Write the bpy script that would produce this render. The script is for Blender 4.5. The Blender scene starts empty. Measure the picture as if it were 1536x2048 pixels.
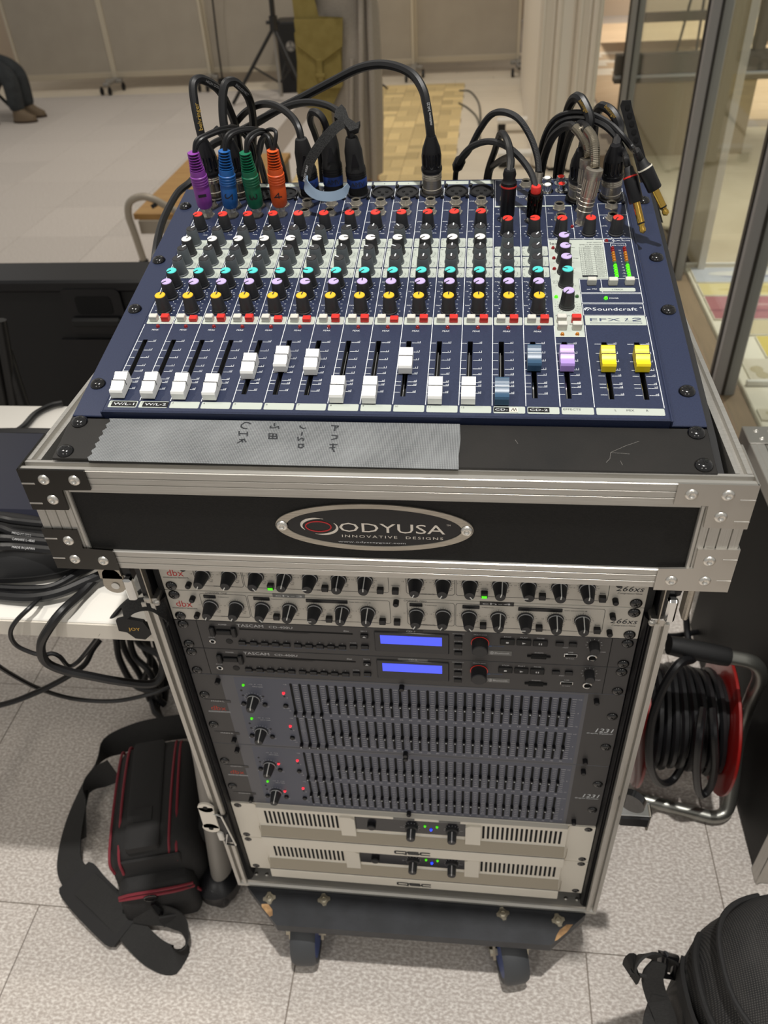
import bpy, bmesh, math, random
from mathutils import Matrix, Vector
random.seed(7)
R_ = math.radians
SC = bpy.context.scene
COL = SC.collection
S = 0.001                                   # everything below is written in millimetres; floor is z = 0

# ------------------------------------------------------------------ camera
CAM = Vector((74.84, -557.77, 1321.96))
CX = Vector((0.99328705, 0.10405087, -0.05053954))
CY = Vector((0.02643412, -0.62952184, -0.77653300))     # image down
CZ = Vector((-0.11261468, 0.76998420, -0.62804638))     # forward
FPX = 1584.76
cd = bpy.data.cameras.new('camera'); cam = bpy.data.objects.new('camera', cd); COL.objects.link(cam)
m3 = Matrix((CX, -CY, -CZ)).transposed()
cam.matrix_world = Matrix.Translation(CAM*S) @ m3.to_4x4()
cd.sensor_fit = 'HORIZONTAL'; cd.sensor_width = 36; cd.lens = FPX/1536*36
cd.clip_start = 0.02; cd.clip_end = 60
cd.dof.use_dof = True; cd.dof.focus_distance = 0.66; cd.dof.aperture_fstop = 14
SC.camera = cam

def at(px, py, y):
    """the point of plane y (mm) seen at pixel px, py"""
    d = CX*((px-768)/FPX) + CY*((py-1024)/FPX) + CZ
    return CAM + d*((y-CAM.y)/d.y)
def atz(px, py, z):
    d = CX*((px-768)/FPX) + CY*((py-1024)/FPX) + CZ
    return CAM + d*((z-CAM.z)/d.z)

# ------------------------------------------------------------------ world, lamps, exposure
w = bpy.data.worlds.new('world'); SC.world = w; w.use_nodes = True
w.node_tree.nodes['Background'].inputs[0].default_value = (1.0, 0.965, 0.91, 1)
w.node_tree.nodes['Background'].inputs[1].default_value = 0.36
def spot(x, y, z, power, ang=120, blend=0.6, r=0.04, col=(1, 0.93, 0.82)):
    l = bpy.data.lights.new('downlight_or_fill', 'SPOT'); l.energy = power; l.spot_size = R_(ang); l.spot_blend = blend
    l.shadow_soft_size = r; l.color = col
    o = bpy.data.objects.new('downlight_or_fill', l); COL.objects.link(o); o.location = (x*S, y*S, z*S); return o
spot(270, -435, 4000, 385, 46, 0.6, 0.05, (1, 0.97, 0.92))
spot(-1100, 350, 2800, 42, 120, 0.8, 0.05)
spot(-900, -2300, 2800, 56, 130, 0.8, 0.25, (1, 0.96, 0.89))
spot(1100, -2300, 2800, 56, 130, 0.8, 0.25, (1, 0.96, 0.89))
spot(-2600, 2600, 2800, 26, 130, 0.9, 0.08)
spot(-700, 2700, 2800, 52, 130, 0.9, 0.08)
spot(-2600, 5000, 2800, 42, 130, 0.9, 0.08)
spot(-500, 5000, 2800, 85, 130, 0.9, 0.08)
spot(1750, 2700, 2800, 300, 76, 0.9, 0.08, (1, 0.94, 0.84))  # added lamp beyond the glass, brightens the parapet and outer floor
spot(2400, 6100, 2800, 560, 72, 0.9, 0.08, (1, 0.93, 0.82))  # unseen lamp put in to brighten the deck past the window
spot(2200, 8300, 2800, 560, 76, 0.9, 0.08, (1, 0.93, 0.82))  # another invented lamp, lifts the far end of the deck
SC.view_settings.view_transform = 'Standard'; SC.view_settings.look = 'None'
SC.view_settings.gamma = 1; SC.view_settings.use_curve_mapping = False
SC.view_settings.exposure = 0.0

# ------------------------------------------------------------------ materials
def lin(h):
    if isinstance(h, str):
        h = h.lstrip('#'); c = [int(h[i:i+2], 16)/255 for i in (0, 2, 4)]
    else: c = h
    return tuple((x/12.92 if x <= 0.04045 else ((x+0.055)/1.055)**2.4) for x in c) + (1,)
MATS = {}
def mat(name, col, rough=0.5, metal=0.0, emit=0, spec=0.5, col2=None, scale=60, detail=3, bump=0.0, bscale=None,
        coat=0, rand=0.0, ramp=(0.35, 0.65), stretch=None, alpha=None, aniso=None):
    if name in MATS: return MATS[name]
    m = bpy.data.materials.new(name); m.use_nodes = True; nt = m.node_tree; N = nt.nodes; L = nt.links
    b = N['Principled BSDF']
    b.inputs['Base Color'].default_value = lin(col); b.inputs['Roughness'].default_value = rough
    b.inputs['Metallic'].default_value = metal; b.inputs['Specular IOR Level'].default_value = spec
    b.inputs['Coat Weight'].default_value = coat
    if emit:
        b.inputs['Emission Color'].default_value = lin(col); b.inputs['Emission Strength'].default_value = emit
    tc = N.new('ShaderNodeTexCoord'); mp = N.new('ShaderNodeMapping'); L.new(tc.outputs['Object'], mp.inputs[0])
    if stretch: mp.inputs['Scale'].default_value = stretch
    src = None
    nz = N.new('ShaderNodeTexNoise'); nz.inputs['Scale'].default_value = scale; nz.inputs['Detail'].default_value = detail
    L.new(mp.outputs[0], nz.inputs[0])
    if col2:
        rp = N.new('ShaderNodeValToRGB'); L.new(nz.outputs[0], rp.inputs[0])
        rp.color_ramp.elements[0].color = lin(col); rp.color_ramp.elements[1].color = lin(col2)
        rp.color_ramp.elements[0].position = ramp[0]; rp.color_ramp.elements[1].position = ramp[1]
        src = rp.outputs[0]
    if rand:
        oi = N.new('ShaderNodeObjectInfo'); hs = N.new('ShaderNodeHueSaturation'); mr = N.new('ShaderNodeMapRange')
        mr.inputs[3].default_value = 1-rand; mr.inputs[4].default_value = 1+rand
        L.new(oi.outputs['Random'], mr.inputs[0]); L.new(mr.outputs[0], hs.inputs['Value'])
        if src: L.new(src, hs.inputs['Color'])
        else: hs.inputs['Color'].default_value = lin(col)
        src = hs.outputs[0]
    if src: L.new(src, b.inputs['Base Color'])
    if bump:
        bp = N.new('ShaderNodeBump'); bp.inputs['Strength'].default_value = bump; bp.inputs['Distance'].default_value = 0.001
        if bscale:
            n2 = N.new('ShaderNodeTexNoise'); n2.inputs['Scale'].default_value = bscale; L.new(mp.outputs[0], n2.inputs[0]); L.new(n2.outputs[0], bp.inputs['Height'])
        else: L.new(nz.outputs[0], bp.inputs['Height'])
        L.new(bp.outputs[0], b.inputs['Normal'])
    MATS[name] = m; return m

def mat_weave(name, c1, c2, sx, sy, rough=0.7, bump=0.4):
    """two crossed wave bands: woven cloth / tape"""
    m = bpy.data.materials.new(name); m.use_nodes = True; nt = m.node_tree; N = nt.nodes; L = nt.links
    b = N['Principled BSDF']; b.inputs['Roughness'].default_value = rough
    tc = N.new('ShaderNodeTexCoord'); outs = []
    for d, s in (('X', sx), ('Y', sy)):
        wv = N.new('ShaderNodeTexWave'); wv.bands_direction = d; wv.inputs['Scale'].default_value = s
        wv.inputs['Distortion'].default_value = 0.4; L.new(tc.outputs['Object'], wv.inputs[0]); outs.append(wv.outputs['Fac'])
    mu = N.new('ShaderNodeMath'); mu.operation = 'MULTIPLY'; L.new(outs[0], mu.inputs[0]); L.new(outs[1], mu.inputs[1])
    nz = N.new('ShaderNodeTexNoise'); nz.inputs['Scale'].default_value = 25; nz.inputs['Detail'].default_value = 4; L.new(tc.outputs['Object'], nz.inputs[0])
    ad = N.new('ShaderNodeMath'); ad.operation = 'MULTIPLY_ADD'; L.new(nz.outputs[0], ad.inputs[0]); ad.inputs[1].default_value = 0.6; L.new(mu.outputs[0], ad.inputs[2])
    rp = N.new('ShaderNodeValToRGB'); L.new(ad.outputs[0], rp.inputs[0])
    rp.color_ramp.elements[0].color = lin(c1); rp.color_ramp.elements[1].color = lin(c2)
    rp.color_ramp.elements[0].position = 0.2; rp.color_ramp.elements[1].position = 1.0
    L.new(rp.outputs[0], b.inputs['Base Color'])
    bp = N.new('ShaderNodeBump'); bp.inputs['Strength'].default_value = bump; bp.inputs['Distance'].default_value = 0.0006
    L.new(mu.outputs[0], bp.inputs['Height']); L.new(bp.outputs[0], b.inputs['Normal'])
    MATS[name] = m; return m

def mat_glass():
    m = bpy.data.materials.new('window_glass'); m.use_nodes = True; nt = m.node_tree; N = nt.nodes; L = nt.links
    for n in list(N): N.remove(n)
    o = N.new('ShaderNodeOutputMaterial'); mx = N.new('ShaderNodeMixShader'); t = N.new('ShaderNodeBsdfTransparent')
    g = N.new('ShaderNodeBsdfGlossy'); g.inputs['Roughness'].default_value = 0.02; f = N.new('ShaderNodeFresnel'); f.inputs[0].default_value = 1.45
    t.inputs[0].default_value = (0.93, 0.96, 0.94, 1)
    N.remove(f); lw = N.new('ShaderNodeLayerWeight'); lw.inputs[0].default_value = 0.5
    pw = N.new('ShaderNodeMath'); pw.operation = 'POWER'; pw.inputs[1].default_value = 5; L.new(lw.outputs['Facing'], pw.inputs[0])
    ma = N.new('ShaderNodeMath'); ma.operation = 'MULTIPLY_ADD'; ma.inputs[1].default_value = 0.5; ma.inputs[2].default_value = 0.03; L.new(pw.outputs[0], ma.inputs[0])
    L.new(ma.outputs[0], mx.inputs[0]); L.new(t.outputs[0], mx.inputs[1]); L.new(g.outputs[0], mx.inputs[2]); L.new(mx.outputs[0], o.inputs[0])
    return m
GLASS = mat_glass()

M = dict(
 navy=mat('navy_enamel', '#222a44', 0.42, col2='#27304b', scale=900, bump=0.06),
 light=mat('printed_pale_green_grey', '#bac1b8', 0.5), white_ink=mat('white_ink', '#dfe3e6', 0.6),
 dark_ink=mat('dark_ink', '#23262b', 0.6), navy_ink=mat('navy_ink', '#3a4560', 0.6),
 black=mat('black_plastic', '#151518', 0.38, spec=0.4), black_m=mat('matte_black_plastic', '#151516', 0.65), void=mat('black_void', '#060607', 0.9),
 knob=mat('soft_black_knob', '#2a2a2c', 0.5), knob_g=mat('grey_knob', '#565c60', 0.5), knob_rim=mat('knob_rim', '#3d4043', 0.45),
 c_red=mat('red_cap', '#e8392e', 0.4), c_yel=mat('yellow_cap', '#f2bd28', 0.4), c_lav=mat('lavender_cap', '#c3b0e6', 0.4),
 c_teal=mat('aqua_cap', '#4fd0cc', 0.4), c_white=mat('white_cap', '#eeeeea', 0.4), c_dark=mat('dark_cap', '#29292b', 0.45),
 btn=mat('bone_button', '#cfcec5', 0.45), btn_r=mat('red_button', '#d8332c', 0.4),
 f_white=mat('white_fader', '#f1f1ee', 0.35), f_blue=mat('steel_blue_fader', '#33536f', 0.35), f_lav=mat('lavender_fader', '#b294dd', 0.35), f_yel=mat('yellow_fader', '#f3da1c', 0.35),
 led_off=mat('red_led_off', '#8c1014', 0.15, coat=0.5), led_red=mat('red_led', '#ff2a3a', 0.2, emit=1.6), led_grn=mat('green_led', '#4ee010', 0.2, emit=0.8),
 led_amb=mat('amber_led_off', '#b9700c', 0.2, coat=0.4), led_blue=mat('blue_led', '#1c38ff', 0.2, emit=3.0), led_gd=mat('green_led_off', '#3d6a3a', 0.2),
 nickel=mat('nickel', '#cfc8b8', 0.22, 0.6), chrome=mat('chrome', '#d8d8d6', 0.12, 1.0), gold=mat('gold_plate', '#d8b25a', 0.2, 1.0),
 steel=mat('satin_steel', '#aba498', 0.34, 0.8, col2='#bbb4a8', scale=40, stretch=(1, 30, 30)),
 alu=mat('brushed_aluminium', '#b9b6af', 0.36, 0.7, col2='#c6c3bd', scale=30, stretch=(1, 40, 40)),
 alu_v=mat('brushed_aluminium_upright', '#b9b6af', 0.36, 0.7, col2='#c6c3bd', scale=30, stretch=(40, 40, 1)),
 plate=mat('corner_steel', '#bdb9b2', 0.3, 0.85), plate_dark_refl=mat('corner_steel_dark_reflection', '#4a4947', 0.22, 1.0), rivet=mat('rivet_aluminium', '#e6e3dc', 0.32, 1.0),  # second plate colour: same corner steel with a dark reflection painted in
 lam=mat('black_laminate', '#131312', 0.6, col2='#191817', scale=700, bump=0.25, spec=0.3), logo_blk=mat('logo_black', '#0d0e12', 0.25),
 screw=mat('black_oxide_screw', '#0c0c0e', 0.16, 0.0, coat=0.6),
 blank=mat('black_steel_panel', '#1d1c1b', 0.45, col2='#242220', scale=18, bump=0.05, bscale=900, spec=0.3),
 silver=mat('compressor_silver', '#c8c3b9', 0.45, 0.2), dgrey=mat('charcoal_panel', '#454343', 0.5, 0.1), eqg=mat('equaliser_grey', '#636368', 0.5, 0.1), eqb=mat('equaliser_blue_grey', '#585b68', 0.5),
 beige=mat('amplifier_beige', '#e2dccf', 0.5, 0.1), beige_shade=mat('amplifier_beige_shaded', '#a79e8d', 0.5, 0.1),  # second beige carries the shading of the amplifier ledge in its colour
 lcd=mat('blue_lcd', '#4b5bff', 0.3, emit=0.75), lcd_frame=mat('lcd_frame', '#26262a', 0.2), red_ink=mat('red_ink', '#c02a2e', 0.6), grey_ink=mat('grey_ink', '#cdcdce', 0.6), blue_ink=mat('blue_ink', '#4a5f86', 0.6),
 orange_ink=mat('orange_ink', '#b8412c', 0.6), sticker_g=mat('grey_label_tape', '#6a6a68', 0.4), sticker_k=mat('black_label_tape', '#0e0e10', 0.35),
 cable=mat('black_cable', '#141416', 0.42, bump=0.05, scale=400), cable_g=mat('grey_cable', '#55534c', 0.5), rubber=mat('black_rubber', '#121213', 0.5),
 purple=mat('purple_boot', '#8a3f9e', 0.42), blue=mat('blue_boot', '#1e5fa6', 0.42), green=mat('green_boot', '#0c6b4a', 0.42), orange=mat('orange_boot', '#dd5a22', 0.42), bluetape=mat('blue_tape', '#223f85', 0.5),
 clear=mat('smoky_connector', '#8f877a', 0.2, 0.85), spring=mat('spring_steel', '#a09888', 0.3, 1.0, bump=0.0),
 velcro=mat('black_hook_tape', '#1a1a1a', 0.9, col2='#303030', scale=900, bump=0.6), velcro_b=mat('grey_strap_back', '#8194a8', 0.4),
 table=mat('white_melamine', '#e9e5dd', 0.4), tedge=mat('table_edge', '#d9d2c6', 0.45), grey_pl=mat('grey_plastic', '#77736e', 0.5), grey_mt=mat('grey_painted_steel', '#8d8983', 0.4),
 dolly=mat('black_painted_wood', '#222428', 0.5, col2='#2c2e33', scale=30, bump=0.1, bscale=200), chip=mat('bare_wood_chip', '#c29a6b', 0.8, col2='#8a6a48', scale=90),
 tyre=mat('grey_rubber_tyre', '#3f4144', 0.55), hub=mat('blue_wheel_hub', '#26407e', 0.5), zinc=mat('zinc_plate', '#b7b1a2', 0.35, 1.0),
 bag=mat('black_nylon', '#191818', 0.75, col2='#201f1f', scale=600, bump=0.4), bag2=mat('black_canvas', '#232222', 0.85, bump=0.3, scale=500), pipe=mat('dark_red_piping', '#7c2430', 0.6),
 web=mat('black_webbing', '#1d1c1b', 0.8, col2='#272625', scale=300, bump=0.5, stretch=(1, 6, 1)),
 red_dr=mat('red_drum', '#8d1714', 0.35, coat=0.3), tube=mat('galvanised_tube', '#9a9a94', 0.35, 0.9), pole=mat('black_pole', '#1b1a19', 0.45),
 part=mat('taupe_partition', '#aaa193', 0.8, col2='#a59c8e', scale=6), part_f=mat('partition_frame', '#c4baa6', 0.5), part_r=mat('partition_rail', '#b8ad99', 0.5),
 panel_w=mat('cream_panel', '#e4dbcd', 0.55), panel_w2=mat('cream_panel_edge', '#ece5d9', 0.5), mull=mat('dark_bronze_aluminium', '#a3a09f', 0.45, 0.0), mull2=mat('bronze_groove', '#37322e', 0.5),
 sill=mat('brown_sill', '#84705a', 0.55, col2='#8c775f', scale=8, stretch=(8, 1, 1)), bwall=mat('beige_parapet', '#a8977a', 0.7), rail_dk=mat('grey_rail', '#6d675f', 0.5), rail_lt=mat('pale_rail', '#b9bcc0', 0.35, 0.3),
 olive=mat('olive_cotton', '#8a7a42', 0.9, col2='#94844b', scale=30, bump=0.5, bscale=300), greyc=mat('grey_knit', '#a59c91', 0.95, col2='#b0a79c', scale=200, bump=0.5), denim=mat('dark_denim', '#26292c', 0.85, col2='#34383a', scale=20, bump=0.4),
 skin=mat('skin', '#c99a7c', 0.5), hair=mat('dark_hair', '#241c18', 0.6), shoe=mat('brown_shoe', '#6c5c48', 0.7), shoe_k=mat('black_shoe', '#1a1816', 0.5), sole=mat('rubber_sole', '#3a2c20', 0.7),
 bench=mat('light_oak', '#b78f55', 0.5, col2='#a97f47', scale=5, stretch=(1, 9, 1)), bench_t=mat('bench_tube', '#a79d8e', 0.45, 0.4),
 tile=mat('stone_vinyl_tile', '#b2a8a0', 0.6, col2='#e2dcd5', scale=170, detail=7, rand=0.045, ramp=(0.4, 0.68), stretch=(1, 1.6, 1), bump=0.03), grout=mat('tile_joint', '#998e83', 0.9),
 plank=mat('pale_wood_plank', '#dccfb9', 0.5, col2='#e6dbc9', scale=9, rand=0.05, stretch=(1, 14, 1)), parq=mat('oak_mosaic_block', '#dcbf82', 0.45, col2='#ecd5a0', scale=14, rand=0.24, stretch=(3, 12, 1)),
 wall=mat('warm_wall', '#c9b6a0', 0.8), deck=mat('wood_deck', '#c8b091', 0.6, col2='#bda281', scale=5, rand=0.04, stretch=(1, 9, 1)), outfloor=mat('beige_outer_floor', '#bfb195', 0.6, col2='#c8bba0', scale=5, rand=0.03),
 paper=mat('paper_edge', '#e6dfce', 0.7),
)
TAPE = mat_weave('clear_cloth_tape', '#46494b', '#9fa2a3', 260, 330, 0.34, 0.5)
MESH = mat_weave('backpack_mesh', '#1b1b1c', '#4a4846', 150, 150, 0.8, 0.6)

# ------------------------------------------------------------------ mesh builder
FONT_CACHE = {}
def text_geo(s, shear=0.0, sp=1.0):
    k = (s, shear, sp)
    if k not in FONT_CACHE:
        cu = bpy.data.curves.new('t', 'FONT'); cu.body = s; cu.size = 1; cu.shear = shear; cu.space_character = sp
        cu.align_x = 'LEFT'; cu.align_y = 'BOTTOM_BASELINE'; cu.resolution_u = 2; cu.fill_mode = 'FRONT'
        ob = bpy.data.objects.new('t', cu); me = bpy.data.meshes.new_from_object(ob)
        vs = [tuple(v.co) for v in me.vertices]; fs = [tuple(p.vertices) for p in me.polygons]
        xs = [v[0] for v in vs] or [0, 1]; ys = [v[1] for v in vs] or [0, 1]
        FONT_CACHE[k] = (vs, fs, min(xs), max(xs), min(ys), max(ys))
        bpy.data.objects.remove(ob); bpy.data.curves.remove(cu); bpy.data.meshes.remove(me)
    return FONT_CACHE[k]

def frame_to(d):
    d = Vector(d).normalized(); a = Vector((0, 0, 1)) if abs(d.z) < 0.9 else Vector((1, 0, 0))
    x = a.cross(d).normalized(); y = d.cross(x); return x, y, d

class G:
    def __init__(s): s.v = []; s.f = []; s.m = []; s.M = None
    def add(s, vs, fs, m=0):
        o = len(s.v)
        if s.M is not None: vs = [s.M @ Vector(v) for v in vs]
        s.v += [tuple(v) for v in vs]; s.f += [tuple(i+o for i in f) for f in fs]; s.m += [m]*len(fs); return s
    def box(s, x0, x1, y0, y1, z0, z1, m=0, c=0):
        if x0 > x1: x0, x1 = x1, x0
        if y0 > y1: y0, y1 = y1, y0
        if z0 > z1: z0, z1 = z1, z0
        if c <= 0:
            vs = [(x, y, z) for x in (x0, x1) for y in (y0, y1) for z in (z0, z1)]
            return s.add(vs, [(0, 1, 3, 2), (4, 6, 7, 5), (0, 4, 5, 1), (2, 3, 7, 6), (0, 2, 6, 4), (1, 5, 7, 3)], m)
        c = min(c, (x1-x0)*.49, (y1-y0)*.49, (z1-z0)*.49)
        vs = []; ix = {}
        for i, x in enumerate((x0, x1)):
            for j, y in enumerate((y0, y1)):
                for k, z in enumerate((z0, z1)):
                    sx, sy, sz = (1, -1)[i], (1, -1)[j], (1, -1)[k]
                    for a, p in enumerate(((x, y+sy*c, z+sz*c), (x+sx*c, y, z+sz*c), (x+sx*c, y+sy*c, z))):
                        ix[i, j, k, a] = len(vs); vs.append(p)
        fs = []
        for i in (0, 1):
            q = [ix[i, 0, 0, 0], ix[i, 0, 1, 0], ix[i, 1, 1, 0], ix[i, 1, 0, 0]]; fs.append(q if i else q[::-1])
            q = [ix[0, i, 0, 1], ix[0, i, 1, 1], ix[1, i, 1, 1], ix[1, i, 0, 1]]; fs.append(q[::-1] if not i else q)
            q = [ix[0, 0, i, 2], ix[1, 0, i, 2], ix[1, 1, i, 2], ix[0, 1, i, 2]]; fs.append(q if i else q[::-1])
        for a in (0, 1):
            for b in (0, 1):
                fs.append((ix[a, b, 0, 0], ix[a, b, 1, 0], ix[a, b, 1, 1], ix[a, b, 0, 1]))
                fs.append((ix[a, 0, b, 0], ix[a, 1, b, 0], ix[a, 1, b, 2], ix[a, 0, b, 2]))
                fs.append((ix[0, a, b, 1], ix[1, a, b, 1], ix[1, a, b, 2], ix[0, a, b, 2]))
                for k in (0, 1): fs.append((ix[a, b, k, 0], ix[a, b, k, 1], ix[a, b, k, 2]))
        return s.add(vs, fs, m)
    def lathe(s, prof, p0=(0, 0, 0), d=(0, 0, 1), n=16, m=0, sx=1, sy=1, cap0=True, cap1=True):
        X, Y, D = frame_to(d); p0 = Vector(p0); vs = []; fs = []
        if tuple(d) == (0, 0, 1): X, Y = Vector((1, 0, 0)), Vector((0, 1, 0))
        for r, t in prof:
            for k in range(n):
                a = 2*math.pi*k/n; vs.append(p0 + X*(r*sx*math.cos(a)) + Y*(r*sy*math.sin(a)) + D*t)
        for i in range(len(prof)-1):
            for k in range(n):
                q = (k+1) % n; fs.append((i*n+k, i*n+q, (i+1)*n+q, (i+1)*n+k))
        if cap0: fs.append(tuple(range(n))[::-1])
        if cap1: fs.append(tuple((len(prof)-1)*n+k for k in range(n)))
        return s.add(vs, fs, m)
    def cyl(s, p0, p1, r0, r1=None, n=14, m=0):
        d = Vector(p1)-Vector(p0); return s.lathe([(r0, 0), (r0 if r1 is None else r1, d.length)], p0, tuple(d), n, m)
    def tube(s, pts, r, n=8, m=0, closed=False, flat=None):
        P = [Vector(p) for p in pts]; vs = []; fs = []; K = len(P); up = None
        for i in range(K):
            a = P[(i-1) % K] if (closed or i > 0) else P[i]; b = P[(i+1) % K] if (closed or i < K-1) else P[i]
            t = (b-a).normalized()
            if up is None: up = frame_to(t)[0]
            x = (up - t*up.dot(t))
            x = x.normalized() if x.length > 1e-6 else frame_to(t)[0]
            up = x; y = t.cross(x); rr = r[i] if isinstance(r, (list, tuple)) else r
            for k in range(n):
                q = 2*math.pi*k/n; vs.append(P[i] + x*(rr*math.cos(q)) + y*(rr*math.sin(q)*(flat or 1)))
        for i in range(K if closed else K-1):
            j = (i+1) % K
            for k in range(n): q = (k+1) % n; fs.append((i*n+k, i*n+q, j*n+q, j*n+k))
        if not closed: fs.append(tuple(range(n))[::-1]); fs.append(tuple((K-1)*n+k for k in range(n)))
        return s.add(vs, fs, m)
    def prism(s, poly, axis, a0, a1, m=0):
        """poly in the two other axes (x,y for z; x,z for y; y,z for x)"""
        n = len(poly)
        def P(p, a): return {'z': (p[0], p[1], a), 'y': (p[0], a, p[1]), 'x': (a, p[0], p[1])}[axis]
        vs = [P(p, a0) for p in poly]+[P(p, a1) for p in poly]
        fs = [tuple(range(n))[::-1], tuple(range(n, 2*n))]+[(i, (i+1) % n, n+(i+1) % n, n+i) for i in range(n)]
        return s.add(vs, fs, m)
    def ribbon(s, pts, wd, width, th, m=0):
        """flat strap: wd = width direction(s)"""
        P = [Vector(p) for p in pts]; K = len(P); vs = []; fs = []
        for i in range(K):
            a = P[max(i-1, 0)]; b = P[min(i+1, K-1)]; t = (b-a).normalized()
            wv = Vector(wd[i] if isinstance(wd, list) else wd); wv = (wv-t*wv.dot(t)).normalized(); nn = t.cross(wv)
            ww = width[i] if isinstance(width, list) else width
            vs += [P[i]-wv*ww/2-nn*th/2, P[i]+wv*ww/2-nn*th/2, P[i]+wv*ww/2+nn*th/2, P[i]-wv*ww/2+nn*th/2]
        for i in range(K-1):
            for k in range(4): q = (k+1) % 4; fs.append((i*4+k, i*4+q, i*4+4+q, i*4+4+k))
        fs += [(3, 2, 1, 0), tuple((K-1)*4+k for k in range(4))]
        return s.add(vs, fs, m)
    def rect(s, x0, x1, y0, y1, z, m=0, r=0):
        if r:
            p = rrect(x0, x1, y0, y1, r); return s.add([(a, b, z) for a, b in p], [tuple(range(len(p)))], m)
        return s.add([(x0, y0, z), (x1, y0, z), (x1, y1, z), (x0, y1, z)], [(0, 1, 2, 3)], m)
    def line(s, x0, y0, x1, y1, wd, z, m=0):
        dx, dy = x1-x0, y1-y0; l = math.hypot(dx, dy) or 1; nx, ny = -dy/l*wd/2, dx/l*wd/2
        return s.add([(x0-nx, y0-ny, z), (x1-nx, y1-ny, z), (x1+nx, y1+ny, z), (x0+nx, y0+ny, z)], [(0, 1, 2, 3)], m)
    def path(s, pts, wd, z, m=0, closed=False):
        for a, b in zip(pts, pts[1:]+([pts[0]] if closed else [])): 
            if a != b: s.line(a[0], a[1], b[0], b[1], wd, z, m)
        return s
    def text(s, t, x, y, h, z=0, m=0, w=None, shear=0, al='L', rot=0, sp=1.0, full=None):
        vs, fs, x0, x1, y0, y1 = text_geo(t, shear, sp)
        if not fs: return s
        ky = h/0.73; kx = ky if w is None else w/(x1-x0)          # h = cap height
        W = (x1-x0)*kx; off = {'L': 0, 'C': -W/2, 'R': -W}[al]
        ca, sa = math.cos(R_(rot)), math.sin(R_(rot)); out = []
        for a, b, _ in vs:
            p, q = (a-x0)*kx+off, b*ky; out.append((x+p*ca-q*sa, y+p*sa+q*ca, z))
        return s.add(out, fs, m)
    def mesh(s, name, mats, smooth=40, org=(0, 0, 0)):
        me = bpy.data.meshes.new(name); o = Vector(org)
        me.from_pydata([((v[0]-o.x)*S, (v[1]-o.y)*S, (v[2]-o.z)*S) for v in s.v], [], s.f)
        for m in (mats if isinstance(mats, (list, tuple)) else [mats]): me.materials.append(m)
        me.polygons.foreach_set('material_index', s.m)
        if smooth:
            me.polygons.foreach_set('use_smooth', [True]*len(s.f)); me.set_sharp_from_angle(angle=R_(smooth))
        me.update(); return me

def rrect(x0, x1, y0, y1, r, n=4):
    p = []
    for cx, cy, a in ((x1-r, y0+r, -90), (x1-r, y1-r, 0), (x0+r, y1-r, 90), (x0+r, y0+r, 180)):
        for k in range(n+1): q = R_(a+90*k/n); p.append((cx+r*math.cos(q), cy+r*math.sin(q)))
    return p
def ell(cx, cy, a, b, n=40): return [(cx+a*math.cos(2*math.pi*k/n), cy+b*math.sin(2*math.pi*k/n)) for k in range(n)]
def spline(pts, n=8, closed=False):
    P = [Vector(p) for p in pts]; out = []; K = len(P)
    for i in range(K if closed else K-1):
        if closed: a, b, c, d = P[i-1], P[i], P[(i+1) % K], P[(i+2) % K]
        else: b, c = P[i], P[i+1]; a = P[i-1] if i else b*2-c; d = P[i+2] if i+2 < K else c*2-b
        for k in range(n):
            t = k/n; out.append(0.5*((2*b)+(c-a)*t+(2*a-5*b+4*c-d)*t*t+(3*b-a-3*c+d)*t**3))
    if not closed: out.append(P[-1])
    return out

def tag(o, label, cat=None, group=None, kind=None):
    if label: o['label'] = label
    if cat: o['category'] = cat
    if group: o['group'] = group
    if kind: o['kind'] = kind
    return o
def thing(name, label, cat, loc=(0, 0, 0), group=None, rot=None):
    o = bpy.data.objects.new(name, None); o.empty_display_size = 0.05; COL.objects.link(o)
    mt = Matrix.Translation(Vector(loc)*S)
    if rot is not None: mt = mt @ rot.to_4x4()
    o.matrix_world = mt; tag(o, label, cat, group); return o
def inst(me, name, parent=None, loc=(0, 0, 0), rot=None, label=None):
    o = bpy.data.objects.new(name, me); COL.objects.link(o)
    mt = Matrix.Translation(Vector(loc)*S)
    if rot is not None: mt = mt @ rot.to_4x4()
    o.matrix_basis = mt
    if parent: o.parent = parent
    if label: o['label'] = label
    return o
def root_loc(p):
    while p.parent: p = p.parent
    return p.matrix_basis.translation/S
def part(g, name, mats, parent=None, world=False, smooth=40, label=None):
    """world=True: the shape was written in room coordinates"""
    org = root_loc(parent) if (world and parent) else (0, 0, 0)
    o = inst(g.mesh(name, mats, smooth, org), name, parent, label=label)
    if name in ('printed_legends', 'printed_lines', 'scale_marks', 'blue_legends'): o['kind'] = 'stuff'      # print too fine to pick apart
    return o
def struct(g, name, mats, parent=None, smooth=40):
    o = part(g, name, mats, parent, world=True, smooth=smooth)
    if not parent: o['kind'] = 'structure'
    return o
def solo(g, name, mats, label, cat, group=None, base=None, smooth=40):
    """a thing that is one mesh, its origin at its base"""
    if base is None:
        xs = [v[0] for v in g.v]; ys = [v[1] for v in g.v]; zs = [v[2] for v in g.v]
        base = ((min(xs)+max(xs))/2, (min(ys)+max(ys))/2, min(zs))
    o = inst(g.mesh(name, mats, smooth, base), name, None, base); return tag(o, label, cat, group)
def rz(a): return Matrix.Rotation(R_(a), 3, 'Z')
FRONT = Matrix.Rotation(R_(90), 3, 'X')       # panel coords (right, up, out) -> room

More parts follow.
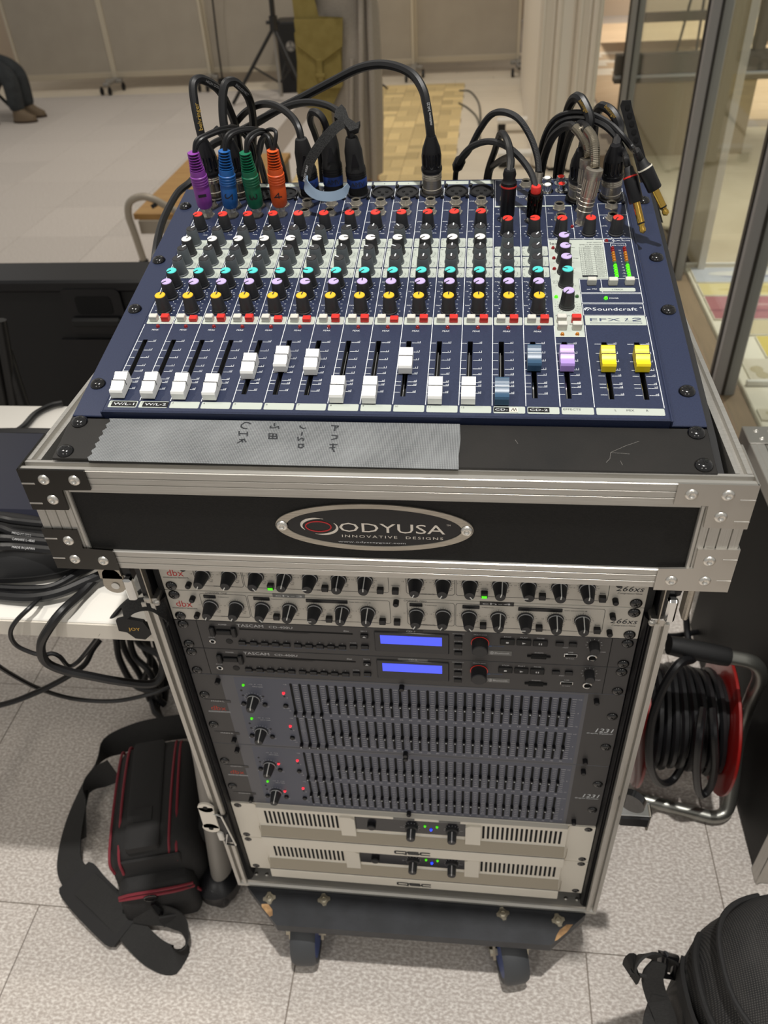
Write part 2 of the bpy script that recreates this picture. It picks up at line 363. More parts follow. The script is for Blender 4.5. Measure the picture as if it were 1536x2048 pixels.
# ================================================================== THE SETTING
g = G(); g.box(-5200, 5200, -1600, 9500, -40, -3); floor = struct(g, 'floor', M['grout'])
random.seed(3)
tm = G().box(-224.3, 224.3, -224.3, 224.3, -3, 0, 0, 0.8).mesh('tile', M['tile'])
for j in range(-3, 15):
    yc = -7+450*j+225; off = 0 if j < 0 else 225
    for i in range(-9, 3):
        xc = 266+450*i+225+(off if off else 0)-(450 if off else 0)
        if xc < -4400 or xc > 720: continue
        if yc > 3050 and xc > -1160: continue
        if yc < 0 and xc < -2000: continue
        inst(tm, 'tile', floor, (xc, yc, 0))
g = G()
for a, b, c, d in ((-1160, -985, 2918, 6400), (-1160, 830, 2918, 2990)): g.box(a, b, c, d, -3, -0.3)
part(g, 'floor_infill', M['tile'], floor)
pm = G().box(-36.6, 36.6, -74.2, 74.2, -3, 0.5, 0, 0.8).mesh('parquet_block', M['parq'])
for i in range(6):
    for j in range(23):
        cx, cy = -908+150*i, 3070+150*j
        for k in (-1, 1):
            if (i+j) % 2: inst(pm, 'parquet_block', floor, (cx+37.5*k, cy, 0))
            else: inst(pm, 'parquet_block', floor, (cx, cy+37.5*k, 0), rz(90))
km = G().box(-459, 459, -59, 59, -3, 0.4, 0, 0.8).mesh('plank', M['plank'])
for j in range(29): inst(km, 'plank', floor, (380-30*(j % 3), 3060+120*j, 0))
for j in range(10):
    for i in range(6): inst(km, 'plank', floor, (-4300+920*i+300*(j % 3), 6470+120*j, 0.2))
dm = G().box(-900, 900, -110, 110, -3, 0, 0, 1).mesh('deck_board', M['deck'])
for j in range(18):
    for i in range(2): inst(dm, 'deck_board', floor, (1750+1810*i, 5150+222*j, 0))
om = G().box(-444, 444, -444, 444, -3, 0, 0, 1).mesh('outer_tile', M['outfloor'])
for j in range(4):
    for i in range(4): inst(om, 'outer_tile', floor, (1340+890*i, 1300+890*j+450, 0))
struct(G().box(-5200, 5200, 9500, 9560, 0, 3000), 'wall_back', M['wall'])
struct(G().box(-4900, 250, 7650, 7700, 0, 3000), 'wall_rear', M['wall'])

# window wall along x = 830
def mullion(y, par):
    g = G(); g.box(795, 865, y-32, y+32, 0, 2700, 0, 3); g.box(790, 800, y-8, y+10, 0, 2700, 1); g.box(824, 834, y-34, y-30, 0, 2700, 1); g.box(798, 862, y-33, y-31, 0, 2700, 0)
    struct(g, 'mullion', [M['mull'], M['mull2']], par)
win = struct(G().box(806, 856, 800, 4300, 2700, 2780, 0, 3), 'window_1', M['mull'])
for y in (815, 1700, 2575, 4260): mullion(y, win)
for a, b in ((847, 1668), (1732, 2543), (2607, 4228)):
    struct(G().box(828, 834, a, b, 12, 2700), 'glass_pane', GLASS, win)
struct(G().box(700, 890, 700, 4300, 0.5, 10, 0, 2), 'trim_1', M['sill'])

# low parapet beyond the glass, with rail
g = G(); g.box(880, 1500, 4300, 4360, 0, 372); wl = struct(g, 'wall_low', M['bwall'])
struct(G().box(760, 2300, 4290, 4380, 372, 395, 0, 3), 'trim_2', M['rail_dk'])
struct(G().box(760, 2300, 4286, 4375, 395, 412, 0, 3), 'trim_3', M['rail_lt'])
struct(G().box(760, 2300, 4295, 4365, 412, 505, 0, 3), 'trim_4', M['rail_dk'])
for x in (1480,): struct(G().box(x-28, x+28, 4300, 4360, 505, 2700, 0, 3), 'trim_5', M['rail_dk'])
wn2 = struct(G().box(798, 1452, 4326, 4331, 505, 2700), 'window_2', GLASS)

# ================================================================== ROOM FURNITURE BEHIND
def caster_small(g, x, y, r=28, m=0):
    g.lathe([(r*.7, 0), (r, 4), (r, 18), (r*.7, 22)], (x-11, y, r), (1, 0, 0), 14, m); g.box(x-8, x+8, y-6, y+12, r, r+34, m, 3)
posn = ['far left', 'second from the left', 'third from the left, behind the tripod', 'fourth from the left, behind the standing person', 'rightmost, beside the cream panels']
bx = [-3840, -3010, -2180, -1350, -500, 340]
for i in range(5):
    x0, x1 = bx[i], bx[i+1]; y = 6640+(0, 0, 40, 90, 150)[i]
    t = thing('partition_panel', 'taupe movable partition panel with pale rail, '+posn[i], 'partition', ((x0+x1)/2, y, 0), 'movable partitions along the back')
    part(G().box(x0+22, x1-22, y-14, y+14, 130, 1800, 0, 2), 'board', M['part'], t, True)
    part(G().box(x0+14, x1-14, y-20, y+20, 88, 132, 0, 3), 'bottom_rail', M['part_r'], t, True)
    for x in (x0+10, x1-10): part(G().box(x-13, x+13, y-22, y+22, 60, 1830, 0, 4), 'post', M['part_f'], t, True)
    f = part(G().box(x1-24, x1+24, y-250, y+130, 66, 92, 0, 5).box(x1-70, x1+70, y-80, y-30, 60, 88, 0, 5), 'foot', M['grey_mt'], t, True)
    for dx, dy in ((-52, -225), (20, -235), (72, -60)):
        g = G(); caster_small(g, x1+dx, y+dy); part(g, 'caster', M['black'], f, True)

# parked cream panels by the window
for i, (a, b, y0, mm, lb) in enumerate(((345, 418, 4080, 'panel_w', 'cream parked panel with feet sticking out to the left'), (424, 512, 4040, 'panel_w2', 'broad pale parked panel, second from the left of its stack'),
                                        (518, 584, 4000, 'panel_w', 'cream parked panel, third of the stack beside the window'), (590, 628, 3960, 'panel_w2', 'thin cream parked panel nearest the dark window frame'))):
    t = thing('parked_panel', lb, 'partition', ((a+b)/2, y0, 0), 'cream panels parked by the window')
    part(G().box(a, b, y0+6, 6300, 20, 2300, 0, 4).box(a-6, a, y0+30, 6290, 20, 2290), 'board', M[mm], t, True)
    part(G().box(a+8, a+18, y0, y0+8, 20, 2300, 0, 2).box(b-18, b-8, y0, y0+8, 20, 2300, 0, 2), 'edge_trim', M['panel_w2' if mm == 'panel_w' else 'panel_w'], t, True)
    if i == 0:
        for y in (4160, 4900):
            f = part(G().box(155, 347, y-38, y+38, 55, 82, 0, 5), 'foot', M['table'], t, True)
            part(G().box(160, 209, y-26, y+26, 0, 55, 0, 4), 'foot_pad', M['black'], f, True)
    else: part(G().box(a+5, b-5, y0+20, 6280, 0, 20), 'runner', M['black'], t, True)
# plug on the partition, cables on the planks
g = G(); g.tube(spline([atz(919, 181, 6), atz(940, 183, 6), atz(957, 205, 6), atz(961, 240, 6), atz(958, 262, 6)]), 6, 6)
solo(g, 'floor_cable', M['cable_g'], 'grey cable curling on the pale planks beside the parquet', 'cable')
g = G(); g.tube(spline([atz(918, 206, 6), atz(938, 218, 6), atz(956, 240, 6), atz(960, 285, 6)]), 6, 6)
solo(g, 'floor_cable', M['cable_g'], 'straight grey cable on the planks, below the curled one', 'cable')
g = G(); g.tube(spline([at(1040, 133, 6560), at(1044, 148, 6545), at(1048, 175, 6450)]), 7, 6); g.cyl(at(1037, 128, 6570), at(1041, 138, 6560), 26, 18, 10)
solo(g, 'plug_lead', M['black'], 'black plug and lead hanging at the foot of the right partition', 'plug')
g = G(); g.tube([at(425, -40, 6560), at(425, 0, 6560), at(436, 95, 6560), at(445, 160, 6560)], 7, 6); g.cyl(at(445, 156, 6560), at(447, 168, 6560), 24, 28, 10)
solo(g, 'hanging_cable', M['black'], 'thin black cable hanging down in front of the taupe partition', 'cable')

# speaker tripod, cabinet on the floor, microphone stand
t = thing('speaker_tripod', 'black tripod stand with spread legs in front of the partitions', 'stand', (-1445, 5950, 0))
part(G().cyl((-1445, 5950, 560), (-1420, 5950, 1500), 19, 17), 'pole', M['pole'], t, True)
part(G().cyl((-1448, 5950, 470), (-1445, 5950, 560), 30, 30).cyl((-1500, 5950, 520), (-1400, 5950, 520), 12), 'collar', M['pole'], t, True)
part(G().cyl((-1452, 5950, 40), (-1448, 5950, 470), 14), 'shaft', M['grey_mt'], t, True)
for x, y in ((-1815, 5880), (-1200, 5750), (-1400, 6330)):
    part(G().cyl((-1450, 5950, 490), (x, y, 12), 13, 13, 10), 'leg', M['pole'], t, True)
    part(G().cyl((-1452, 5950, 130), ((x-1450)/2, (y+5950)/2, 250), 7, 7, 8), 'brace', M['pole'], t, True)
t = thing('floor_speaker', 'black loudspeaker with round emblem standing on the floor behind the tripod', 'speaker', (-1390, 6300, 0))
part(G().box(-1535, -1250, 6255, 6520, 0, 480, 0, 8), 'cabinet', M['black'], t, True)
part(G().box(-1520, -1265, 6247, 6256, 150, 470, 0, 2), 'grille', M['black_m'], t, True)
g = G(); g.M = Matrix.Translation((-1405, 6246, 322)) @ FRONT.to_4x4()
g.lathe([(36, 0), (36, 2)], n=24); e1 = part(g, 'emblem', M['plate'], t, True)
g = G(); g.M = Matrix.Translation((-1405, 6243.5, 322)) @ FRONT.to_4x4()
for a in (90, 210, 330):
    c, s = math.cos(R_(a)), math.sin(R_(a)); g.line(0, 0, 30*c, 30*s, 4, 0)
    for k in (-6, 6): g.line(12*c-k*s, 12*s+k*c, 28*c-k*s, 28*s+k*c, 3, 0)
g.path(ell(0, 0, 32, 32, 24), 3, 0, 0, True); part(g, 'emblem_mark', M['dark_ink'], e1, True)
t = thing('microphone_stand', 'thin black microphone stand by the parquet, partly behind the person', 'stand', (-840, 6300, 0))
part(G().cyl((-835, 6300, 60), (-820, 6300, 500), 15, 15).cyl((-820, 6300, 500), (-818, 6300, 1200), 9), 'pole', M['pole'], t, True)
for x, y in ((-680, 6260), (-960, 6200), (-870, 6500)): part(G().cyl((-834, 6300, 110), (x, y, 10), 8, 8, 8), 'leg', M['pole'], t, True)

# low bench
t = thing('low_bench', 'low oak bench with bent grey tube arm, behind the mixer at left', 'bench', (-1100, 2900, 0))
part(G().prism([(-1318, 2545), (-840, 2520), (-840, 3385), (-1326, 3385)], 'z', 280, 302), 'seat', M['bench'], t, True)
part(G().box(-1300, -850, 2532, 2552, 225, 280, 0, 3), 'apron', M['bench_t'], t, True)
P = spline([(-1295, 2500, 60), (-1311, 2500, 234), (-1318, 2500, 310), (-1300, 2500, 362), (-1250, 2500, 383), (-1205, 2505, 372), (-1150, 2515, 335), (-1080, 2530, 290)], 6)
a = part(G().tube(P, 14, 10), 'arm_tube', M['bench_t'], t, True)
part(G().cyl((-1292, 2500, 0), (-1302, 2500, 130), 22, 19, 12), 'foot_boot', M['black_m'], a, True)
part(G().cyl(at(306, 408, 2497), at(310, 415, 2494), 12), 'end_bolt', M['black'], a, True)
for x, y in ((-1290, 3360), (-860, 2560), (-860, 3360)): part(G().cyl((x, y, 0), (x, y, 280), 15, 15, 10), 'leg', M['bench_t'], t, True)

# beyond the glass: beige board, low display of printed sheets, table and stools on the deck
t = thing('beige_board', 'tall beige board standing edge-on beyond the window', 'board', (950, 2850, 0))
part(G().box(938, 956, 2612, 3150, 0, 1400, 0, 2), 'board', M['bwall'], t, True)
part(G().box(934, 960, 2606, 2614, 0, 1400, 0, 1), 'edge_strip', M['panel_w2'], t, True)
t = thing('display_shelf', 'low white-edged display shelf on the floor beyond the window', 'shelf', (1250, 2050, 0))
part(G().box(895, 2100, 1470, 2640, 0, 22, 0, 3), 'shelf_top', M['paper'], t, True)
part(G().box(895, 2100, 2640, 2652, 0, 40, 0, 2), 'rear_lip', M['table'], t, True)
part(G().box(905, 2100, 1700, 1715, 22, 40, 0, 2), 'divider', M['table'], t, True)
def sheet(x0, x1, y0, y1, z, base, blobs, label, th=7):
    g = G(); g.box(x0, x1, y0, y1, z, z+th, 0, 1)
    o = thing('magazine', label, 'magazine', ((x0+x1)/2, (y0+y1)/2, z), 'printed sheets on the display')
    part(g, 'pages', M['paper'], o, True); ms = []
    g = G(); g.box(x0+3, x1-3, y0+3, y1-3, z+th, z+th+.5)
    ms.append(mat('print_'+base, '#'+base, 0.6))
    rnd = random.Random(int(x0+y0))
    for k, c in enumerate(blobs):
        ms.append(mat('print_'+c, '#'+c, 0.6))
        for q in range(3):
            a = x0+8+rnd.random()*(x1-x0)*.6; b = y0+8+rnd.random()*(y1-y0)*.6
            g.add([(p, r, z+th+.7+.15*k+.05*q) for p, r in ell(a+(x1-x0)*.14, b+(y1-y0)*.12, (x1-x0)*(.08+.1*rnd.random()), (y1-y0)*(.06+.12*rnd.random()), 14)], [tuple(range(14))], k+1)
    part(g, 'cover_print', ms, o, True)
sheet(905, 1600, 2480, 2625, 22, 'b9bcc4', ['8288a8', 'd8d6d0'], 'grey and blue printed sheet at the back of the display')
sheet(905, 1600, 2360, 2470, 22, 'd8c98e', ['e6dcae', 'c9b672'], 'pale yellow strip sheet behind the maroon one')
sheet(905, 1600, 2160, 2352, 22, 'a4626b', ['b88a8c', '8c4a58', 'c6a090'], 'maroon printed sheet lying on the display')
sheet(940, 1600, 2040, 2150, 22, 'c9ba96', ['b5a27c', 'd8cdb2'], 'tan printed sheet in front of the maroon one')
sheet(1010, 1190, 1880, 2030, 22, 'd6bf58', ['c0a63a', '8a8a4a', 'e2d488'], 'yellow magazine in the middle of the display')
sheet(1200, 1420, 1880, 2030, 22, 'c9c4b4', ['6f90b0', '9a8450', 'd8d2c0'], 'pale magazine with blue and brown figures')
sheet(925, 1080, 1725, 1870, 22, 'd4cbb8', ['c2b79e', 'b5a886'], 'cream magazine next to the blue cover')
sheet(1090, 1330, 1725, 1870, 22, '5d94ac', ['3a6c8a', '9cc4cc', 'd8dccf'], 'blue cover magazine at the front of the display')
sheet(900, 1010, 1500, 1560, 22, 'd2c9b4', ['b9ad90'], 'small cream card in the front row')
sheet(1020, 1250, 1500, 1690, 22, 'e0a878', ['4a66a8', 'd8b48c'], 'orange magazine with a blue title bar in the front row')
t = thing('deck_table', 'dark-topped table on thin metal legs, out on the deck', 'table', (1800, 7500, 0))
part(G().box(1300, 2150, 7300, 8000, 470, 510, 0, 4), 'table_top', M['sill'], t, True)
part(G().box(1350, 1900, 7320, 7360, 230, 300, 0, 4), 'apron', M['mull2'], t, True)
for x0, x1 in ((1760, 1690), (1850, 1850), (2120, 2120), (1340, 1340)): part(G().cyl((x0, 7420, 470), (x1, 7380, 0), 12, 10, 8), 'leg', M['mull2'], t, True)
t = thing('wooden_stool', 'round wooden stool with a pale seat on the deck, far right', 'stool', (2430, 7850, 0))
part(G().lathe([(170, 0), (190, 12), (190, 40), (180, 52)], (2430, 7850, 420), n=24), 'seat', M['bench'], t, True)
for dx, dy in ((-120, -120), (120, -120), (0, 150)):
    l = part(G().cyl((2430+dx*.6, 7850+dy*.6, 425), (2430+dx, 7850+dy, 20), 34, 26, 10), 'leg', mat('reddish_wood', '#b08a6c', 0.5), t, True)
    part(G().cyl((2430+dx, 7850+dy, 0), (2430+dx, 7850+dy, 22), 34, 34, 10), 'leg_sock', M['grey_mt'], l, True)

# ------------------------------------------------------------------ people
def skin_body(name, joints, bones, mats, parent, sub=2):
    """one continuous surface grown round a jointed skeleton; joints: name -> (x, y, z, r) in mm"""
    keys = list(joints); me = bpy.data.meshes.new(name)
    me.from_pydata([tuple(c*S for c in joints[k][:3]) for k in keys], [(keys.index(a), keys.index(b)) for a, b in bones], [])
    o = bpy.data.objects.new(name, me); COL.objects.link(o)
    sk = o.modifiers.new('skin', 'SKIN'); sk.use_smooth_shade = True; sk.branch_smoothing = 0.6
    lay = me.skin_vertices[0].data if me.skin_vertices else None
    if lay is None:
        bm = bmesh.new(); bm.from_mesh(me); bm.verts.layers.skin.verify(); bm.to_mesh(me); bm.free(); lay = me.skin_vertices[0].data
    for i, k in enumerate(keys): lay[i].radius = (joints[k][3]*S,)*2; lay[i].use_root = (i == 0)
    ss = o.modifiers.new('sub', 'SUBSURF'); ss.levels = sub; ss.render_levels = sub
    dg = bpy.context.evaluated_depsgraph_get(); m2 = bpy.data.meshes.new_from_object(o.evaluated_get(dg))
    bpy.data.objects.remove(o)
    for m in mats: m2.materials.append(m)
    m2.polygons.foreach_set('use_smooth', [True]*len(m2.polygons))
    return m2
def mirror_limbs(J, B): return J, B
def hand_joints(J, B, pre, wrist, d, side, s=1.0):
    d = Vector(d).normalized(); sd = Vector(side).normalized(); n = d.cross(sd); wv = Vector(wrist)
    J[pre+'palm'] = (*(wv+d*45*s), 24*s); B.append((pre+'wrist', pre+'palm'))
    for k, (o, l) in enumerate(((-24, 66), (-8, 76), (8, 70), (23, 54))):
        a = wv+d*78*s+sd*o*s; b = a+d*l*.5*s+n*6*s; c = a+d*l*.85*s+n*24*s
        for nm, p, r in (('a', a, 10), ('b', b, 9), ('c', c, 8)): J[f'{pre}f{k}{nm}'] = (*p, r*s)
        B += [(pre+'palm', f'{pre}f{k}a'), (f'{pre}f{k}a', f'{pre}f{k}b'), (f'{pre}f{k}b', f'{pre}f{k}c')]
    a = wv+d*38*s-sd*34*s; b = a+d*30*s-sd*16*s+n*8*s
    J[pre+'ta'] = (*a, 11*s); J[pre+'tb'] = (*b, 9*s); B += [(pre+'palm', pre+'ta'), (pre+'ta', pre+'tb')]
def face(par, c, fwd, s=1.0):
    c = Vector(c); f = Vector(fwd).normalized(); r = f.cross(Vector((0, 0, 1))); up = Vector((0, 0, 1))
    for k in (-1, 1):
        part(G().lathe([(1, -11*s), (9*s, -6*s), (12*s, 0), (9*s, 6*s), (1, 11*s)], c+f*86*s+r*32*s*k+up*8*s, tuple(f), 10), 'eye', M['c_white'], par, True)
        part(G().lathe([(4*s, 0), (5*s, 2)], c+f*96*s+r*32*s*k+up*8*s, tuple(f), 10), 'pupil', M['hair'], par, True)
        part(G().lathe([(8*s, -4*s), (26*s, 0), (22*s, 8*s)], c+r*(88*s*k)-f*4*s, tuple(r*k), 12, sx=.6, sy=1.2), 'ear', M['skin'], par, True)
    part(G().lathe([(13*s, 0), (15*s, 18*s), (6*s, 44*s)], c+f*98*s-up*30*s, (f*.3+up).normalized()[:], 10), 'nose', M['skin'], par, True)
    part(G().tube([c+f*88*s-up*56*s+r*24*s*k for k in (-1, -.3, .3, 1)], 5*s, 6), 'mouth', mat('lips', '#a8605a', 0.5), par, True)
    g = G(); g.lathe([(98*s, -30*s), (104*s, 10*s), (92*s, 60*s), (58*s, 94*s), (6*s, 110*s)], c-f*14*s, (0, 0, 1), 18); part(g, 'hair', M['hair'], par, True)

def loft(sections, n=28, m=0, g=None):
    """sections: (cx, cy, z, rx, ry[, wobble]) stacked rings, closed"""
    g = g or G(); vs = []; fs = []
    for q in sections:
        cx, cy, z, rx, ry = q[:5]; wb = q[5] if len(q) > 5 else 0
        for k in range(n):
            a = 2*math.pi*k/n; f = 1+wb*math.sin(5*a+cx*.01)+wb*.6*math.sin(9*a+1.3)
            vs.append((cx+rx*f*math.cos(a), cy+ry*f*math.sin(a), z))
    K = len(sections)
    for i in range(K-1):
        for k in range(n): q = (k+1) % n; fs.append((i*n+k, i*n+q, (i+1)*n+q, (i+1)*n+k))
    fs += [tuple(range(n))[::-1], tuple((K-1)*n+k for k in range(n))]
    return g.add(vs, fs, m)

# standing person, back of the room
px, py = -580, 3560
t = thing('person', 'person standing in wide grey trousers and an olive pocketed apron', 'person', (px, py, 0))
J = dict(pelvis=(px, py, 930, 125), waist=(px, py, 1080, 105), chest=(px, py, 1270, 125), neck0=(px, py, 1420, 60), neck=(px, py, 1470, 52), head0=(px, py-12, 1540, 72), head1=(px, py-14, 1600, 88), head2=(px, py-8, 1650, 74))
B = [('pelvis', 'waist'), ('waist', 'chest'), ('chest', 'neck0'), ('neck0', 'neck'), ('neck', 'head0'), ('head0', 'head1'), ('head1', 'head2')]
for s_, k in (('l', -1), ('r', 1)):
    J.update({s_+'hip': (px+85*k, py, 860, 92), s_+'knee': (px+95*k, py-10, 480, 58), s_+'ank': (px+98*k, py+10, 95, 40), s_+'toe': (px+104*k, py-130, 35, 30),
              s_+'sh': (px+175*k, py, 1380, 56), s_+'elb': (px+225*k, py-30, 1120, 42), s_+'wrist': (px+90*k, py-220, 1200, 28)})
    B += [('pelvis', s_+'hip'), (s_+'hip', s_+'knee'), (s_+'knee', s_+'ank'), (s_+'ank', s_+'toe'), ('chest', s_+'sh'), (s_+'sh', s_+'elb'), (s_+'elb', s_+'wrist')]
    hand_joints(J, B, s_, J[s_+'wrist'][:3], (-.5*k, -.4, .25), (0, .3, 1))
me = skin_body('body', J, B, [M['skin']], t); o = inst(me, 'body', t, tuple(-c for c in (px, py, 0)))
face(t, (px, py-14, 1600), (0, -1, 0))
tr = part(loft([(px-5, py, 150, 158, 130, .03), (px-6, py, 400, 170, 140, .045), (px-4, py, 650, 176, 145, .03), (px, py, 850, 172, 140, .015), (px, py, 1010, 148, 120, .005)], 56), 'trousers', M['greyc'], t, True)
g = G(); zz = [130, 350, 600, 800, 1000]
g.tube(spline([(px+84, py-128, 140), (px+86, py-142, 420), (px+104, py-140, 700), (px+118, py-112, 990)], 6), [12]*19, 8); g.tube(spline([(px+128, py-100, 140), (px+140, py-110, 500), (px+148, py-92, 980)], 6), [15]*13, 8)
g.tube(spline([(px+30, py-142, 140), (px+40, py-152, 400), (px+62, py-148, 680)], 6), [9]*13, 8)
part(g, 'trouser_folds', M['greyc'], t, True)
part(loft([(px, py, 1000, 165, 132), (px, py, 1150, 160, 125), (px, py, 1320, 185, 130), (px, py, 1400, 150, 95), (px, py, 1430, 75, 65)], 28), 'shirt', M['greyc'], t, True)
v = part(G().prism([(px-185, py-40), (px-160, py-120), (px-112, py-152), (px-100, py-146), (px-150, py-108), (px-176, py-36)], 'z', 520, 1300), 'apron_side', M['olive'], t, True)
ap = part(G().prism([(x_+30, z_) for x_, z_ in ((-810, 560), (-798, 500), (-720, 480), (-700, 300), (-655, 290), (-660, 480), (-600, 575), (-590, 700), (-575, 840), (-680, 848), (-700, 960), (-790, 960), (-785, 760))], 'y', 3406, 3412), 'apron_panel', M['olive'], t, True)
pk = part(G().prism(rrect(-762, -564, 570, 800, 14), 'y', 3392, 3408), 'pocket', M['olive'], t, True)
part(G().prism([(-756, 842), (-542, 838), (-552, 735), (-658, 672), (-752, 742)], 'y', 3384, 3394), 'pocket_flap', M['olive'], pk, True)
part(G().box(-674, -648, 3380, 3392, 600, 690, 0, 3).box(-682, -640, 3378, 3388, 615, 632, 0, 3), 'pocket_strap', M['olive'], pk, True)
for k in (-1, 1): part(loft([(px+100*k, py-60, 0, 48, 125), (px+100*k, py-60, 25, 50, 128), (px+100*k, py-40, 70, 44, 95), (px+99*k, py, 110, 42, 55)], 20), 'shoe', M['shoe_k'], t, True)

# small seated person at the far left, and the chair
sx, sy = -3610, 5720
t = thing('low_chair', 'low black folding chair with pale fittings at the far left', 'chair', (sx, sy, 0))
part(G().box(sx-170, sx+150, sy-150, sy+170, 262, 292, 0, 8), 'seat', M['black_m'], t, True)
part(G().box(sx-190, sx-165, sy-150, sy+170, 360, 600, 0, 8), 'backrest', M['black_m'], t, True)
for yy in (sy-155, sy+165):
    part(G().cyl((sx-200, yy, 300), (sx+95, yy-60, 0), 13, 13, 8), 'leg', M['pole'], t, True)
    part(G().cyl((sx+60, yy, 280), (sx-190, yy-10, 0), 13, 13, 8), 'leg', M['pole'], t, True)
part(G().box(sx+20, sx+95, sy-200, sy-160, 205, 285, 0, 10).cyl((sx+30, sy-205, 270), (sx+110, sy-205, 200), 14, 14, 8), 'bracket', M['panel_w2'], t, True)
t = thing('person', 'small seated person in dark jeans at the far left edge', 'person', (sx, sy, 0))
hz = 370
J = dict(pelvis=(sx-90, sy, hz, 82), waist=(sx-110, sy, hz+110, 70), chest=(sx-105, sy, hz+240, 82), neck0=(sx-100, sy, hz+345, 42), neck=(sx-96, sy, hz+375, 36), head0=(sx-86, sy, hz+420, 58), head1=(sx-84, sy, hz+470, 74), head2=(sx-90, sy, hz+515, 62))
B = [('pelvis', 'waist'), ('waist', 'chest'), ('chest', 'neck0'), ('neck0', 'neck'), ('neck', 'head0'), ('head0', 'head1'), ('head1', 'head2')]
for s_, k in (('l', -1), ('r', 1)):
    J.update({s_+'hip': (sx-60, sy+62*k, hz-8, 66), s_+'knee': (sx+240, sy+75*k-60, 318, 50), s_+'ank': (sx+235, sy+78*k-75, 78, 32), s_+'toe': (sx+320, sy+80*k-95, 30, 24),
              s_+'sh': (sx-105, sy+112*k, hz+310, 36), s_+'elb': (sx-110, sy+140*k, hz+160, 28), s_+'wrist': (sx-10, sy+80*k, hz+105, 20)})
    B += [('pelvis', s_+'hip'), (s_+'hip', s_+'knee'), (s_+'knee', s_+'ank'), (s_+'ank', s_+'toe'), ('chest', s_+'sh'), (s_+'sh', s_+'elb'), (s_+'elb', s_+'wrist')]
    hand_joints(J, B, s_, J[s_+'wrist'][:3], (1, 0, -.3), (0, 1, 0), .72)
me = skin_body('body', J, B, [M['skin']], t); inst(me, 'body', t, (-sx, -sy, 0))
face(t, (sx-84, sy, hz+470), (1, 0, 0), .82)
g = G()
J2 = dict(pelvis=(sx-90, sy, hz, 100), waist=(sx-108, sy, hz+70, 84))
B2 = [('pelvis', 'waist')]
for s_, k in (('l', -1), ('r', 1)):
    J2.update({s_+'hip': (sx-50, sy+65*k, hz-2, 84), s_+'thigh': (sx+110, sy+72*k-30, 360, 80), s_+'knee': (sx+245, sy+75*k-60, 312, 68), s_+'shin': (sx+245, sy+77*k-68, 200, 62), s_+'hem': (sx+240, sy+78*k-75, 62, 58)})
    B2 += [('pelvis', s_+'hip'), (s_+'hip', s_+'thigh'), (s_+'thigh', s_+'knee'), (s_+'knee', s_+'shin'), (s_+'shin', s_+'hem')]
me = skin_body('jeans', J2, B2, [M['denim']], t); inst(me, 'jeans', t, (-sx, -sy, 0))
part(loft([(sx-108, sy, hz+40, 92, 105), (sx-108, sy, hz+160, 86, 105), (sx-105, sy, hz+290, 84, 115), (sx-100, sy, hz+350, 50, 55)], 20), 'shirt', M['denim'], t, True)
for k in (-1, 1):
    sh = part(loft([(sx+285, sy+79*k-85, 14, 92, 40), (sx+285, sy+79*k-85, 40, 88, 38), (sx+262, sy+79*k-82, 66, 58, 36), (sx+245, sy+79*k-78, 90, 40, 34)], 18), 'shoe', M['shoe'], t, True)
    part(loft([(sx+285, sy+79*k-85, 0, 95, 42), (sx+285, sy+79*k-85, 15, 95, 42)], 18), 'sole', M['sole'], sh, True)
g = G(); g.M = Matrix.Translation((-3370, 4780, 0)); loft([(0, 0, 0, 110, 44), (0, 0, 22, 108, 42), (-20, 0, 60, 75, 38), (-40, 0, 95, 52, 34)], 18, 0, g)
solo(g, 'shoe', M['shoe_k'], 'black shoe on the floor at the left edge in front of the chair', 'shoe')

# ================================================================== SHARED SMALL PIECES (panel coordinates: right, up, out)
def screw_mesh(r=6.2, h=3.2):
    g = G(); g.lathe([(r, 0), (r, .7), (r*.93, 1.3), (r*.8, h*.75), (r*.45, h), (r*.2, h)], n=18, m=0)
    g.box(-.5, .5, -r*.42, r*.42, h*.9, h+.12, 1); g.box(-r*.42, r*.42, -.5, .5, h*.9, h+.12, 1)
    return g.mesh('screw', [M['screw'], M['void']], 50)
SCREW = screw_mesh(6.4, 3.6); SCREW_S = screw_mesh(6.0, 2.8)
def rivet_mesh(r=4.6):
    return G().lathe([(r, 0), (r*.96, .5), (r*.8, 1.3), (r*.5, 1.7), (r*.42, 1.5), (r*.3, .7), (r*.12, .6)], n=18).mesh('rivet', M['rivet'], 50)
RIVET = rivet_mesh()
def dome_mesh(name, r, h, m): return G().lathe([(r*1.15, 0), (r*1.15, .4), (r, .5), (r, h*.5), (r*.8, h*.82), (r*.4, h), (.05, h+.05)], n=12).mesh(name, m, 60)
LED = {k: dome_mesh('indicator_led', 1.5, 2.2, M[k]) for k in ('led_off', 'led_red', 'led_grn', 'led_amb', 'led_gd', 'led_blue')}
def place(me, name, par, x, y, z=0, ang=0, label=None):
    return inst(me, name, par, (x, y, z), rz(ang) if ang else None, label)
TAPER_N = 22
KNOB_D = G().lathe([(6.7, 0), (6.7, 1.2), (6.1, 1.7), (6.0, 4.0), (5.0, 15.2), (4.7, 15.8)], n=TAPER_N, m=0).lathe([(6.12, 3.4), (6.18, 3.7), (6.1, 4.0)], n=TAPER_N, m=1, cap0=False, cap1=False).mesh('knob', [M['knob'], M['knob_rim']], 35)
KNOB_G = G().lathe([(6.7, 0), (6.7, 1.2), (6.1, 1.7), (6.0, 4.0), (5.0, 15.2), (4.7, 15.8)], n=TAPER_N, m=0).mesh('knob', [M['knob_g'], M['knob_rim']], 35)
CAPS = {k: G().lathe([(4.6, 15.7), (4.6, 16.2), (4.2, 16.6)], n=TAPER_N).mesh('knob_cap', M[k], 35) for k in ('c_red', 'c_yel', 'c_lav', 'c_teal', 'c_white', 'c_dark')}
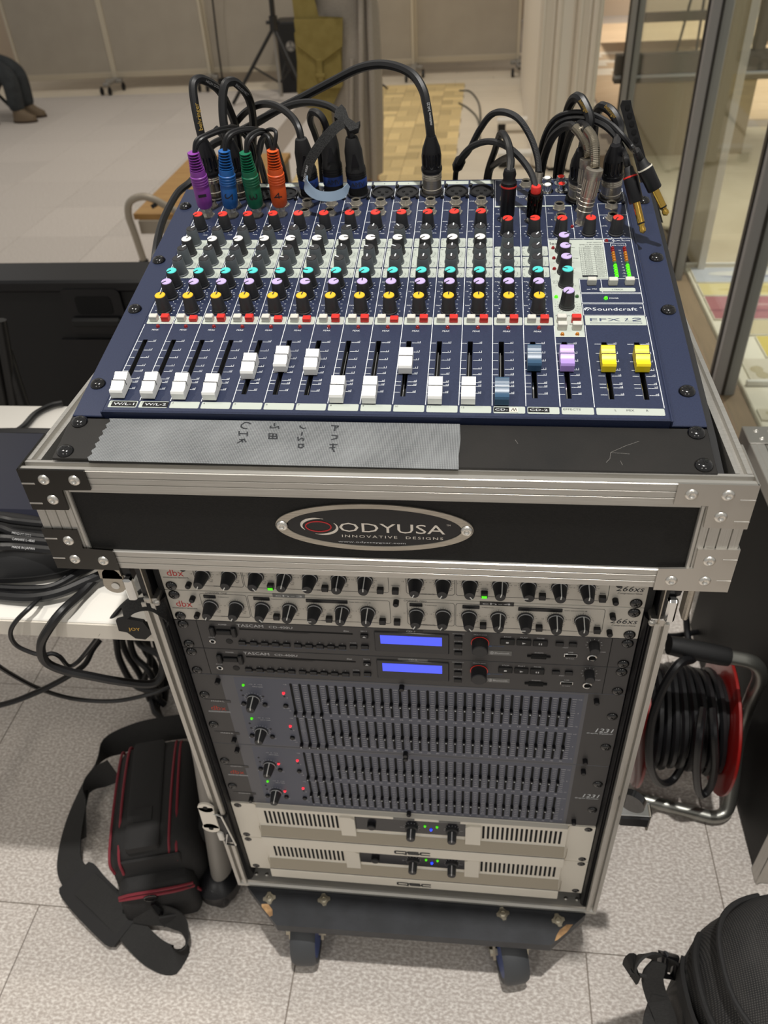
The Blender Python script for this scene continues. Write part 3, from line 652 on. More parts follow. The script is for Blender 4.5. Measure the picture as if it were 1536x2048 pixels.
PTR_K = G().box(-.5, .5, .3, 4.7, 16.4, 16.85).prism([(4.75, 16.6), (5.2, 15.0), (6.2, 4.2), (5.9, 4.2), (4.9, 15.0), (4.4, 16.4)], 'x', -.4, .4).mesh('pointer', M['c_dark'], 0)
PTR_W = G().box(-.55, .55, .5, 4.7, 16.4, 16.85).mesh('pointer', M['white_ink'], 0)
def knob(par, x, y, z, cap, ang, grey=False):
    k = place(KNOB_G if grey else KNOB_D, 'knob', par, x, y, z)
    inst(CAPS[cap], 'knob_cap', k); inst(PTR_W if cap == 'c_dark' else PTR_K, 'pointer', k, rot=rz(-ang))
    return k
def button_mesh(m, w, d, h): return G().box(-w/2, w/2, -d/2, d/2, 0, h, 0, .5).mesh('push_button', m, 30)

# ================================================================== MIXER (local: x right, v up the panel, h out of it)
MR = Matrix(((0.999987, -0.000357, 0.005092), (0.001291, 0.982816, -0.184581), (-0.004939, 0.184585, 0.982804)))
MT = Vector((-0.66, -41.0, 1001.3))
def mx(x, v, h): return MT + MR @ Vector((x, v, h))
def mxp(px, py, h):
    """the point at height h over the mixer panel seen at a pixel"""
    d = CX*((px-768)/FPX) + CY*((py-1024)/FPX) + CZ; n = MR @ Vector((0, 0, 1)); p = MT + n*h
    return CAM + d*((p-CAM).dot(n)/d.dot(n))
mixer = thing('audio_mixer', 'dark blue mixing console with rows of coloured knobs and white faders', 'mixer', MT, rot=MR)
H = 6.0; X0 = -213.0
SLOTS = [(-206.0+25*i) for i in range(15)]+[175.2, 200.6]
SL0, SL1, SLW = 9.0, 77.0, 2.0
def slotx(i): return SLOTS[i]
# top sheet with real fader slots cut through it
g = G(); xs = sorted([-214.2, 214.2]+[x-SLW for x in SLOTS]+[x+SLW for x in SLOTS]); ys = [-11.2, SL0, SL1, 344.2]
holes = {(round(x-SLW, 3)) for x in SLOTS}
for i in range(len(xs)-1):
    for j in range(3):
        if j == 1 and round(xs[i], 3) in holes: continue
        g.rect(xs[i], xs[i+1], ys[j], ys[j+1], H)
c = 1.2; a0, a1, b0, b1 = -214.2, 214.2, -11.2, 344.2
o_ = [(a0-c, b0-c), (a1+c, b0-c), (a1+c, b1+c), (a0-c, b1+c)]; i_ = [(a0, b0), (a1, b0), (a1, b1), (a0, b1)]
for k in range(4):
    q = (k+1) % 4
    g.add([(*i_[k], H), (*i_[q], H), (*o_[q], H-c), (*o_[k], H-c)], [(3, 2, 1, 0)])
    g.add([(*o_[k], H-c), (*o_[q], H-c), (*o_[q], -9), (*o_[k], -9)], [(3, 2, 1, 0)])
g.rect(a0-c, a1+c, b0-c, b1+c, -60)
part(g, 'top_sheet', M['navy'], mixer, smooth=50)
g = G(); g.box(-208, 208, 0, 335, -62, -9.2, 0, 3); part(g, 'underbody', M['black_m'], mixer)
for k in (-1, 1):
    e = part(G().box(215.6*k, 242*k, -12, 345, -2.5, 0, 0, .6).box(215.5*k, 217.5*k, -12, 345, -2, 4.5, 0, .5), 'rack_ear', M['navy'], mixer)
    for v in (308, 207, 128, 25.5): place(SCREW, 'screw', e, 233*k, v, 0, random.uniform(0, 90))
LINER = G(); LINER.box(-SLW-.3, SLW+.3, SL0-.5, SL1+.5, -8, -7.6).box(-SLW-.5, -SLW, SL0-.5, SL1+.5, -8, H-.05).box(SLW, SLW+.5, SL0-.5, SL1+.5, -8, H-.05).box(-SLW, SLW, SL1, SL1+.6, -8, H-.05).box(-SLW, SLW, SL0-.6, SL0, -8, H-.05)
LINER = LINER.mesh('fader_slot', M['void'], 0)
RAILM = G().box(-.9, -.3, SL0, SL1-9, -6, 1.5).mesh('slide_rail', M['chrome'], 0)
for i, x in enumerate(SLOTS):
    f = place(LINER, 'fader_slot', mixer, x, 0)
    inst(RAILM, 'slide_rail', f)
# printed pale fields
z = H+.12
def field(name, x0, x1, y0, y1, r=0):
    part(G().rect(x0, x1, y0, y1, z, 0, r), name, M['light'], mixer, smooth=0)
for i in range(14):
    x = X0+25*i
    for a, b in (((217.5, 232.5), (184, 216), (168, 182.5)) if i < 12 else ((202, 217.5), (185, 200.5), (168, 183.5))): field('printed_field', x+1.2, x+24.2, a, b, 1.5)
    field('switch_strip', x+1, x+24.3, 98.8, 109.6, 1.2)
    if i < 12: field('number_strip', x+1.2, x+24.2, 335, 341.8)
for i in range(15): field('write_on_strip', X0+25*i+1, X0+25*i+24.3, -8.2, -.7, 1)
field('write_on_strip', X0+375+1, 211.8, -8.2, -.7, 1)
part(G().add([(137.2, 83.5, z), (161, 83.5, z), (161, 165.4, z), (186.4, 165.4, z), (186.4, 228.3, z), (137.2, 228.3, z)], [(0, 1, 2, 3, 4, 5)]), 'effects_field', M['light'], mixer, smooth=0)
field('model_field', 162.4, 211.2, 99.3, 111.9, 1); field('printed_field', 177.5, 207.5, 146.3, 151.8, 1.5); field('printed_field', 88, 162, 288.2, 290.6)
# printed white lines
g = G(); z = H+.1
for i in range(1, 12): g.line(X0+25*i, 98, X0+25*i, 334, .55, z)
for i in range(0, 15): g.line(X0+25*i, 0, X0+25*i, 98, .55, z)
for x, a, b in ((X0, 110, 334), (86.8, 98, 342), (112.3, 98, 290), (137.2, 166, 290), (137.2, 0, 83), (162, 0, 99), (212, 0, 111)): g.line(x, a, x, b, .55, z)
for (x0, y0, x1, y1) in ((88.5, 290, 88.5, 341.5), (88.5, 341.5, 164, 341.5), (109.8, 309.5, 109.8, 341.5), (109.8, 309.5, 164, 309.5), (164, 290, 164, 341.5), (137.2, 230.2, 137.2, 309), (161.8, 230.2, 161.8, 289), (186.8, 230.2, 186.8, 292.8),
    (137.2, 230, 212.3, 230), (187, 292.5, 213, 292.5), (187, 271.5, 213, 271.5), (213, 271.5, 213, 322), (212.3, 230, 213, 271), (187, 229, 186.2, 166), (212.3, 230, 211.8, 130), (187, 165.4, 211.8, 165.4), (161.6, 164.6, 186, 164.6), (161.6, 145, 161.6, 164.6),
    (161.6, 145, 211.6, 145), (179.8, 145, 179.8, 164.6), (161.6, 143.3, 211.6, 143.3), (161.6, 129.9, 211.4, 129.9), (161.6, 129.9, 161.6, 143.3), (161.8, 128.6, 211.2, 128.6), (161.8, 112.8, 161.8, 128.6), (161.8, 112.8, 211.2, 112.8), (211.2, 112, 211.4, 130)):
    g.line(x0, y0, x1, y1, .5, z)
g.path(rrect(187.6, 196.5, 223.3, 229, 1.2), .45, z, 0, True); g.path(rrect(193, 206.5, 216.5, 222, 1), .4, z)
SCALE = ((74.5, '10'), (62.7, '5'), (52.8, '0'), (42.4, '5'), (35.5, '10'), (26, '20'), (21.8, '30'), (13.7, '00'))
for x in SLOTS:
    for v, t_ in SCALE:
        g.line(x-7.5, v, x-2.6, v, .42, z); g.line(x+2.6, v, x+9.5, v, .42, z); g.line(x+9.3, v, x+9.3, v+2.4, .3, z); g.text(t_, x+7.2, v+.5, 1.35, z)
def dial(x, y, r0=7.6, r1=9.0, n=11, ink=0):
    for k in range(n):
        a = R_(-150+300*k/(n-1)); g.line(x+r0*math.sin(a), y+r0*math.cos(a), x+r1*math.sin(a), y+r1*math.cos(a), .5, z, ink)
KX = [-200.4+25*i for i in range(12)]+[99.4, 124.4]
for i, x in enumerate(KX):
    for v in (117.9, 138.5, 155.5): dial(x, v)
    dial(x, 253 if i < 12 else 239.5)
    g.text('PEAK', x-1, 89.5, 2, z, 0, 6.2, .15, 'C'); g.text('BAL' if i > 11 else 'PAN', x-11, 125.5, 1.5, z, 0, 3.6); g.text('FX', x-11, 146, 1.5, z); g.text('AUX1', x-11, 160.5, 1.5, z, 0, 4.2)
    for v, q in ((117.9, 'L'), (138.5, '0'), (155.5, '0')): g.text(q, x-7, v-11, 1.3, z); g.text('R' if q == 'L' else '10', x+6, v-11, 1.3, z)
    if i < 12:
        g.text('LINE', x-11.5, 300, 1.6, z, 0, 4.6); g.text('INSERT', x-11.5, 283, 1.5, z, 0, 5.4); g.text('GAIN', x-11.5, 262, 1.6, z, 0, 4.6); g.text('LINE', x-11.5, 244, 1.4, z, 0, 4.2); g.text('+60dB', x+4, 241.5, 1.3, z)
    else:
        g.text('L', x-8, 283, 1.8, z); g.text('(MONO)', x-10.5, 275, 1.4, z, 0, 5.5); g.text('R', x-8, 264, 1.8, z); g.text('GAIN', x-11, 252, 1.6, z, 0, 4.6)
for x, y in ((149, 239), (174.8, 239), (199.2, 238.5)):
    dial(x, y); g.text('LEVEL', x-11.5, 251, 1.7, z, 0, 5.4); g.text('0', x-6, y-10.5, 1.4, z); g.text('10', x+4, y-10.5, 1.4, z)
g.text('L', 139.5, 283, 1.8, z); g.text('(MONO)', 138.5, 275.5, 1.4, z, 0, 5.5); g.text('R', 141.5, 263, 1.8, z); g.text('R', 165.5, 264, 1.8, z); g.text('STEREO RETURN', 140, 286, .1, z)
g.text('PK', 160, 247, 1.5, z, 0, 2.6); g.text('FX BUS', 112, 322, 1.5, z); g.text('2TK IN', 112, 306, 1.5, z, 0, 5)
g.text('AFL/PFL ACTIVE', 194.6, 225.3, 1.9, z, 0, 16.5); g.text('MIX / SOLO', 194.4, 217.6, 1.8, z, 0, 11)
for k, t_ in enumerate(('16', '10', '6', '3', '0', '-3', '-6', '-10', '-16', '-22')): g.text(t_, 200.3, 209.5-4.4*k*1.03, 1.6, z, 0, None, 0, 'C')
g.text('PRE', 171.4, 149.3, 1.7, z, 0, 4); g.line(167, 149.6, 170, 149.6, .6, z); g.text('POWER', 184.8, 135.7, 2, z, 0, 7.5)
g.text('Soundcraft', 169.6, 119.2, 4.4, z, 0, 36.2); g.path(ell(209, 123.4, .8, .8, 10), .3, z, 0, True)
for r0, aa, bb in ((4.2, 20, 160), (2.9, 90, 175)):
    for k in range(8):
        p, q = R_(aa+(bb-aa)*k/8), R_(aa+(bb-aa)*(k+1)/8); g.line(165.6+r0*.75*math.cos(p), 119.2+r0*math.sin(p), 165.6+r0*.75*math.cos(q), 119.2+r0*math.sin(q), .8, z)
g.line(165.2, 119.2, 166.8, 121.6, .6, z)
hp = [(192.4+2*math.cos(R_(a)), 266+2.2*math.sin(R_(a))) for a in range(0, 181, 30)]; g.path(hp, .4, z); g.box(190, 191, 264.6, 266.4, z, z+.05).box(193.9, 194.9, 264.6, 266.4, z, z+.05)
part(g, 'printed_lines', M['white_ink'], mixer, smooth=0)
# dark ink on the pale fields
g = G(); z = H+.2
for i in range(12): g.text(str(i+1), X0+25*i+2.2, -3.4, 2, z); g.text(str(i+1), X0+25*i+12.5, 337.3, 1.9, z, 0, None, 0, 'C')
g.text('S1', X0+300+2, -3.4, 2, z); g.text('S2', X0+325+2, -3.4, 2, z)
g.text('EFFECTS', X0+350+2.2, -3.9, 2.1, z, 0, 12.6); g.text('L', 177, -4.2, 2.3, z, 0, None, 0, 'C'); g.text('MIX', 187.5, -4.2, 2.3, z, 0, 5.4, 0, 'C'); g.text('R', 199.6, -4.2, 2.3, z, 0, None, 0, 'C')
for i, x in enumerate(KX):
    for v in ((226.5, 192.7, 175.4, 208.5) if i < 12 else (210, 192.7, 175.4)):
        for k, t_ in enumerate(('0', '5', '9', '12', '15')): g.text(t_, x+(8.6, 9, 8.2, 6.8, 5)[k], v-1.5-1.9*k, 1.15, z)
        for k, t_ in enumerate(('3', '6', '12')): g.text(t_, x-(10.5, 10, 8.5)[k], v-2-2.6*k, 1.15, z)
    g.text('HF', x-10.8, (229 if i < 12 else 214), 1.5, z); g.text('MF', x-10.8, (212 if i < 12 else 197), 1.5, z); g.text('LF', x-10.8, 179.5, 1.5, z)
z = H+.2
g.text('lexicon', 138.6, 219.8, 5.2, z, 0, 19.5); g.text('24-BIT DIGITAL', 185.3, 222.6, 1.6, z, 0, 13.5, 0, 'R'); g.text('EFFECTS PROCESSOR', 185.3, 218.9, 1.6, z, 0, 20, 0, 'R')
g.text('BANK A', 170, 216.2, 1.1, z, 0, 5.5); g.text('BANK B', 178.5, 216.2, 1.1, z, 0, 5.5)
for k in range(17): g.line(164.6, 215.8-3*k, 185.5, 215.8-3*k, .22, z)
for x in (164.6, 168.4, 177.6, 185.5): g.line(x, 215.8, x, 167.8, .22, z)
A_ = ['S.HALL', 'L.HALL', 'V.HALL', 'B.HALL', 'S.PLT', 'L.PLT', 'V.PLT', 'R.PLT', 'ROOM', 'STUDIO', 'CHAMB', 'AMB', 'ARENA', 'GATED', 'REV', 'REVERSE']
B_ = ['SPRING', 'S.DLY', 'T.DLY', 'P.DLY', 'M.DLY', 'R.DLY', 'CHORUS', 'FLANGE', 'PHASER', 'TREM/P', 'ROTARY', 'VIBRATO', 'PITCH', 'DETUNE', 'PH/DLY', 'ROT/REV']
for k in range(16):
    y = 215.8-3*k-2.3; g.text(str(k+1), 166.5, y, 1.2, z, 0, None, 0, 'C'); g.text(A_[k], 169, y, 1.2, z, 0, 5.6); g.text(B_[k], 178.2, y, 1.2, z, 0, 6)
g.line(164.6, 169.3, 177.6, 169.3, 2.8, z+.02)
g.text('FX SEL', 154, 214.5, 1.4, z, 0, 7); g.text('FX FDBK', 155, 197, 1.4, z, 0, 8); g.text('AUX1', 155, 181, 1.3, z, 0, 4); g.text('FX TO', 138.6, 161, 1.5, z, 0, 6); g.text('AUX1', 138.6, 158.4, 1.5, z, 0, 5.5)
for cx_, cy_, n_ in ((149.3, 124.7, 16), (149.4, 156, 7), (149.4, 175.6, 7), (149.3, 192.7, 7)):
    for k in range(n_):
        a = R_(-150+300*k/(n_-1)); g.line(cx_+7.8*math.sin(a), cy_+7.8*math.cos(a), cx_+8.9*math.sin(a), cy_+8.9*math.cos(a), .35, z)
        if n_ == 16: g.text(str(k+1), cx_+10.4*math.sin(a), cy_+10.2*math.cos(a)-.6, 1.2, z, 0, None, 0, 'C')
g.text('PROGRAM SELECT', 149, 110.8, 2, z, 0, 20, 0, 'C'); g.text('TAP TEMPO', 155, 98.9, 1.6, z, 0, 11, 0, 'C'); g.text('2 TRACK', 192.5, 148.3, 1.9, z, 0, 9.5, 0, 'C')
part(g, 'printed_legends', M['dark_ink'], mixer, smooth=0)
g = G(); g.text('EFX', 166.4, 104.6, 4.2, H+.2, 0, 24.5); g.path(rrect(166.6, 207.6, 101.3, 102.9, .3), .25, H+.2, 0, True)
g.path([(194.2, 107.9), (196.8, 108.8), (196.8, 104.7), (193.8, 104.7), (200, 104.7)], .3, H+.2); g.path([(200.5, 108), (202, 108.8), (206.3, 108.8), (207.3, 107.8), (206.5, 106.9), (200.8, 105.6), (200.5, 104.7), (207.5, 104.7)], .9, H+.2); g.path([(194.8, 105.2), (196.8, 108.4)], .9, H+.2)
part(g, 'model_lettering', M['navy_ink'], mixer, smooth=0)
# label-tape stickers
def sticker(x0, x1, y0, y1, txt, mt='sticker_k', ink='white_ink', par=None, zz=H+.25, hh=None, w=None):
    s_ = part(G().box(x0, x1, y0, y1, zz, zz+.25), 'label_sticker', M[mt], par, smooth=0)
    part(G().text(txt, (x0+x1)/2, (y0+y1)/2-(hh or (y1-y0)*.5)/2, hh or (y1-y0)*.5, zz+.3, 0, w or (x1-x0)*.84, 0, 'C'), 'sticker_text', M[ink], s_, smooth=0)
sticker(-209.5, -189.5, -7.3, -1.7, 'W/L-1', par=mixer); sticker(-184, -163.5, -7.3, -1.7, 'W/L-2', par=mixer)
sticker(88.3, 99.5, -6.8, -2.2, 'CD-', par=mixer); sticker(113.5, 129, -6.6, -2, 'CD-2', par=mixer)
s_ = part(G().box(99.5, 106, -6.8, -2.2, H+.25, H+.5), 'label_sticker', M['paper'], mixer, smooth=0)
part(G().path([(101, -6), (102.5, -3), (103.2, -6), (104.4, -3), (105, -6)], .5, H+.6), 'sticker_text', M['dark_ink'], s_, smooth=0)
# knobs
LL, LC = 225, 232
RED = [225, 232, 228, 228, 20, 25, 40, 60, 268, 222, 28, 226, 222, 262, 215]
WHT = [30, 232, 232, 240, 100, 95, 90, 88, 95, 228, 228, 230]
HF_ = [35, 32, 30, 28, 10, -30, 60, 10, -35, 5, 3, 3]; MF_ = [35, 30, 30, 28, 285, 285, -8, 290, 295, 8, 3, 5]; LF_ = [35, 32, 30, 30, 290, 290, 300, 0, 8, 8, 2, 2]
TEAL = [228, 228, 232, 232, 270, 280, 222, 222, 225, 228, 228, 228, 228, 228]; LAV = [228, 225, 232, 228, 60, 80, 50, 0, 2, 230, 228, 226, 230, 228]; YEL = [12, 14, 8, 6, 10, 12, 8, 0, 5, 2, 2, 0, 3, 2]
for i, x in enumerate(KX):
    knob(mixer, x, 117.9, H, 'c_yel', YEL[i]); knob(mixer, x, 138.5, H, 'c_lav', LAV[i]); knob(mixer, x, 155.5, H, 'c_teal', TEAL[i])
    if i < 12:
        knob(mixer, x, 253, H, 'c_red', RED[i]); knob(mixer, x, 226.5, H, 'c_dark', HF_[i], True); knob(mixer, x, 208.5, H, 'c_white', WHT[i]); knob(mixer, x, 192.7, H, 'c_dark', MF_[i], True); knob(mixer, x, 175.4, H, 'c_dark', LF_[i], True)
    else:
        knob(mixer, x, 239.5, H, 'c_red', RED[i])
        for v in (210, 192.7, 175.4): knob(mixer, x, v, H, 'c_dark', 8 if i == 12 else 30, True)
for x, v, cp, a in ((149, 239, 'c_red', 215), (174.8, 239, 'c_red', 5), (199.2, 238.5, 'c_red', 212), (149.1, 209.9, 'c_lav', 60), (149.3, 192.7, 'c_lav', 70), (149.4, 175.6, 'c_lav', 62), (149.4, 156, 'c_teal', 295), (148.5, 124.7, 'c_lav', 215)): knob(mixer, x, v, H, cp, a)
# switches, indicators
BW, BR = button_mesh(M['btn'], 7, 5.6, 5.2), button_mesh(M['btn_r'], 7, 5.6, 5.2)
BRd = button_mesh(M['btn_r'], 7, 5.6, 3.6)
for i, x in enumerate(KX):
    place(BW, 'push_button', mixer, x-5.6, 104.3, H+.1, label='bone coloured button'); place(BRd if i in (1, 4, 5, 8) else BR, 'push_button', mixer, x+4.9, 104.3, H+.1, label='red button')
    place(LED['led_off'], 'indicator_led', mixer, x+.2, 94.8, H)
BW2 = button_mesh(M['btn'], 7.6, 5.2, 6)
for x, v in ((143.2, 104.3), (143.2, 94.6), (155, 94.6), (171.4, 157.3), (189.2, 157), (203.2, 157.4)): place(BW2, 'push_button', mixer, x, v, H+.1)
place(button_mesh(M['btn_r'], 7.6, 5.2, 6), 'push_button', mixer, 155, 104.3, H+.1, label='red button')
for x, v, k in ((141.1, 213.9, 'led_off'), (141.1, 197.2, 'led_off'), (140.7, 180.3, 'led_off'), (140.4, 137.8, 'led_grn'), (157.8, 138.4, 'led_gd'), (143, 86.4, 'led_amb'), (154.9, 86.7, 'led_amb'), (189.8, 225.4, 'led_off'), (181.7, 136.2, 'led_grn'), (160.4, 250.5, 'led_off')): place(LED[k], 'indicator_led', mixer, x, v, H)
for cx_ in (194, 204.6):
    for k in range(12):
        kk = 'led_off' if k < 2 else ('led_amb' if k < 6 else ('led_gd' if k == 6 else 'led_grn'))
        place(LED[kk], 'meter_led', mixer, cx_-.1*k*.15, 213-4.0*k, H)
# fader caps
CAPP = [(-10.5, 1.2), (-10.5, 6.6), (-9.6, 8.4), (-6.8, 8.0), (-3.4, 8.8), (-.5, 10.6), (.5, 10.6), (1.6, 9.3), (3.4, 9.9), (4.0, 9.6), (5.9, 10.6), (6.5, 10.3), (8.4, 11.5), (9.8, 11.2), (10.6, 9.8), (10.6, 1.2)]
FC = {k: G().prism(CAPP, 'x', -5.3, 5.3).mesh('fader_cap', M[k], 25) for k in ('f_white', 'f_blue', 'f_lav', 'f_yel')}
FLN = {k: G().box(-5.35, 5.35, -.4, .4, 10.3, 10.75).prism([(-.4, 10.7), (.4, 10.7), (.4, 6), (-.4, 6)], 'x', 5.25, 5.4).mesh('fader_line', M[k], 0) for k in ('dark_ink', 'white_ink')}
STEM = G().box(-.8, .8, -3, 3, -6, 1.4).mesh('fader_stem', M['void'], 0)
FPX_ = [(244.5, 760), (303.5, 761), (364, 762.5), (425.8, 764), (502, 722), (569, 708), (628, 714), (677, 768.4), (741, 769.7), (811, 711), (870, 770.7), (934, 771), (1001.6, 772), (1066.7, 705.6), (1131.8, 706), (1210, 707), (1276, 707)]
for i, (a, b) in enumerate(FPX_):
    v = (MR.transposed() @ (mxp(a, b, H+10.7)-MT)).y
    k = 'f_white' if i < 12 else ('f_blue' if i < 14 else ('f_lav' if i == 14 else 'f_yel'))
    f = place(FC[k], 'fader_cap', mixer, SLOTS[i], v, H); inst(FLN['white_ink' if k == 'f_blue' else 'dark_ink'], 'fader_line', f); inst(STEM, 'fader_stem', f)
# sockets
JACK = G().lathe([(6.6, 0), (6.6, 1.4)], n=6, m=0).lathe([(5.6, 1.4), (4.7, 4.6), (4.6, 5.6), (3.6, 5.8), (3.4, 4.4)], n=18, m=0, cap0=False, cap1=False).lathe([(3.42, 4.5), (3.42, .5)], n=18, m=1, cap0=False).lathe([(4.2, 5.9), (3.7, 5.95)], n=18, m=1, cap0=False, cap1=False).mesh('jack_socket', [M['nickel'], M['void']], 35)
XLRS = G().lathe([(12.2, 0), (12.2, 1.6), (11.4, 2.4), (10.2, 2.4), (9.9, 1.2)], n=26, m=0, cap1=False).lathe([(9.9, 1.2), (9.9, .9)], n=26, m=1, cap0=False).box(-13, -9.4, 9.2, 12.6, 0, 2, 0, .6).box(9.4, 13, -12.6, -9.2, 0, 2, 0, .6)
for a, b in ((-4, 1.5), (4, 1.5), (0, -4)): XLRS.lathe([(1.7, .9), (1.7, 1.5), (1.2, 1.7)], (a, b, 0), n=10, m=2)
XLRS = XLRS.mesh('xlr_socket', [M['black'], M['black_m'], M['void']], 40)
SCR3 = G().lathe([(1.9, 0), (1.9, .8), (.9, 1.6)], n=10).mesh('socket_screw', M['screw'], 50)
for i in range(12):
    x = KX[i]; s_ = place(XLRS, 'xlr_socket', mixer, x, 318.6, H)
    inst(SCR3, 'socket_screw', s_, (-10.8, 10.9, 2)); inst(SCR3, 'socket_screw', s_, (10.8, -10.9, 2))
    place(JACK, 'jack_socket', mixer, x, 297.4, H); place(JACK, 'jack_socket', mixer, x+.8, 279, H, 15)
for x, v in ((169, 298.8), (200.2, 299.6)): place(XLRS, 'xlr_socket', mixer, x, v+4, H)
for x, v in ((99.5, 283), (99.5, 263), (124.5, 302), (119, 330), (124.5, 283), (124.5, 263), (149.8, 284.6), (150.3, 264), (171.4, 280), (169.6, 257), (199.4, 285.4), (198.4, 264.2), (99, 330), (99, 303)): place(JACK, 'jack_socket', mixer, x, v, H, random.choice((0, 12, 25)))
for k, (x, v) in enumerate(((139.9, 331), (153.6, 333), (139.8, 317.2), (153.6, 318.4))):
    r = place(G().lathe([(6.2, 0), (6.2, 1), (4.3, 1.2), (4.3, 7.5), (3.6, 7.8)], n=18).mesh('phono_socket', M['chrome'], 40), 'phono_socket', mixer, x, v, H)
    inst(G().lathe([(3.5, 7.6), (3.2, 8), (1.2, 8)], n=14).mesh('phono_core', M['c_red' if k % 2 else 'c_white'], 40), 'phono_core', r)

# ================================================================== FLIGHT CASE RACK with tray
case = thing('rack_flight_case', 'black flight case rack with aluminium edges, holding mixer tray and devices', 'flight case', (0, 200, 140))
def cp(g, name, mats, par=case, **k): return part(g, name, mats, par, True, **k)
TZ0, TZ1 = 888.5, 988.0
# lower shell
for k in (-1, 1):
    cp(G().box(254*k, 263*k, -2, 520, 145, 884), 'side_panel', M['lam'])
    RP = [(264.5*k, 60), (264.5*k, -12.5), (259.5*k, -12.5), (258.8*k, -7), (255.2*k, -7), (254.6*k, -12.5), (250.2*k, -12.5), (249.4*k, -9), (249.4*k, 4), (254*k, 4), (254*k, 60)]
    cp(G().prism([(249.4*k, -8), (247.8*k, -6), (247.4*k, -8), (245.4*k, -5), (245*k, -7), (242.2*k, -3), (242.2*k, 3), (249.4*k, 3)], 'z', 148, 747), 'inner_channel', M['black'])
    cp(G().prism(RP, 'z', 148, 747), 'front_upright', M['alu_v'])
    cp(G().box(241.5*k, 249*k, 3, 45, 150, 884), 'rack_rail', M['black_m'])
    cp(G().box(252*k, 264*k, -6, 45, 750, 884, 0, 1), 'recess_liner', M['black'])
    cp(G().box(252.8*k, 254*k, -12, 20, 747, 884), 'recess_edge', M['steel'])
    cp(G().box(246*k, 262*k, -11, 10, 742, 752, 0, 1).lathe([(3.4, 0), (3.4, 2), (1, 3.5)], (247.5*k, -11, 748), (0, -1, .5), 10), 'upright_cap', M['plate'])
BP = [(-12.5, 141), (-12.5, 145.5), (-9, 147), (-8, 150.5), (14, 152), (14.5, 155), (16, 155), (16, 152), (46, 153.5), (46, 141)]
cp(G().prism(BP, 'x', -264.5, 264.5), 'bottom_rail', M['alu'])
for x in (-238, -222, 222, 238): cp(G().lathe([(2.6, 0), (2.6, .8), (1, 1.6)], (x, 2, 151.6), n=10), 'rail_rivet', M['rivet'])
cp(G().box(-255, 255, 46, 520, 141, 152), 'bottom_panel', M['lam']); cp(G().box(-255, 255, 511, 520, 152, 884), 'back_panel', M['lam'])
cp(G().box(-264, 264, -2, 520, 879, 887), 'top_panel', M['lam'])
# tray
for k in (-1, 1): cp(G().box(254*k, 263*k, -96, 345, TZ0, 982), 'tray_side', M['lam']); cp(G().prism([(-95, 900), (-95, 984), (-60, 992.5), (290, 1056), (290, 900)], 'x', 242.2*k, 247*k), 'mount_cheek', M['black_m'])
cp(G().box(-263, 263, 336, 345, TZ0, 982), 'tray_back', M['lam']); cp(G().box(-258, 258, -100, 340, TZ0, 893), 'tray_floor', M['lam'])
cp(G().box(-232, 232, -106.5, -98, 900, 978), 'front_panel', M['lam'])
def rim(par_axis, a0, a1, o, i_):    # double-lip extrusion; o = outer coordinate, i_ = inner
    s_ = 1 if i_ > o else -1
    return [(o, 967), (o, TZ1), (o+s_*3.6, TZ1), (o+s_*4.2, TZ1-3.6), (o+s_*8.2, TZ1-3.6), (o+s_*8.8, TZ1), (o+s_*11.6, TZ1), (o+s_*12, 967)]
cp(G().prism(rim('y', 0, 0, -108.5, 0), 'x', -264.5, 264.5), 'rim_front', M['alu']); cp(G().prism(rim('y', 0, 0, 346, 0), 'x', -264.5, 264.5), 'rim_back', M['alu'])
for k in (-1, 1): cp(G().prism([(p[0], p[1]) for p in rim('x', 0, 0, 264.5*k, 0)], 'y', -96.4, 334), 'rim_side', M['alu'])
def front_face(x0, x1, z0, z1, gro, horiz, name, mt):
    g = G(); n = len(gro)+1
    if horiz:
        e = [z0]+[z for z in gro]+[z1]; prof = []
        for a, b in zip(e, e[1:]): prof += [(-108.2, a), (-109.2, a+.5), (-109.2, b-.5), (-108.2, b)]
        g.prism([(-104, z0)]+prof+[(-104, z1)], 'x', x0, x1)
    else:
        e = [x0]+list(gro)+[x1]; prof = []
        for a, b in zip(e, e[1:]): prof += [(a, -108.2), (a+.5, -109.2), (b-.5, -109.2), (b, -108.2)]
        g.prism([(x0, -104)]+prof+[(x1, -104)], 'z', z0, z1)
    cp(g, name, M[mt], smooth=20)
front_face(-264.3, 264.3, 969, 987.6, (975.3, 981), True, 'front_rail', 'alu'); front_face(-264.3, 264.3, 889, 907.5, (895.5, 902), True, 'front_rail', 'alu')
front_face(-264.3, -231.5, 907.6, 968.9, (-257, -248.5, -240.5, -234.5), False, 'front_post', 'alu_v'); front_face(231.5, 264.3, 907.6, 968.9, (234.5, 240.5, 248.5, 257), False, 'front_post', 'alu_v')
UP = [(-265, 989), (-212.5, 989), (-212.2, 971), (-235.5, 970.4), (-236, 951), (-265, 950.5)]; LO = [(-265, 931), (-236.3, 930.5), (-236.5, 911.5), (-212, 910), (-211.6, 888.4), (-265, 888.6)]
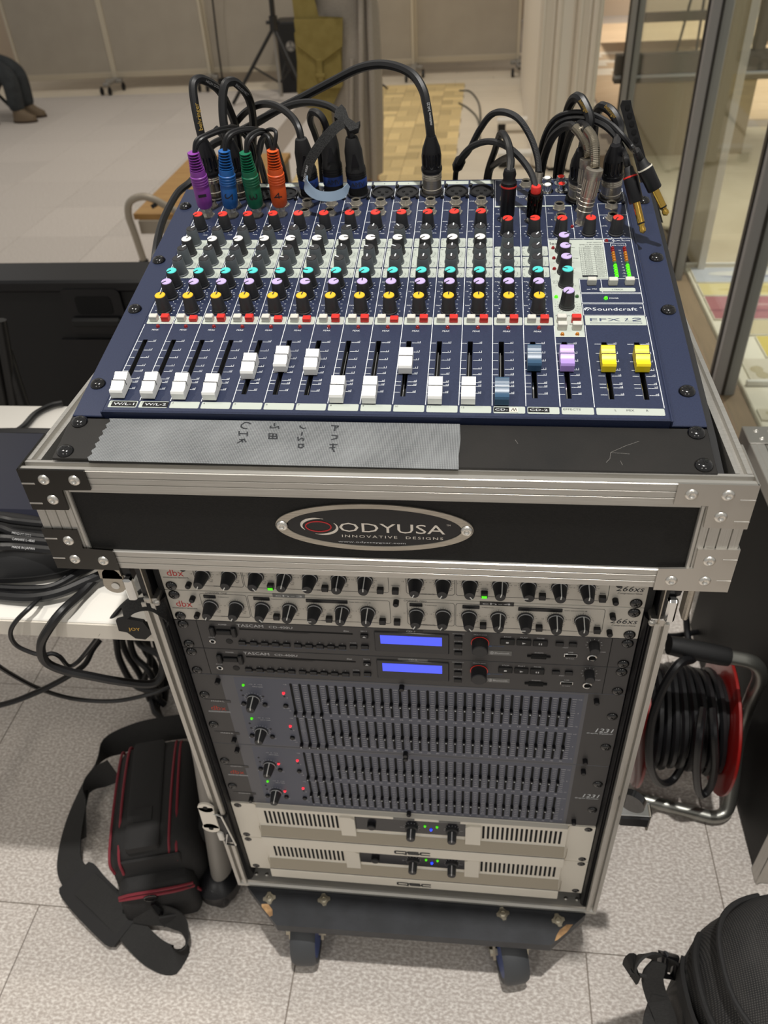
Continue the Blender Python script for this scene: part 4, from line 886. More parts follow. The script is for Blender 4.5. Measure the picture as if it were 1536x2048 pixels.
for k in (-1, 1):
    for poly, rv in ((UP, ((-246.6, 980), (-222.5, 980), (-245.6, 961))), (LO, ((-246.3, 919.3), (-247, 899.4), (-223, 898.6)))):
        pl = [(x*-k, z) for x, z in poly]
        g = G(); g.prism(pl, 'y', -111, -109.2); zz = [z for _, z in poly]
        g.box(264.4*k, 265.6*k, -110.9, -62, min(zz), max(zz))
        c_ = cp(g, 'corner_plate', M['plate_dark_refl' if k < 0 else 'plate'], smooth=0)  # left plates coloured dark to imitate dark surroundings mirrored in the steel
        for x, z_ in rv: inst(RIVET, 'rivet', c_, (x*-k, -111-200, z_-140), FRONT)
        for z_ in ((976, 957) if poly is UP else (921, 900)): cp(G().box(255*k, 265.7*k, -111.5, -109.5, z_-.8, z_+.8, 0, .4), 'corner_slit', M['plate'])
# oval badge
g = G(); g.M = Matrix.Translation((0, -106.6, 939)) @ FRONT.to_4x4()
o1, i1 = ell(0, 0, 75, 22.6, 64), ell(0, 0, 66.5, 18.6, 64); n = 64
g.add([(a, b, 0) for a, b in o1]+[(a, b, 1.2) for a, b in o1]+[(a, b, 1.2) for a, b in i1]+[(a, b, .4) for a, b in i1], [(i, (i+1) % n, n+(i+1) % n, n+i) for i in range(n)]+[(n+i, n+(i+1) % n, 2*n+(i+1) % n, 2*n+i) for i in range(n)]+[(2*n+i, 2*n+(i+1) % n, 3*n+(i+1) % n, 3*n+i) for i in range(n)])
badge = part(g, 'badge_ring', M['steel'], case, True)
g = G(); g.M = Matrix.Translation((0, -106.6, 939)) @ FRONT.to_4x4(); g.add([(a, b, .5) for a, b in i1], [tuple(range(64))]); part(g, 'badge_field', M['logo_blk'], badge, True, smooth=0)
for x in (-70, 70): inst(RIVET, 'rivet', badge, (x, -108-200, 939-140), FRONT)
def bx_(m, name, fn):
    g = G(); g.M = Matrix.Translation((0, -106.6, 939)) @ FRONT.to_4x4(); fn(g); part(g, name, M[m], badge, True, smooth=0)
def wide(g):
    g.text('ODYUSA', -26, -4.6, 9.2, .7, 0, 80); g.text('INNOVATIVE  DESIGNS', -24.5, -10.2, 2.6, .7, 0, 77, 0, 'L', 0, 1.3); g.text('TM', 55, 3.6, 1.6, .7)
    for k in range(26):                                    # swirl, pale strokes
        for rr, aa, bb, cx, cy, wd in ((1, 70, 215, -42, .3, 2.2), (1, 250, 395, -40.5, -.8, 2.2)):
            p, q = R_(aa+(bb-aa)*k/26), R_(aa+(bb-aa)*(k+1)/26); w_ = wd*math.sin(math.pi*(k+.7)/27.4)
            g.line(cx+13*math.cos(p), cy+7.2*math.sin(p), cx+13*math.cos(q), cy+7.2*math.sin(q), max(.4, w_), .7)
bx_('rivet', 'badge_lettering', wide)
bx_('red_ink', 'badge_swirl', lambda g: g.path(ell(-42, -.4, 9.8, 4.9, 40), 1.1, .75, 0, True))
bx_('grey_ink', 'badge_small_print', lambda g: g.text('www.odysseygear.com', -2, -15.6, 1.6, .62, 0, 52, 0, 'C'))
# latches
lt = cp(G().prism(ell(-268, 812, 9, 9, 20)[0:11]+[(-277, 812)]+ell(-268, 800, 11, 11, 20)[10:21]+[(-257, 812)], 'y', -40, -37).prism([(-279, 845), (-259, 845), (-257.5, 808), (-280, 808)], 'y', -40, -37), 'latch_hasp', M['steel'])
cp(G().lathe([(4, 0), (4, .6)], (-267, -41, 799), (0, 1, 0), 16), 'hasp_hole', M['table'])
for k in (-1, 1):
    cp(G().box(244*k+(-3 if k < 0 else 3), 253*k+(-3 if k < 0 else 3), -46, -38, 784, 812, 0, 2), 'latch_hook', M['chrome']); cp(G().prism([(250*k, 845), (262*k, 845), (258*k, 812), (248*k, 806)], 'y', -38, -30), 'latch_arm', M['black'])
cp(G().box(262, 268, -45, -30, 786, 850, 0, 2), 'latch_strap', M['steel'])
lp = cp(G().prism([(x, z) for x, z in ell(-270, 364, 11, 10, 16)], 'y', -18, -15).prism([(x, z) for x, z in ell(-272, 314, 12, 11, 16)], 'y', -18, -15).prism([(-280.5, 364), (-260, 366), (-260.5, 314), (-282, 314)], 'y', -18, -15), 'latch_hasp', M['panel_w2'])
for x, z_ in ((-270, 365), (-272, 313)): cp(G().lathe([(3.4, 0), (3.4, .6)], (x, -18.6, z_), (0, 1, 0), 14), 'hasp_hole', M['void'])
cp(G().box(-263, -247, -16, -4, 272, 340, 0, 3), 'latch_body', M['black']); cp(G().tube([(-262, -17, 350), (-252, -18, 347), (-245, -17, 270), (-259, -17, 272), (-252, -17, 300)], 1.4, 6), 'latch_bail', M['chrome']); cp(G().box(-266, -258, -20, -14, 284, 303, 0, 1.5), 'latch_tongue', M['table'])
cp(G().box(264, 300, -14, 6, 384, 404, 0, 2), 'latch_body', M['black']); cp(G().box(262, 302, -12, 8, 404, 407, 0, 1), 'latch_lip', M['chrome']); cp(G().lathe([(16, 0), (16, 9)], (276, -6, 436), (-.5, -1, 0), 20), 'latch_disc', M['screw']); cp(G().box(298, 301, -12, 4, 374, 408, 0, .8), 'latch_lip', M['steel'])

# steel blank panel with tape in front of the mixer
bp_ = thing('blank_rack_panel', 'scuffed black steel blank panel in front of the mixer', 'panel', mx(0, -36.5, -2.6), rot=MR)
part(G().box(-241.5, 241.5, -22.4, 22.2, 0, 2.4, 0, .6), 'plate', M['blank'], bp_)
for k in (-1, 1):
    for y in (17.2, -15): place(SCREW, 'screw', bp_, 233*k, y, 2.4, 30*k+y)
g = G()
for pts in (((192, 8), (182, 3), (171, -4), (170, -10), (167, -14)), ((171, -4), (184, -5)), ((177, -12), (178, -16)), ((104, 7), (106, 3))):
    for a, b in zip(pts, pts[1:]): g.line(*a, *b, .22, 2.45)
part(g, 'scratches', mat('scratch_grey', '#77746f', 0.6), bp_, smooth=0)
tape = thing('cloth_tape', 'translucent cloth tape strip with marker names below the faders', 'tape', mx(-72, -37, 0), rot=MR)
zig = []
for k in range(14): zig.append((-136-(0 if k % 2 else 2.4)+1.0*(13-k)*.25-3, -23.4+46*(1-k/13)-.6))
g = G(); poly = zig+[(136, -24), (135.6, -10), (136.3, 5), (135.5, 22.4)]
g.prism(poly, 'z', .05, .5); part(g, 'strip', TAPE, tape, smooth=0)
g = G(); g.prism([(-138, -24), (136, -24.6), (136, -28.2), (-137.5, -28)], 'z', -9.9, -9.5); part(g, 'strip_fold', TAPE, tape, smooth=0)
def tl(px, py):   # a marker point on the tape, in tape coordinates
    p = MR.transposed() @ (mxp(440+px/5.908, 830+py/5.908, .6)-mx(-72, -37, 0)); return (p.x, p.y)
STR = [[(360, 105), (335, 90), (295, 88), (255, 115), (250, 140), (280, 158), (320, 160)], [(225, 192), (228, 242)], [(325, 200), (320, 248)], [(228, 218), (322, 222)], [(205, 332), (250, 305), (290, 282)], [(230, 290), (285, 288), (305, 318)], [(255, 295), (268, 320)],
       [(645, 98), (645, 132)], [(600, 130), (598, 152), (640, 152), (690, 135), (695, 160)], [(580, 220), (668, 225), (672, 280), (578, 278), (580, 222)], [(625, 222), (622, 280)], [(580, 250), (670, 252)],
       [(945, 128), (955, 145), (985, 160), (1010, 152)], [(972, 205), (965, 240)], [(920, 262), (925, 300), (965, 272), (985, 282), (980, 305)], [(990, 345), (930, 345), (925, 380), (960, 388), (985, 372), (975, 345)],
       [(1318, 125), (1400, 130), (1375, 155)], [(1362, 135), (1355, 185)], [(1322, 240), (1385, 245), (1380, 275), (1318, 290)], [(1300, 350), (1385, 350)], [(1295, 388), (1360, 382)], [(1335, 340), (1330, 400), (1350, 435)]]
g = G()
for st in STR:
    q = [tl(*p) for p in st]
    for a, b in zip(q, q[1:]):
        d = Vector((b[0]-a[0], b[1]-a[1])); d = d.normalized()*.35 if d.length > 0 else d
        g.line(a[0]-d.x, a[1]-d.y, b[0]+d.x, b[1]+d.y, 1.25, .58)
part(g, 'marker_writing', M['dark_ink'], tape, smooth=0)

# ================================================================== RACK DEVICES (local: x right, y up from 0 at the top edge, z out)
UTOP = 800.0
def device(name, label, cat, top, hgt, group, mats, depth=380):
    d = thing(name, label, cat, (0, 0, UTOP-top), group, rot=FRONT)
    part(G().box(-241.3, 241.3, -hgt+.3, -.3, -3, 0, 0, .5), 'face_panel', M[mats], d)
    part(G().box(-218, 218, -hgt+1.5, -1.5, -depth, -3), 'chassis', M['black_m'], d)
    return d
def screws(d, ys, flip=0):
    for k in (-1, 1):
        for y in ys: place(SCREW_S, 'screw', d, 232.5*k, y, 0, 23*y % 90)
POST = G().lathe([(3, 0), (3, 5.5), (2.4, 6.4)], n=14).mesh('thumb_post', M['black'], 40)
RK = G().lathe([(8.2, 0), (8.2, 1.2), (7.4, 1.8), (5.0, 16.5), (4.6, 17.2)], n=20).mesh('knob', M['knob'], 35)
RKR = G().lathe([(7.55, 1.9), (7.6, 2.5), (7.3, 2.7)], n=20, cap0=False, cap1=False).mesh('knob_ring', M['grey_ink'], 35)
RKP = G().box(-.5, .5, .6, 4.8, 17.1, 17.6).prism([(4.9, 17.3), (5.3, 16.6), (7.6, 3), (7.0, 3), (4.7, 16)], 'x', -.5, .5).mesh('pointer', M['c_white'], 0)
def rknob(d, x, y, ang, sc=1):
    k = place(RK, 'knob', d, x, y); inst(RKR, 'knob_ring', k); inst(RKP, 'pointer', k, rot=rz(-ang))
    return k
SQB = button_mesh(M['black'], 6.6, 6, 5.5); SQG = G().box(-2.6, 2.6, -2.6, .4, 5.4, 6).mesh('lit_cap', M['led_grn'], 0)
# --- two compressors
PL = [-195.5, -168, -140.2, -111.4, -85.2, -56.4, -30, 19.8, 46.8, 72.9, 102, 129, 158.4, 184.5]; PA = [205, 208, 145, 15, 265, 5, 4]*2
for u in (0, 1):
    d = device('compressor', ('silver compressor with two green lit buttons, directly under the mixer tray', 'second silver compressor, with label tape across its top edge')[u], 'compressor', 44.45*u, 44.45, 'silver compressors at the top of the rack', 'silver')
    screws(d, (-6.5, -38))
    for i, x in enumerate(PL):
        rknob(d, x, -20.3-.1*(i > 6), PA[i])
    for x, y in ((-212.6, -9.6), (-212.6, -34), (212.3, -10.2), (212.3, -34.2)): place(POST, 'thumb_post', d, x, y)
    if u: place(POST, 'thumb_post', d, -.2, -3.6)
    for x in (-126.3, -70.8, -15.2, -.2, 87.2, 142.9, 199.8):
        b = place(SQB, 'push_button', d, x, -31.2)
        if u == 0 and x in (-126.3, 87.2): inst(SQG, 'lit_cap', b, label='green lit cap')
    for x0 in (0, 214):
        for a, b in ((-201, -188), (-148, -131), (-93, -50)): part(G().box(a+x0, b+x0, -9.6, -5.2, -.5, 1.2, 0, .4), 'led_window', M['black'], d)
    g = G(); z = .12
    for a, b in ((-205, -155.5), (-154, -7), (10.5, 58), (59.5, 205)): g.path(rrect(a, b, -36.6, -3.6, 2.5), .45, z, 0, True)
    for i, x in enumerate(PL):
        for k in range(21):
            a = R_(-150+15*k); r1 = 10.6 if k % 5 == 0 else 9.9; g.line(x+8.8*math.sin(a), -20.3+8.8*math.cos(a), x+r1*math.sin(a), -20.3+r1*math.cos(a), .32, z)
        g.text('0', x+10.4, -21, 1.5, z); g.text('1.5', x-13.4, -21, 1.5, z); g.text('-40', x+7, -28.5, 1.3, z); g.text('OFF', x+5.4, -31, 1.3, z)
    for x0, t_ in ((0, 'CHANNEL ONE'), (205.4, 'CHANNEL TWO')):
        g.text(t_, -198+x0, -3.4, 2.4, z, 0, 23, .15); g.text('EXPANDER/GATE', -187+x0, -37.4, 1.8, z, 0, 20); g.text('THRESHOLD', -186+x0*1.044, -8.4, 1.4, z, 0, 12); g.text('THRESHOLD', -129.5+x0*1.044, -8.4, 1.4, z, 0, 12); g.text('GAIN REDUCTION dB', -48.5+x0*1.044, -8.2, 1.4, z, 0, 22); g.text('COMPRESSOR', -80+x0*1.04, -37.4, 1.8, z, 0, 17)
    for x, t_ in ((-126.3, 'OverEasy'), (-70.8, 'Auto'), (-15.2, 'Bypass'), (-.2, 'Stereo Link'), (87.2, 'OverEasy'), (142.9, 'Auto'), (199.8, 'Bypass')): g.text(t_, x, -26.8, 1.4, z, 0, None, 0, 'C')
    g.text('PROFESSIONAL PRODUCTS', -238.5, -27.6, 1.4, z, 0, 27); g.line(-238.5, -26, -211.8, -26, .25, z)
    g.text('266xs', 211.5, -22.6, 7.2, z, 0, 26, .25); g.text('Compressor/Gate', 213.5, -26.4, 2.4, z, 0, 23, .2)
    part(g, 'printed_legends', M['dark_ink'], d, smooth=0)
    part(G().text('dbx', -233.5, -24.2, 9.4, .15, 0, 17.5), 'maker_lettering', M['red_ink'], d, smooth=0)
    if u:
        sticker(-127, -93.5, -4.4, .9, 'ch-3', 'sticker_g', 'grey_ink', d, .2); sticker(83, 116.5, -4.2, 1, 'ch-4', 'sticker_k', 'grey_ink', d, .2)
# --- two disc players
for u in (0, 1):
    d = device('disc_player', ('charcoal disc player with blue display, under the silver compressors', 'lower charcoal disc player with blue display, above the equalisers')[u], 'disc player', 88.9+44.45*u, 44.45, 'disc players in the rack', 'dgrey')
    screws(d, (-6.6, -38))
    part(G().box(-217.3, -216.6, -44, -.4, -.2, .15).box(216.6, 217.3, -44, -.4, -.2, .15), 'ear_seam', M['void'], d)['kind'] = 'stuff'
    sw = part(G().box(-204, -174.5, -21.5, -8, -.3, .3, 0, .1), 'power_recess', M['black'], d); part(G().box(-204, -198.5, -21.5, -7.5, 0, 4, 0, 1).box(-180, -174.5, -21.5, -7.5, 0, 4, 0, 1), 'guard_bar', M['black'], sw); part(G().box(-197.5, -181, -19.5, -13, 0, 2.4, 0, .8), 'power_rocker', M['black_m'], sw)
    j = place(G().lathe([(3.6, 0), (3.6, 1), (2.6, 1.4), (2, 1)], n=18, m=0).lathe([(2, 1.1), (.2, 1.1)], n=14, m=1).mesh('mini_jack', [M['chrome'], M['void']], 40), 'mini_jack', d, -204.5, -32)
    place(G().lathe([(4, 0), (3.8, .5)], n=20).mesh('sensor_window', M['black_m'], 40), 'sensor_window', d, -185.6, -31.4)
    part(G().box(-171, -48.4, -11.8, -9.8, -.2, .25), 'disc_slot', M['void'], d, smooth=0); part(G().prism([(-128, -11.6), (-92, -11.6), (-98, -13.6), (-122, -13.6)], 'z', 0, .2), 'slot_notch', M['black'], d)
    b10 = G().box(-4, 4, -2.6, 2.6, 0, 2.6, 0, .5).mesh('key', M['black'], 30)
    for i in range(10):
        x = (-171, -158.2, -146, -134, -121.8, -109.5, -97.2, -85.2, -73.2, -61)[i]; place(b10, 'key', d, x, -31.6)
    part(G().box(-171, -121, -34, -31.5, 0, .5).box(-109.5, -61, -34, -31.5, 0, .5), 'key_bridge', M['void'], d)['kind'] = 'stuff'
    for x, y in ((-48.8, -29.8), (-36.5, -29), (-36, -12), (62.4, -7.6), (62.4, -19.8), (62.4, -32), (165.4, -11), (178.8, -11)): place(b10, 'key', d, x, y)
    wide_b = G().box(-7.4, 7.4, -4.3, 4.3, 0, 2.2, 0, .7).mesh('transport_key', M['black_m'], 30)
    for x in (112.6, 129.4, 146): place(wide_b, 'transport_key', d, x, -11.2)
    f = part(G().box(-25.5, 52.8, -35, -4.5, 0, 1.6, 0, .8), 'display_frame', M['lcd_frame'], d); part(G().box(-19.2, 45.4, -21.8, -8.8, 1.5, 1.75), 'blue_display', M['lcd'], f, smooth=0)
    k = place(G().lathe([(9.6, 0), (9.6, .8), (8.6, 1), (8.2, 12.5), (7.4, 13.4)], n=28).mesh('jog_knob', M['knob'], 35), 'jog_knob', d, 84.8, -15.2); inst(G().lathe([(9.5, .3), (9.5, .9), (8.9, 1)], n=28).mesh('red_ring', M['c_red'], 35), 'red_ring', k)
    k = place(G().lathe([(5.6, 0), (5.2, 10), (4.6, 10.8)], n=20).mesh('phones_knob', M['knob'], 35), 'phones_knob', d, 199.8, -10.5)
    place(G().lathe([(5, 0), (5, 1.6), (3.7, 2), (3.4, 1.2)], n=20, m=0).lathe([(3.4, 1.3), (.2, 1.3)], n=14, m=1).mesh('phones_jack', [M['chrome'], M['void']], 40), 'phones_jack', d, 200, -30)
    part(G().box(134, 158, -33.4, -30.6, 0, 1.6, 0, .5).box(138, 154, -36, -29, 0, 1.2, 0, .5), 'card_slot', M['void'], d); u_ = part(G().box(171.5, 185, -31, -26.4, 0, .8, 0, .3), 'usb_port', M['chrome'], d); part(G().box(172.3, 184.2, -30.4, -27, .8, 1), 'usb_tongue', M['void'], u_)
    part(G().box(94, 118, -33.5, -26.5, 0, .3), 'wireless_badge', M['sticker_g'], d, smooth=0)
    g = G(); z = .2
    g.text('POWER', -188.5, -5.8, 1.9, z, 0, 9, 0, 'C'); g.text('TASCAM', -173, -7, 4.3, z, 0, 29); g.text('CD-400U', -138, -7, 3.4, z, 0, 25.5); g.text('AUX IN', -204.5, -26.6, 1.5, z, 0, 7, 0, 'C'); g.text('EJECT', -36, -6.4, 1.6, z, 0, 7, 0, 'C'); g.text('CLEAR', -48.8, -25.4, 1.6, z, 0, 7, 0, 'C')
    g.text('disc', -58, -7.6, 2.6, z, 0, 6)
    for i in range(10): g.text(str((i+1) % 10), (-171, -158.2, -146, -134, -121.8, -109.5, -97.2, -85.2, -73.2, -61)[i], -27.6, 1.6, z, 0, None, 0, 'C')
    for x, t_ in ((112.6, 'STOP'), (129.4, 'PLAY'), (146, 'PAUSE')): g.text(t_, x, -5.6, 1.8, z, 0, 7.5, 0, 'C')
    g.text('HOME/MENU', 62.4, -4, 1.4, z, 0, 12, 0, 'C'); g.text('SOURCE', 62.4, -15.6, 1.4, z, 0, 9, 0, 'C'); g.text('DISPLAY', 62.4, -28, 1.4, z, 0, 9.5, 0, 'C'); g.text('MULTI JOG', 84.8, -4.2, 1.6, z, 0, 13, 0, 'C'); g.text('FAST', 172, -17.8, 1.4, z, 0, 5.5, 0, 'C'); g.text('SD/SDHC', 146, -27.6, 1.5, z, 0, 9.5, 0, 'C'); g.text('PHONES', 208.6, -22, 1.4, z, 0, 8, 0, 'C'); g.text('USB', 178, -24.6, 1.5, z, 0, 5, 0, 'C'); g.text('5V 0.5A', 178, -34.4, 1.3, z, 0, 8.5, 0, 'C')
    g.text('Bluetooth', 100.5, -31.4, 2.8, .35, 0, 15); g.path(ell(97.4, -30, 1.7, 2.1, 14), .5, .35, 0, True); g.path([(96.6, -29.2), (98.1, -30.7), (97.4, -31.4), (97.4, -28.6), (98.1, -29.3), (96.6, -30.8)], .3, .36)
    z2 = 2.9
    g.rect(-1.4+112.6, 1.4+112.6, -12.4, -10, 2.35); g.add([(127.8, -12.6, 2.35), (131.4, -11.2, 2.35), (127.8, -9.8, 2.35)], [(0, 1, 2)]); g.rect(144.4, 145.5, -12.6, -10, 2.35); g.rect(146.6, 147.7, -12.6, -10, 2.35); g.add([(-38, -13, 2.8), (-34, -13, 2.8), (-36, -10.6, 2.8)], [(0, 1, 2)])
    for k in range(9): a = R_(-130+32*k); g.line(199.8+7*math.sin(a), -10.5+7*math.cos(a), 199.8+8.6*math.sin(a), -10.5+8.6*math.cos(a), .4, z)
    part(g, 'printed_legends', M['grey_ink'], d, smooth=0)
    g = G()
    for i, t_ in enumerate(('LOCK', 'SINGLE', 'INTRO', 'REPEAT', 'RE-REC', 'CUE', 'A-B', 'KEY', 'PITCH', 'VAR')): g.text(t_, (-171, -158.2, -146, -134, -121.8, -109.5, -97.2, -85.2, -73.2, -61)[i], -37.4, 1.6, .2, 0, 8, 0, 'C')
    g.text('SHIFT', -36.5, -35.4, 1.6, .2, 0, 8, 0, 'C'); g.text('PUSH ENTER', 98, -20.5, 1.6, .2, 0, 12); g.rect(94, 97, -21, -19, .2)
    part(g, 'blue_legends', M['blue_ink'], d, smooth=0)
    sticker(0 if not u else -2, 26 if not u else 30, -4, -.6, 'CD-1' if not u else 'CD-2', 'sticker_k' if not u else 'sticker_g', 'grey_ink', d, .25, 2.4, 9)
# --- two graphic equalisers
SLT = G().prism(rrect(-1.5, 1.5, -26.5, 26.5, 1.4, 3), 'z', -.2, .2).mesh('slider_slot', M['void'], 0)
KNB = G().box(-1.9, 1.9, -2.3, 2.3, 0, 5.5, 0, .5).mesh('slider_knob', M['black'], 30); KDT = G().box(-.75, .75, -.5, .5, 5.5, 5.8).mesh('slider_dot', M['white_ink'], 0)
for u in (0, 1):
    d = device('graphic_equaliser', ('upper graphic equaliser with two rows of sliders, below the disc players', 'lower graphic equaliser with four red lights at left, above the beige amplifiers')[u], 'equaliser', 177.8+133.35*u, 133.35, 'slider equalisers in the rack', 'eqg')
    screws(d, (-37.6, -94.8))
    part(G().rect(-192, 199, -130.5, -3, .06), 'centre_tint', M['eqb'], d, smooth=0)
    part(G().box(-241, -241+33, -132.8, -.6, 0, .05).box(203, 241, -132.8, -.6, 0, .05), 'ear_tint', M['dgrey'], d, smooth=0)['kind'] = 'stuff'
    for x, y in ((-210.6, -9.2), (-210.8, -121.6), (212.3, -10), (212.1, -122.3), (.6, -3.6), (.6, -129.4)): place(POST, 'thumb_post', d, x, y)
    for r, yc in ((0, -35.6), (1, -98)):
        for i in range(31):
            x = -126.4+10.363*i; sl = place(SLT, 'slider_slot', d, x, yc)
            low = i < 4 and not (u and r); off = -26 if low else (1.2 if i else 0)-1.5
            k = inst(KNB, 'slider_knob', sl, (0, off, .2)); inst(KDT, 'slider_dot', k)
        g = G(); z = .14
        for i in range(31):
            x = -126.4+10.363*i
            for k in range(13):
                y = yc+24-4*k; w_ = 2.6 if k in (0, 6, 12) else 1.9; g.line(x+5.18-w_, y, x+5.18+w_, y, .55 if k in (0, 6, 12) else .4, z)
            g.text(('20', '25', '31', '40', '50', '63', '80', '100', '125', '160', '200', '250', '315', '400', '500', '630', '800', '1k', '1.2k', '1.6k', '2k', '2.5k', '3.1k', '4k', '5k', '6.3k', '8k', '10k', '12k', '16k', '20k')[i], x, yc-30.8, 1.9, z, 0, None, 0, 'C')
        for x in (-133.5, 195.5): g.text('+15', x, yc+23, 1.9, z, 0, None, 0, 'C'); g.text('0', x, yc-1, 1.9, z, 0, None, 0, 'C'); g.text('-15', x, yc-25, 1.9, z, 0, None, 0, 'C')
        g.text('INPUT GAIN', -166, yc+16.5, 1.6, z, 0, 12, 0, 'C'); g.text('-12  0  +12', -168, yc+20.5, 1.6, z, 0, 16, 0, 'C')
        for k in range(15): a = R_(-135+19*k); g.line(-174+9.8*math.sin(a), yc-5+9.8*math.cos(a), -174+11.2*math.sin(a), yc-5+11.2*math.cos(a), .5, z)
        g.text('BYPASS', -188, yc-20, 1.5, z, 0, 7, 0, 'C'); g.text('LOW CUT', -161, yc-20, 1.5, z, 0, 7.5, 0, 'C'); g.text('RANGE', -136.6, yc-20.5, 1.5, z, 0, 7, 0, 'C')
        part(g, 'scale_marks', M['grey_ink'], d, smooth=0)
        k = rknob(d, -174, yc-5, 8)
        for x, y, kk in ((-182.3, yc+19.5, 'led_grn'), (-136.6, yc+8.5, 'led_red'), (-186.5, yc+9, 'void'), (-186, yc, 'void'), (-162, yc, 'void'), (-136.6, yc+2, 'void')):
            if kk == 'void': place(G().lathe([(1.5, 0), (1.2, .5)], n=10).mesh('dark_led', M['black'], 40), 'dark_led', d, x, y)
            elif u and r == 0 and kk == 'led_grn': continue
            else: place(LED[kk], 'indicator_led', d, x, y)
        if u: place(LED['led_red'], 'indicator_led', d, -162, yc-1)
        for x in (-187, -161.5, -136.8): place(G().lathe([(3, 0), (3, 2.2), (2.4, 2.8)], n=14).mesh('range_button', M['black'], 40), 'range_button', d, x, yc-14)
        sticker(-234, -203, yc-15.2, yc-10.6, (('MAIN-L', 'MAIN-R'), ('MONITOR-L', 'MONITOR-R'))[u][r], 'dgrey', 'grey_ink', d, .2, 2.2, 16)
    part(G().text('dbx', -229.5, -66, 8.6, .2, 0, 18.5), 'maker_lettering', M['orange_ink'], d, smooth=0)
    g = G(); g.text('PROFESSIONAL PRODUCTS', -233.5, -70.4, 1.3, .2, 0, 26.5); g.line(-233.5, -68.4, -207, -68.4, .5, .2); part(g, 'maker_subtitle', M['white_ink'], d, smooth=0); g = G(); g.text('1231', 217.5, -67.6, 7.4, .2, 0, 20, .25); g.text('Graphic Equalizer', 208.5, -71, 2.4, .2, 0, 29, .2); part(g, 'printed_legends', M['white_ink'], d, smooth=0)
# --- two power amplifiers
VENT = G().box(-1.5, 1.5, -15.6, 15.2, -.2, .25).mesh('vent_slot', M['void'], 0)
for u in (0, 1):
    d = device('power_amplifier', ('upper beige power amplifier with vent slots, under the equalisers', 'lower beige power amplifier with vent slots, lowest device in the rack')[u], 'amplifier', 444.5+88.9*u, 88.9, 'beige power amplifiers at the bottom', 'beige')
    screws(d, (-6.6, -82.4))
    for k in (-1, 1):
        g = G(); g.prism([(209*k, -88.3), (241*k, -88.3), (241*k, -.6), (209*k, -.6), (206*k, -8), (206*k, -46), (211*k, -58), (211*k, -80)], 'z', 0, 1.6); part(g, 'ear', M['beige'], d, smooth=20)
    prof = [(-.8, 0), (-.8, 6.4), (-5.5, 6.8), (-6.5, 5.2), (-42.5, 5.2), (-44, 6.2), (-45, 7), (-60, 12.6), (-62, 13.2), (-63.5, 12.4), (-65.5, 12.4), (-67, 13.6), (-85, 14.2), (-87.5, 11), (-87.5, 0)]
    part(G().prism(prof, 'x', -206, 206), 'bezel', M['beige'], d, smooth=25)
    part(G().prism([(-44.6, 7.1), (-59.8, 12.75), (-61.6, 13.2), (-44.6, 6.6)], 'x', -205.5, 205.5), 'ledge_shade', M['beige_shade'], d, smooth=0); part(G().box(-206, 206, -65.3, -63.7, 11, 12.6), 'seam', M['mull2'], d, smooth=0)  # darker strip over the beige ledge paints in its reflection and shading
    v = part(G().box(-200, -90, -41, -7.6, 5.2, 5.5).box(91, 203, -41, -7.6, 5.2, 5.5), 'vent_field', M['beige'], d, smooth=0); v['kind'] = 'stuff'
    for i in range(17): place(VENT, 'vent_slot', d, -194.5+6.1*i, -24.2, 5.4); place(VENT, 'vent_slot', d, 98.5+6.2*i, -24.2, 5.4)
    for a, b, c_ in ((-92, -78, -72), (95, 81, 75)):
        part(G().prism([(a, -62), (c_, -58), (c_, -10), (b, -6), (a, -6)], 'z', 5, 9.5), 'cheek', M['beige'], d, smooth=20)
    rc = part(G().box(-72, 75, -38.5, -7.6, 5.3, 5.8), 'control_recess', M['lcd_frame'], d, smooth=0)
    part(G().box(-20, 8, -5.4, -1.2, 6.5, 7.1).box(40, 68, -5.4, -1.2, 6.5, 7.1), 'grey_label', M['sticker_g'], d, smooth=0)['kind'] = 'stuff'
    for x in (3.5, 57.5):
        k = place(G().lathe([(8.6, 0), (8.6, 4), (6.2, 5), (5.8, 17), (5.2, 17.8)], n=22).mesh('gain_knob', M['knob'], 35), 'gain_knob', d, x, -24, 5.8); inst(G().box(-.6, .6, .8, 5.6, 17.6, 18).prism([(5.4, 17.8), (5.9, 16.5), (6.4, 6), (5.6, 6)], 'x', -.6, .6).mesh('pointer', M['grey_ink'], 0), 'pointer', k)
    place(G().lathe([(6, 0), (6, 5), (5, 6)], n=18).mesh('power_switch', M['black'], 40), 'power_switch', d, -50, -24, 5.8)
    for x, y, kk in ((21.5, -18.5, 'led_grn'), (37.5, -18.5, 'led_grn'), (29.5, -26.5, 'led_blue')): place(LED[kk], 'indicator_led', d, x, y, 5.8)
    g = G(); z = 5.9
    for x in (3.5, 57.5):
        for k in range(11): a = R_(-120+24*k); g.line(x+9.4*math.sin(a), -24+9.4*math.cos(a), x+11*math.sin(a), -24+11*math.cos(a), .4, z)
    g.text('POWER', -50, -33, 1.6, z, 0, 8, 0, 'C'); g.text('CH 1', -12, -26, 1.6, z); g.text('CH 2', 70, -26, 1.4, z, 0, None, 0, 'C'); part(g, 'printed_legends', M['grey_ink'], d, smooth=0)
    g = G()
    z = 14.3
    for k, x in enumerate((-20, -2.5, 15)):                              # squared three-letter maker lettering
        if k == 0: g.path([(x, -80), (x, -74), (x+15, -74), (x+15, -80)], 2.3, z, 0, True); g.line(x+10, -79, x+16, -82, 2.3, z)
        if k == 1: g.path([(x+15, -74), (x, -74), (x, -77), (x+15, -77), (x+15, -80), (x, -80)], 2.3, z)
        if k == 2: g.path([(x+13, -74), (x, -74), (x, -80), (x+13, -80)], 2.3, z)
    part(g, 'maker_lettering', M['dark_ink'], d, smooth=0)

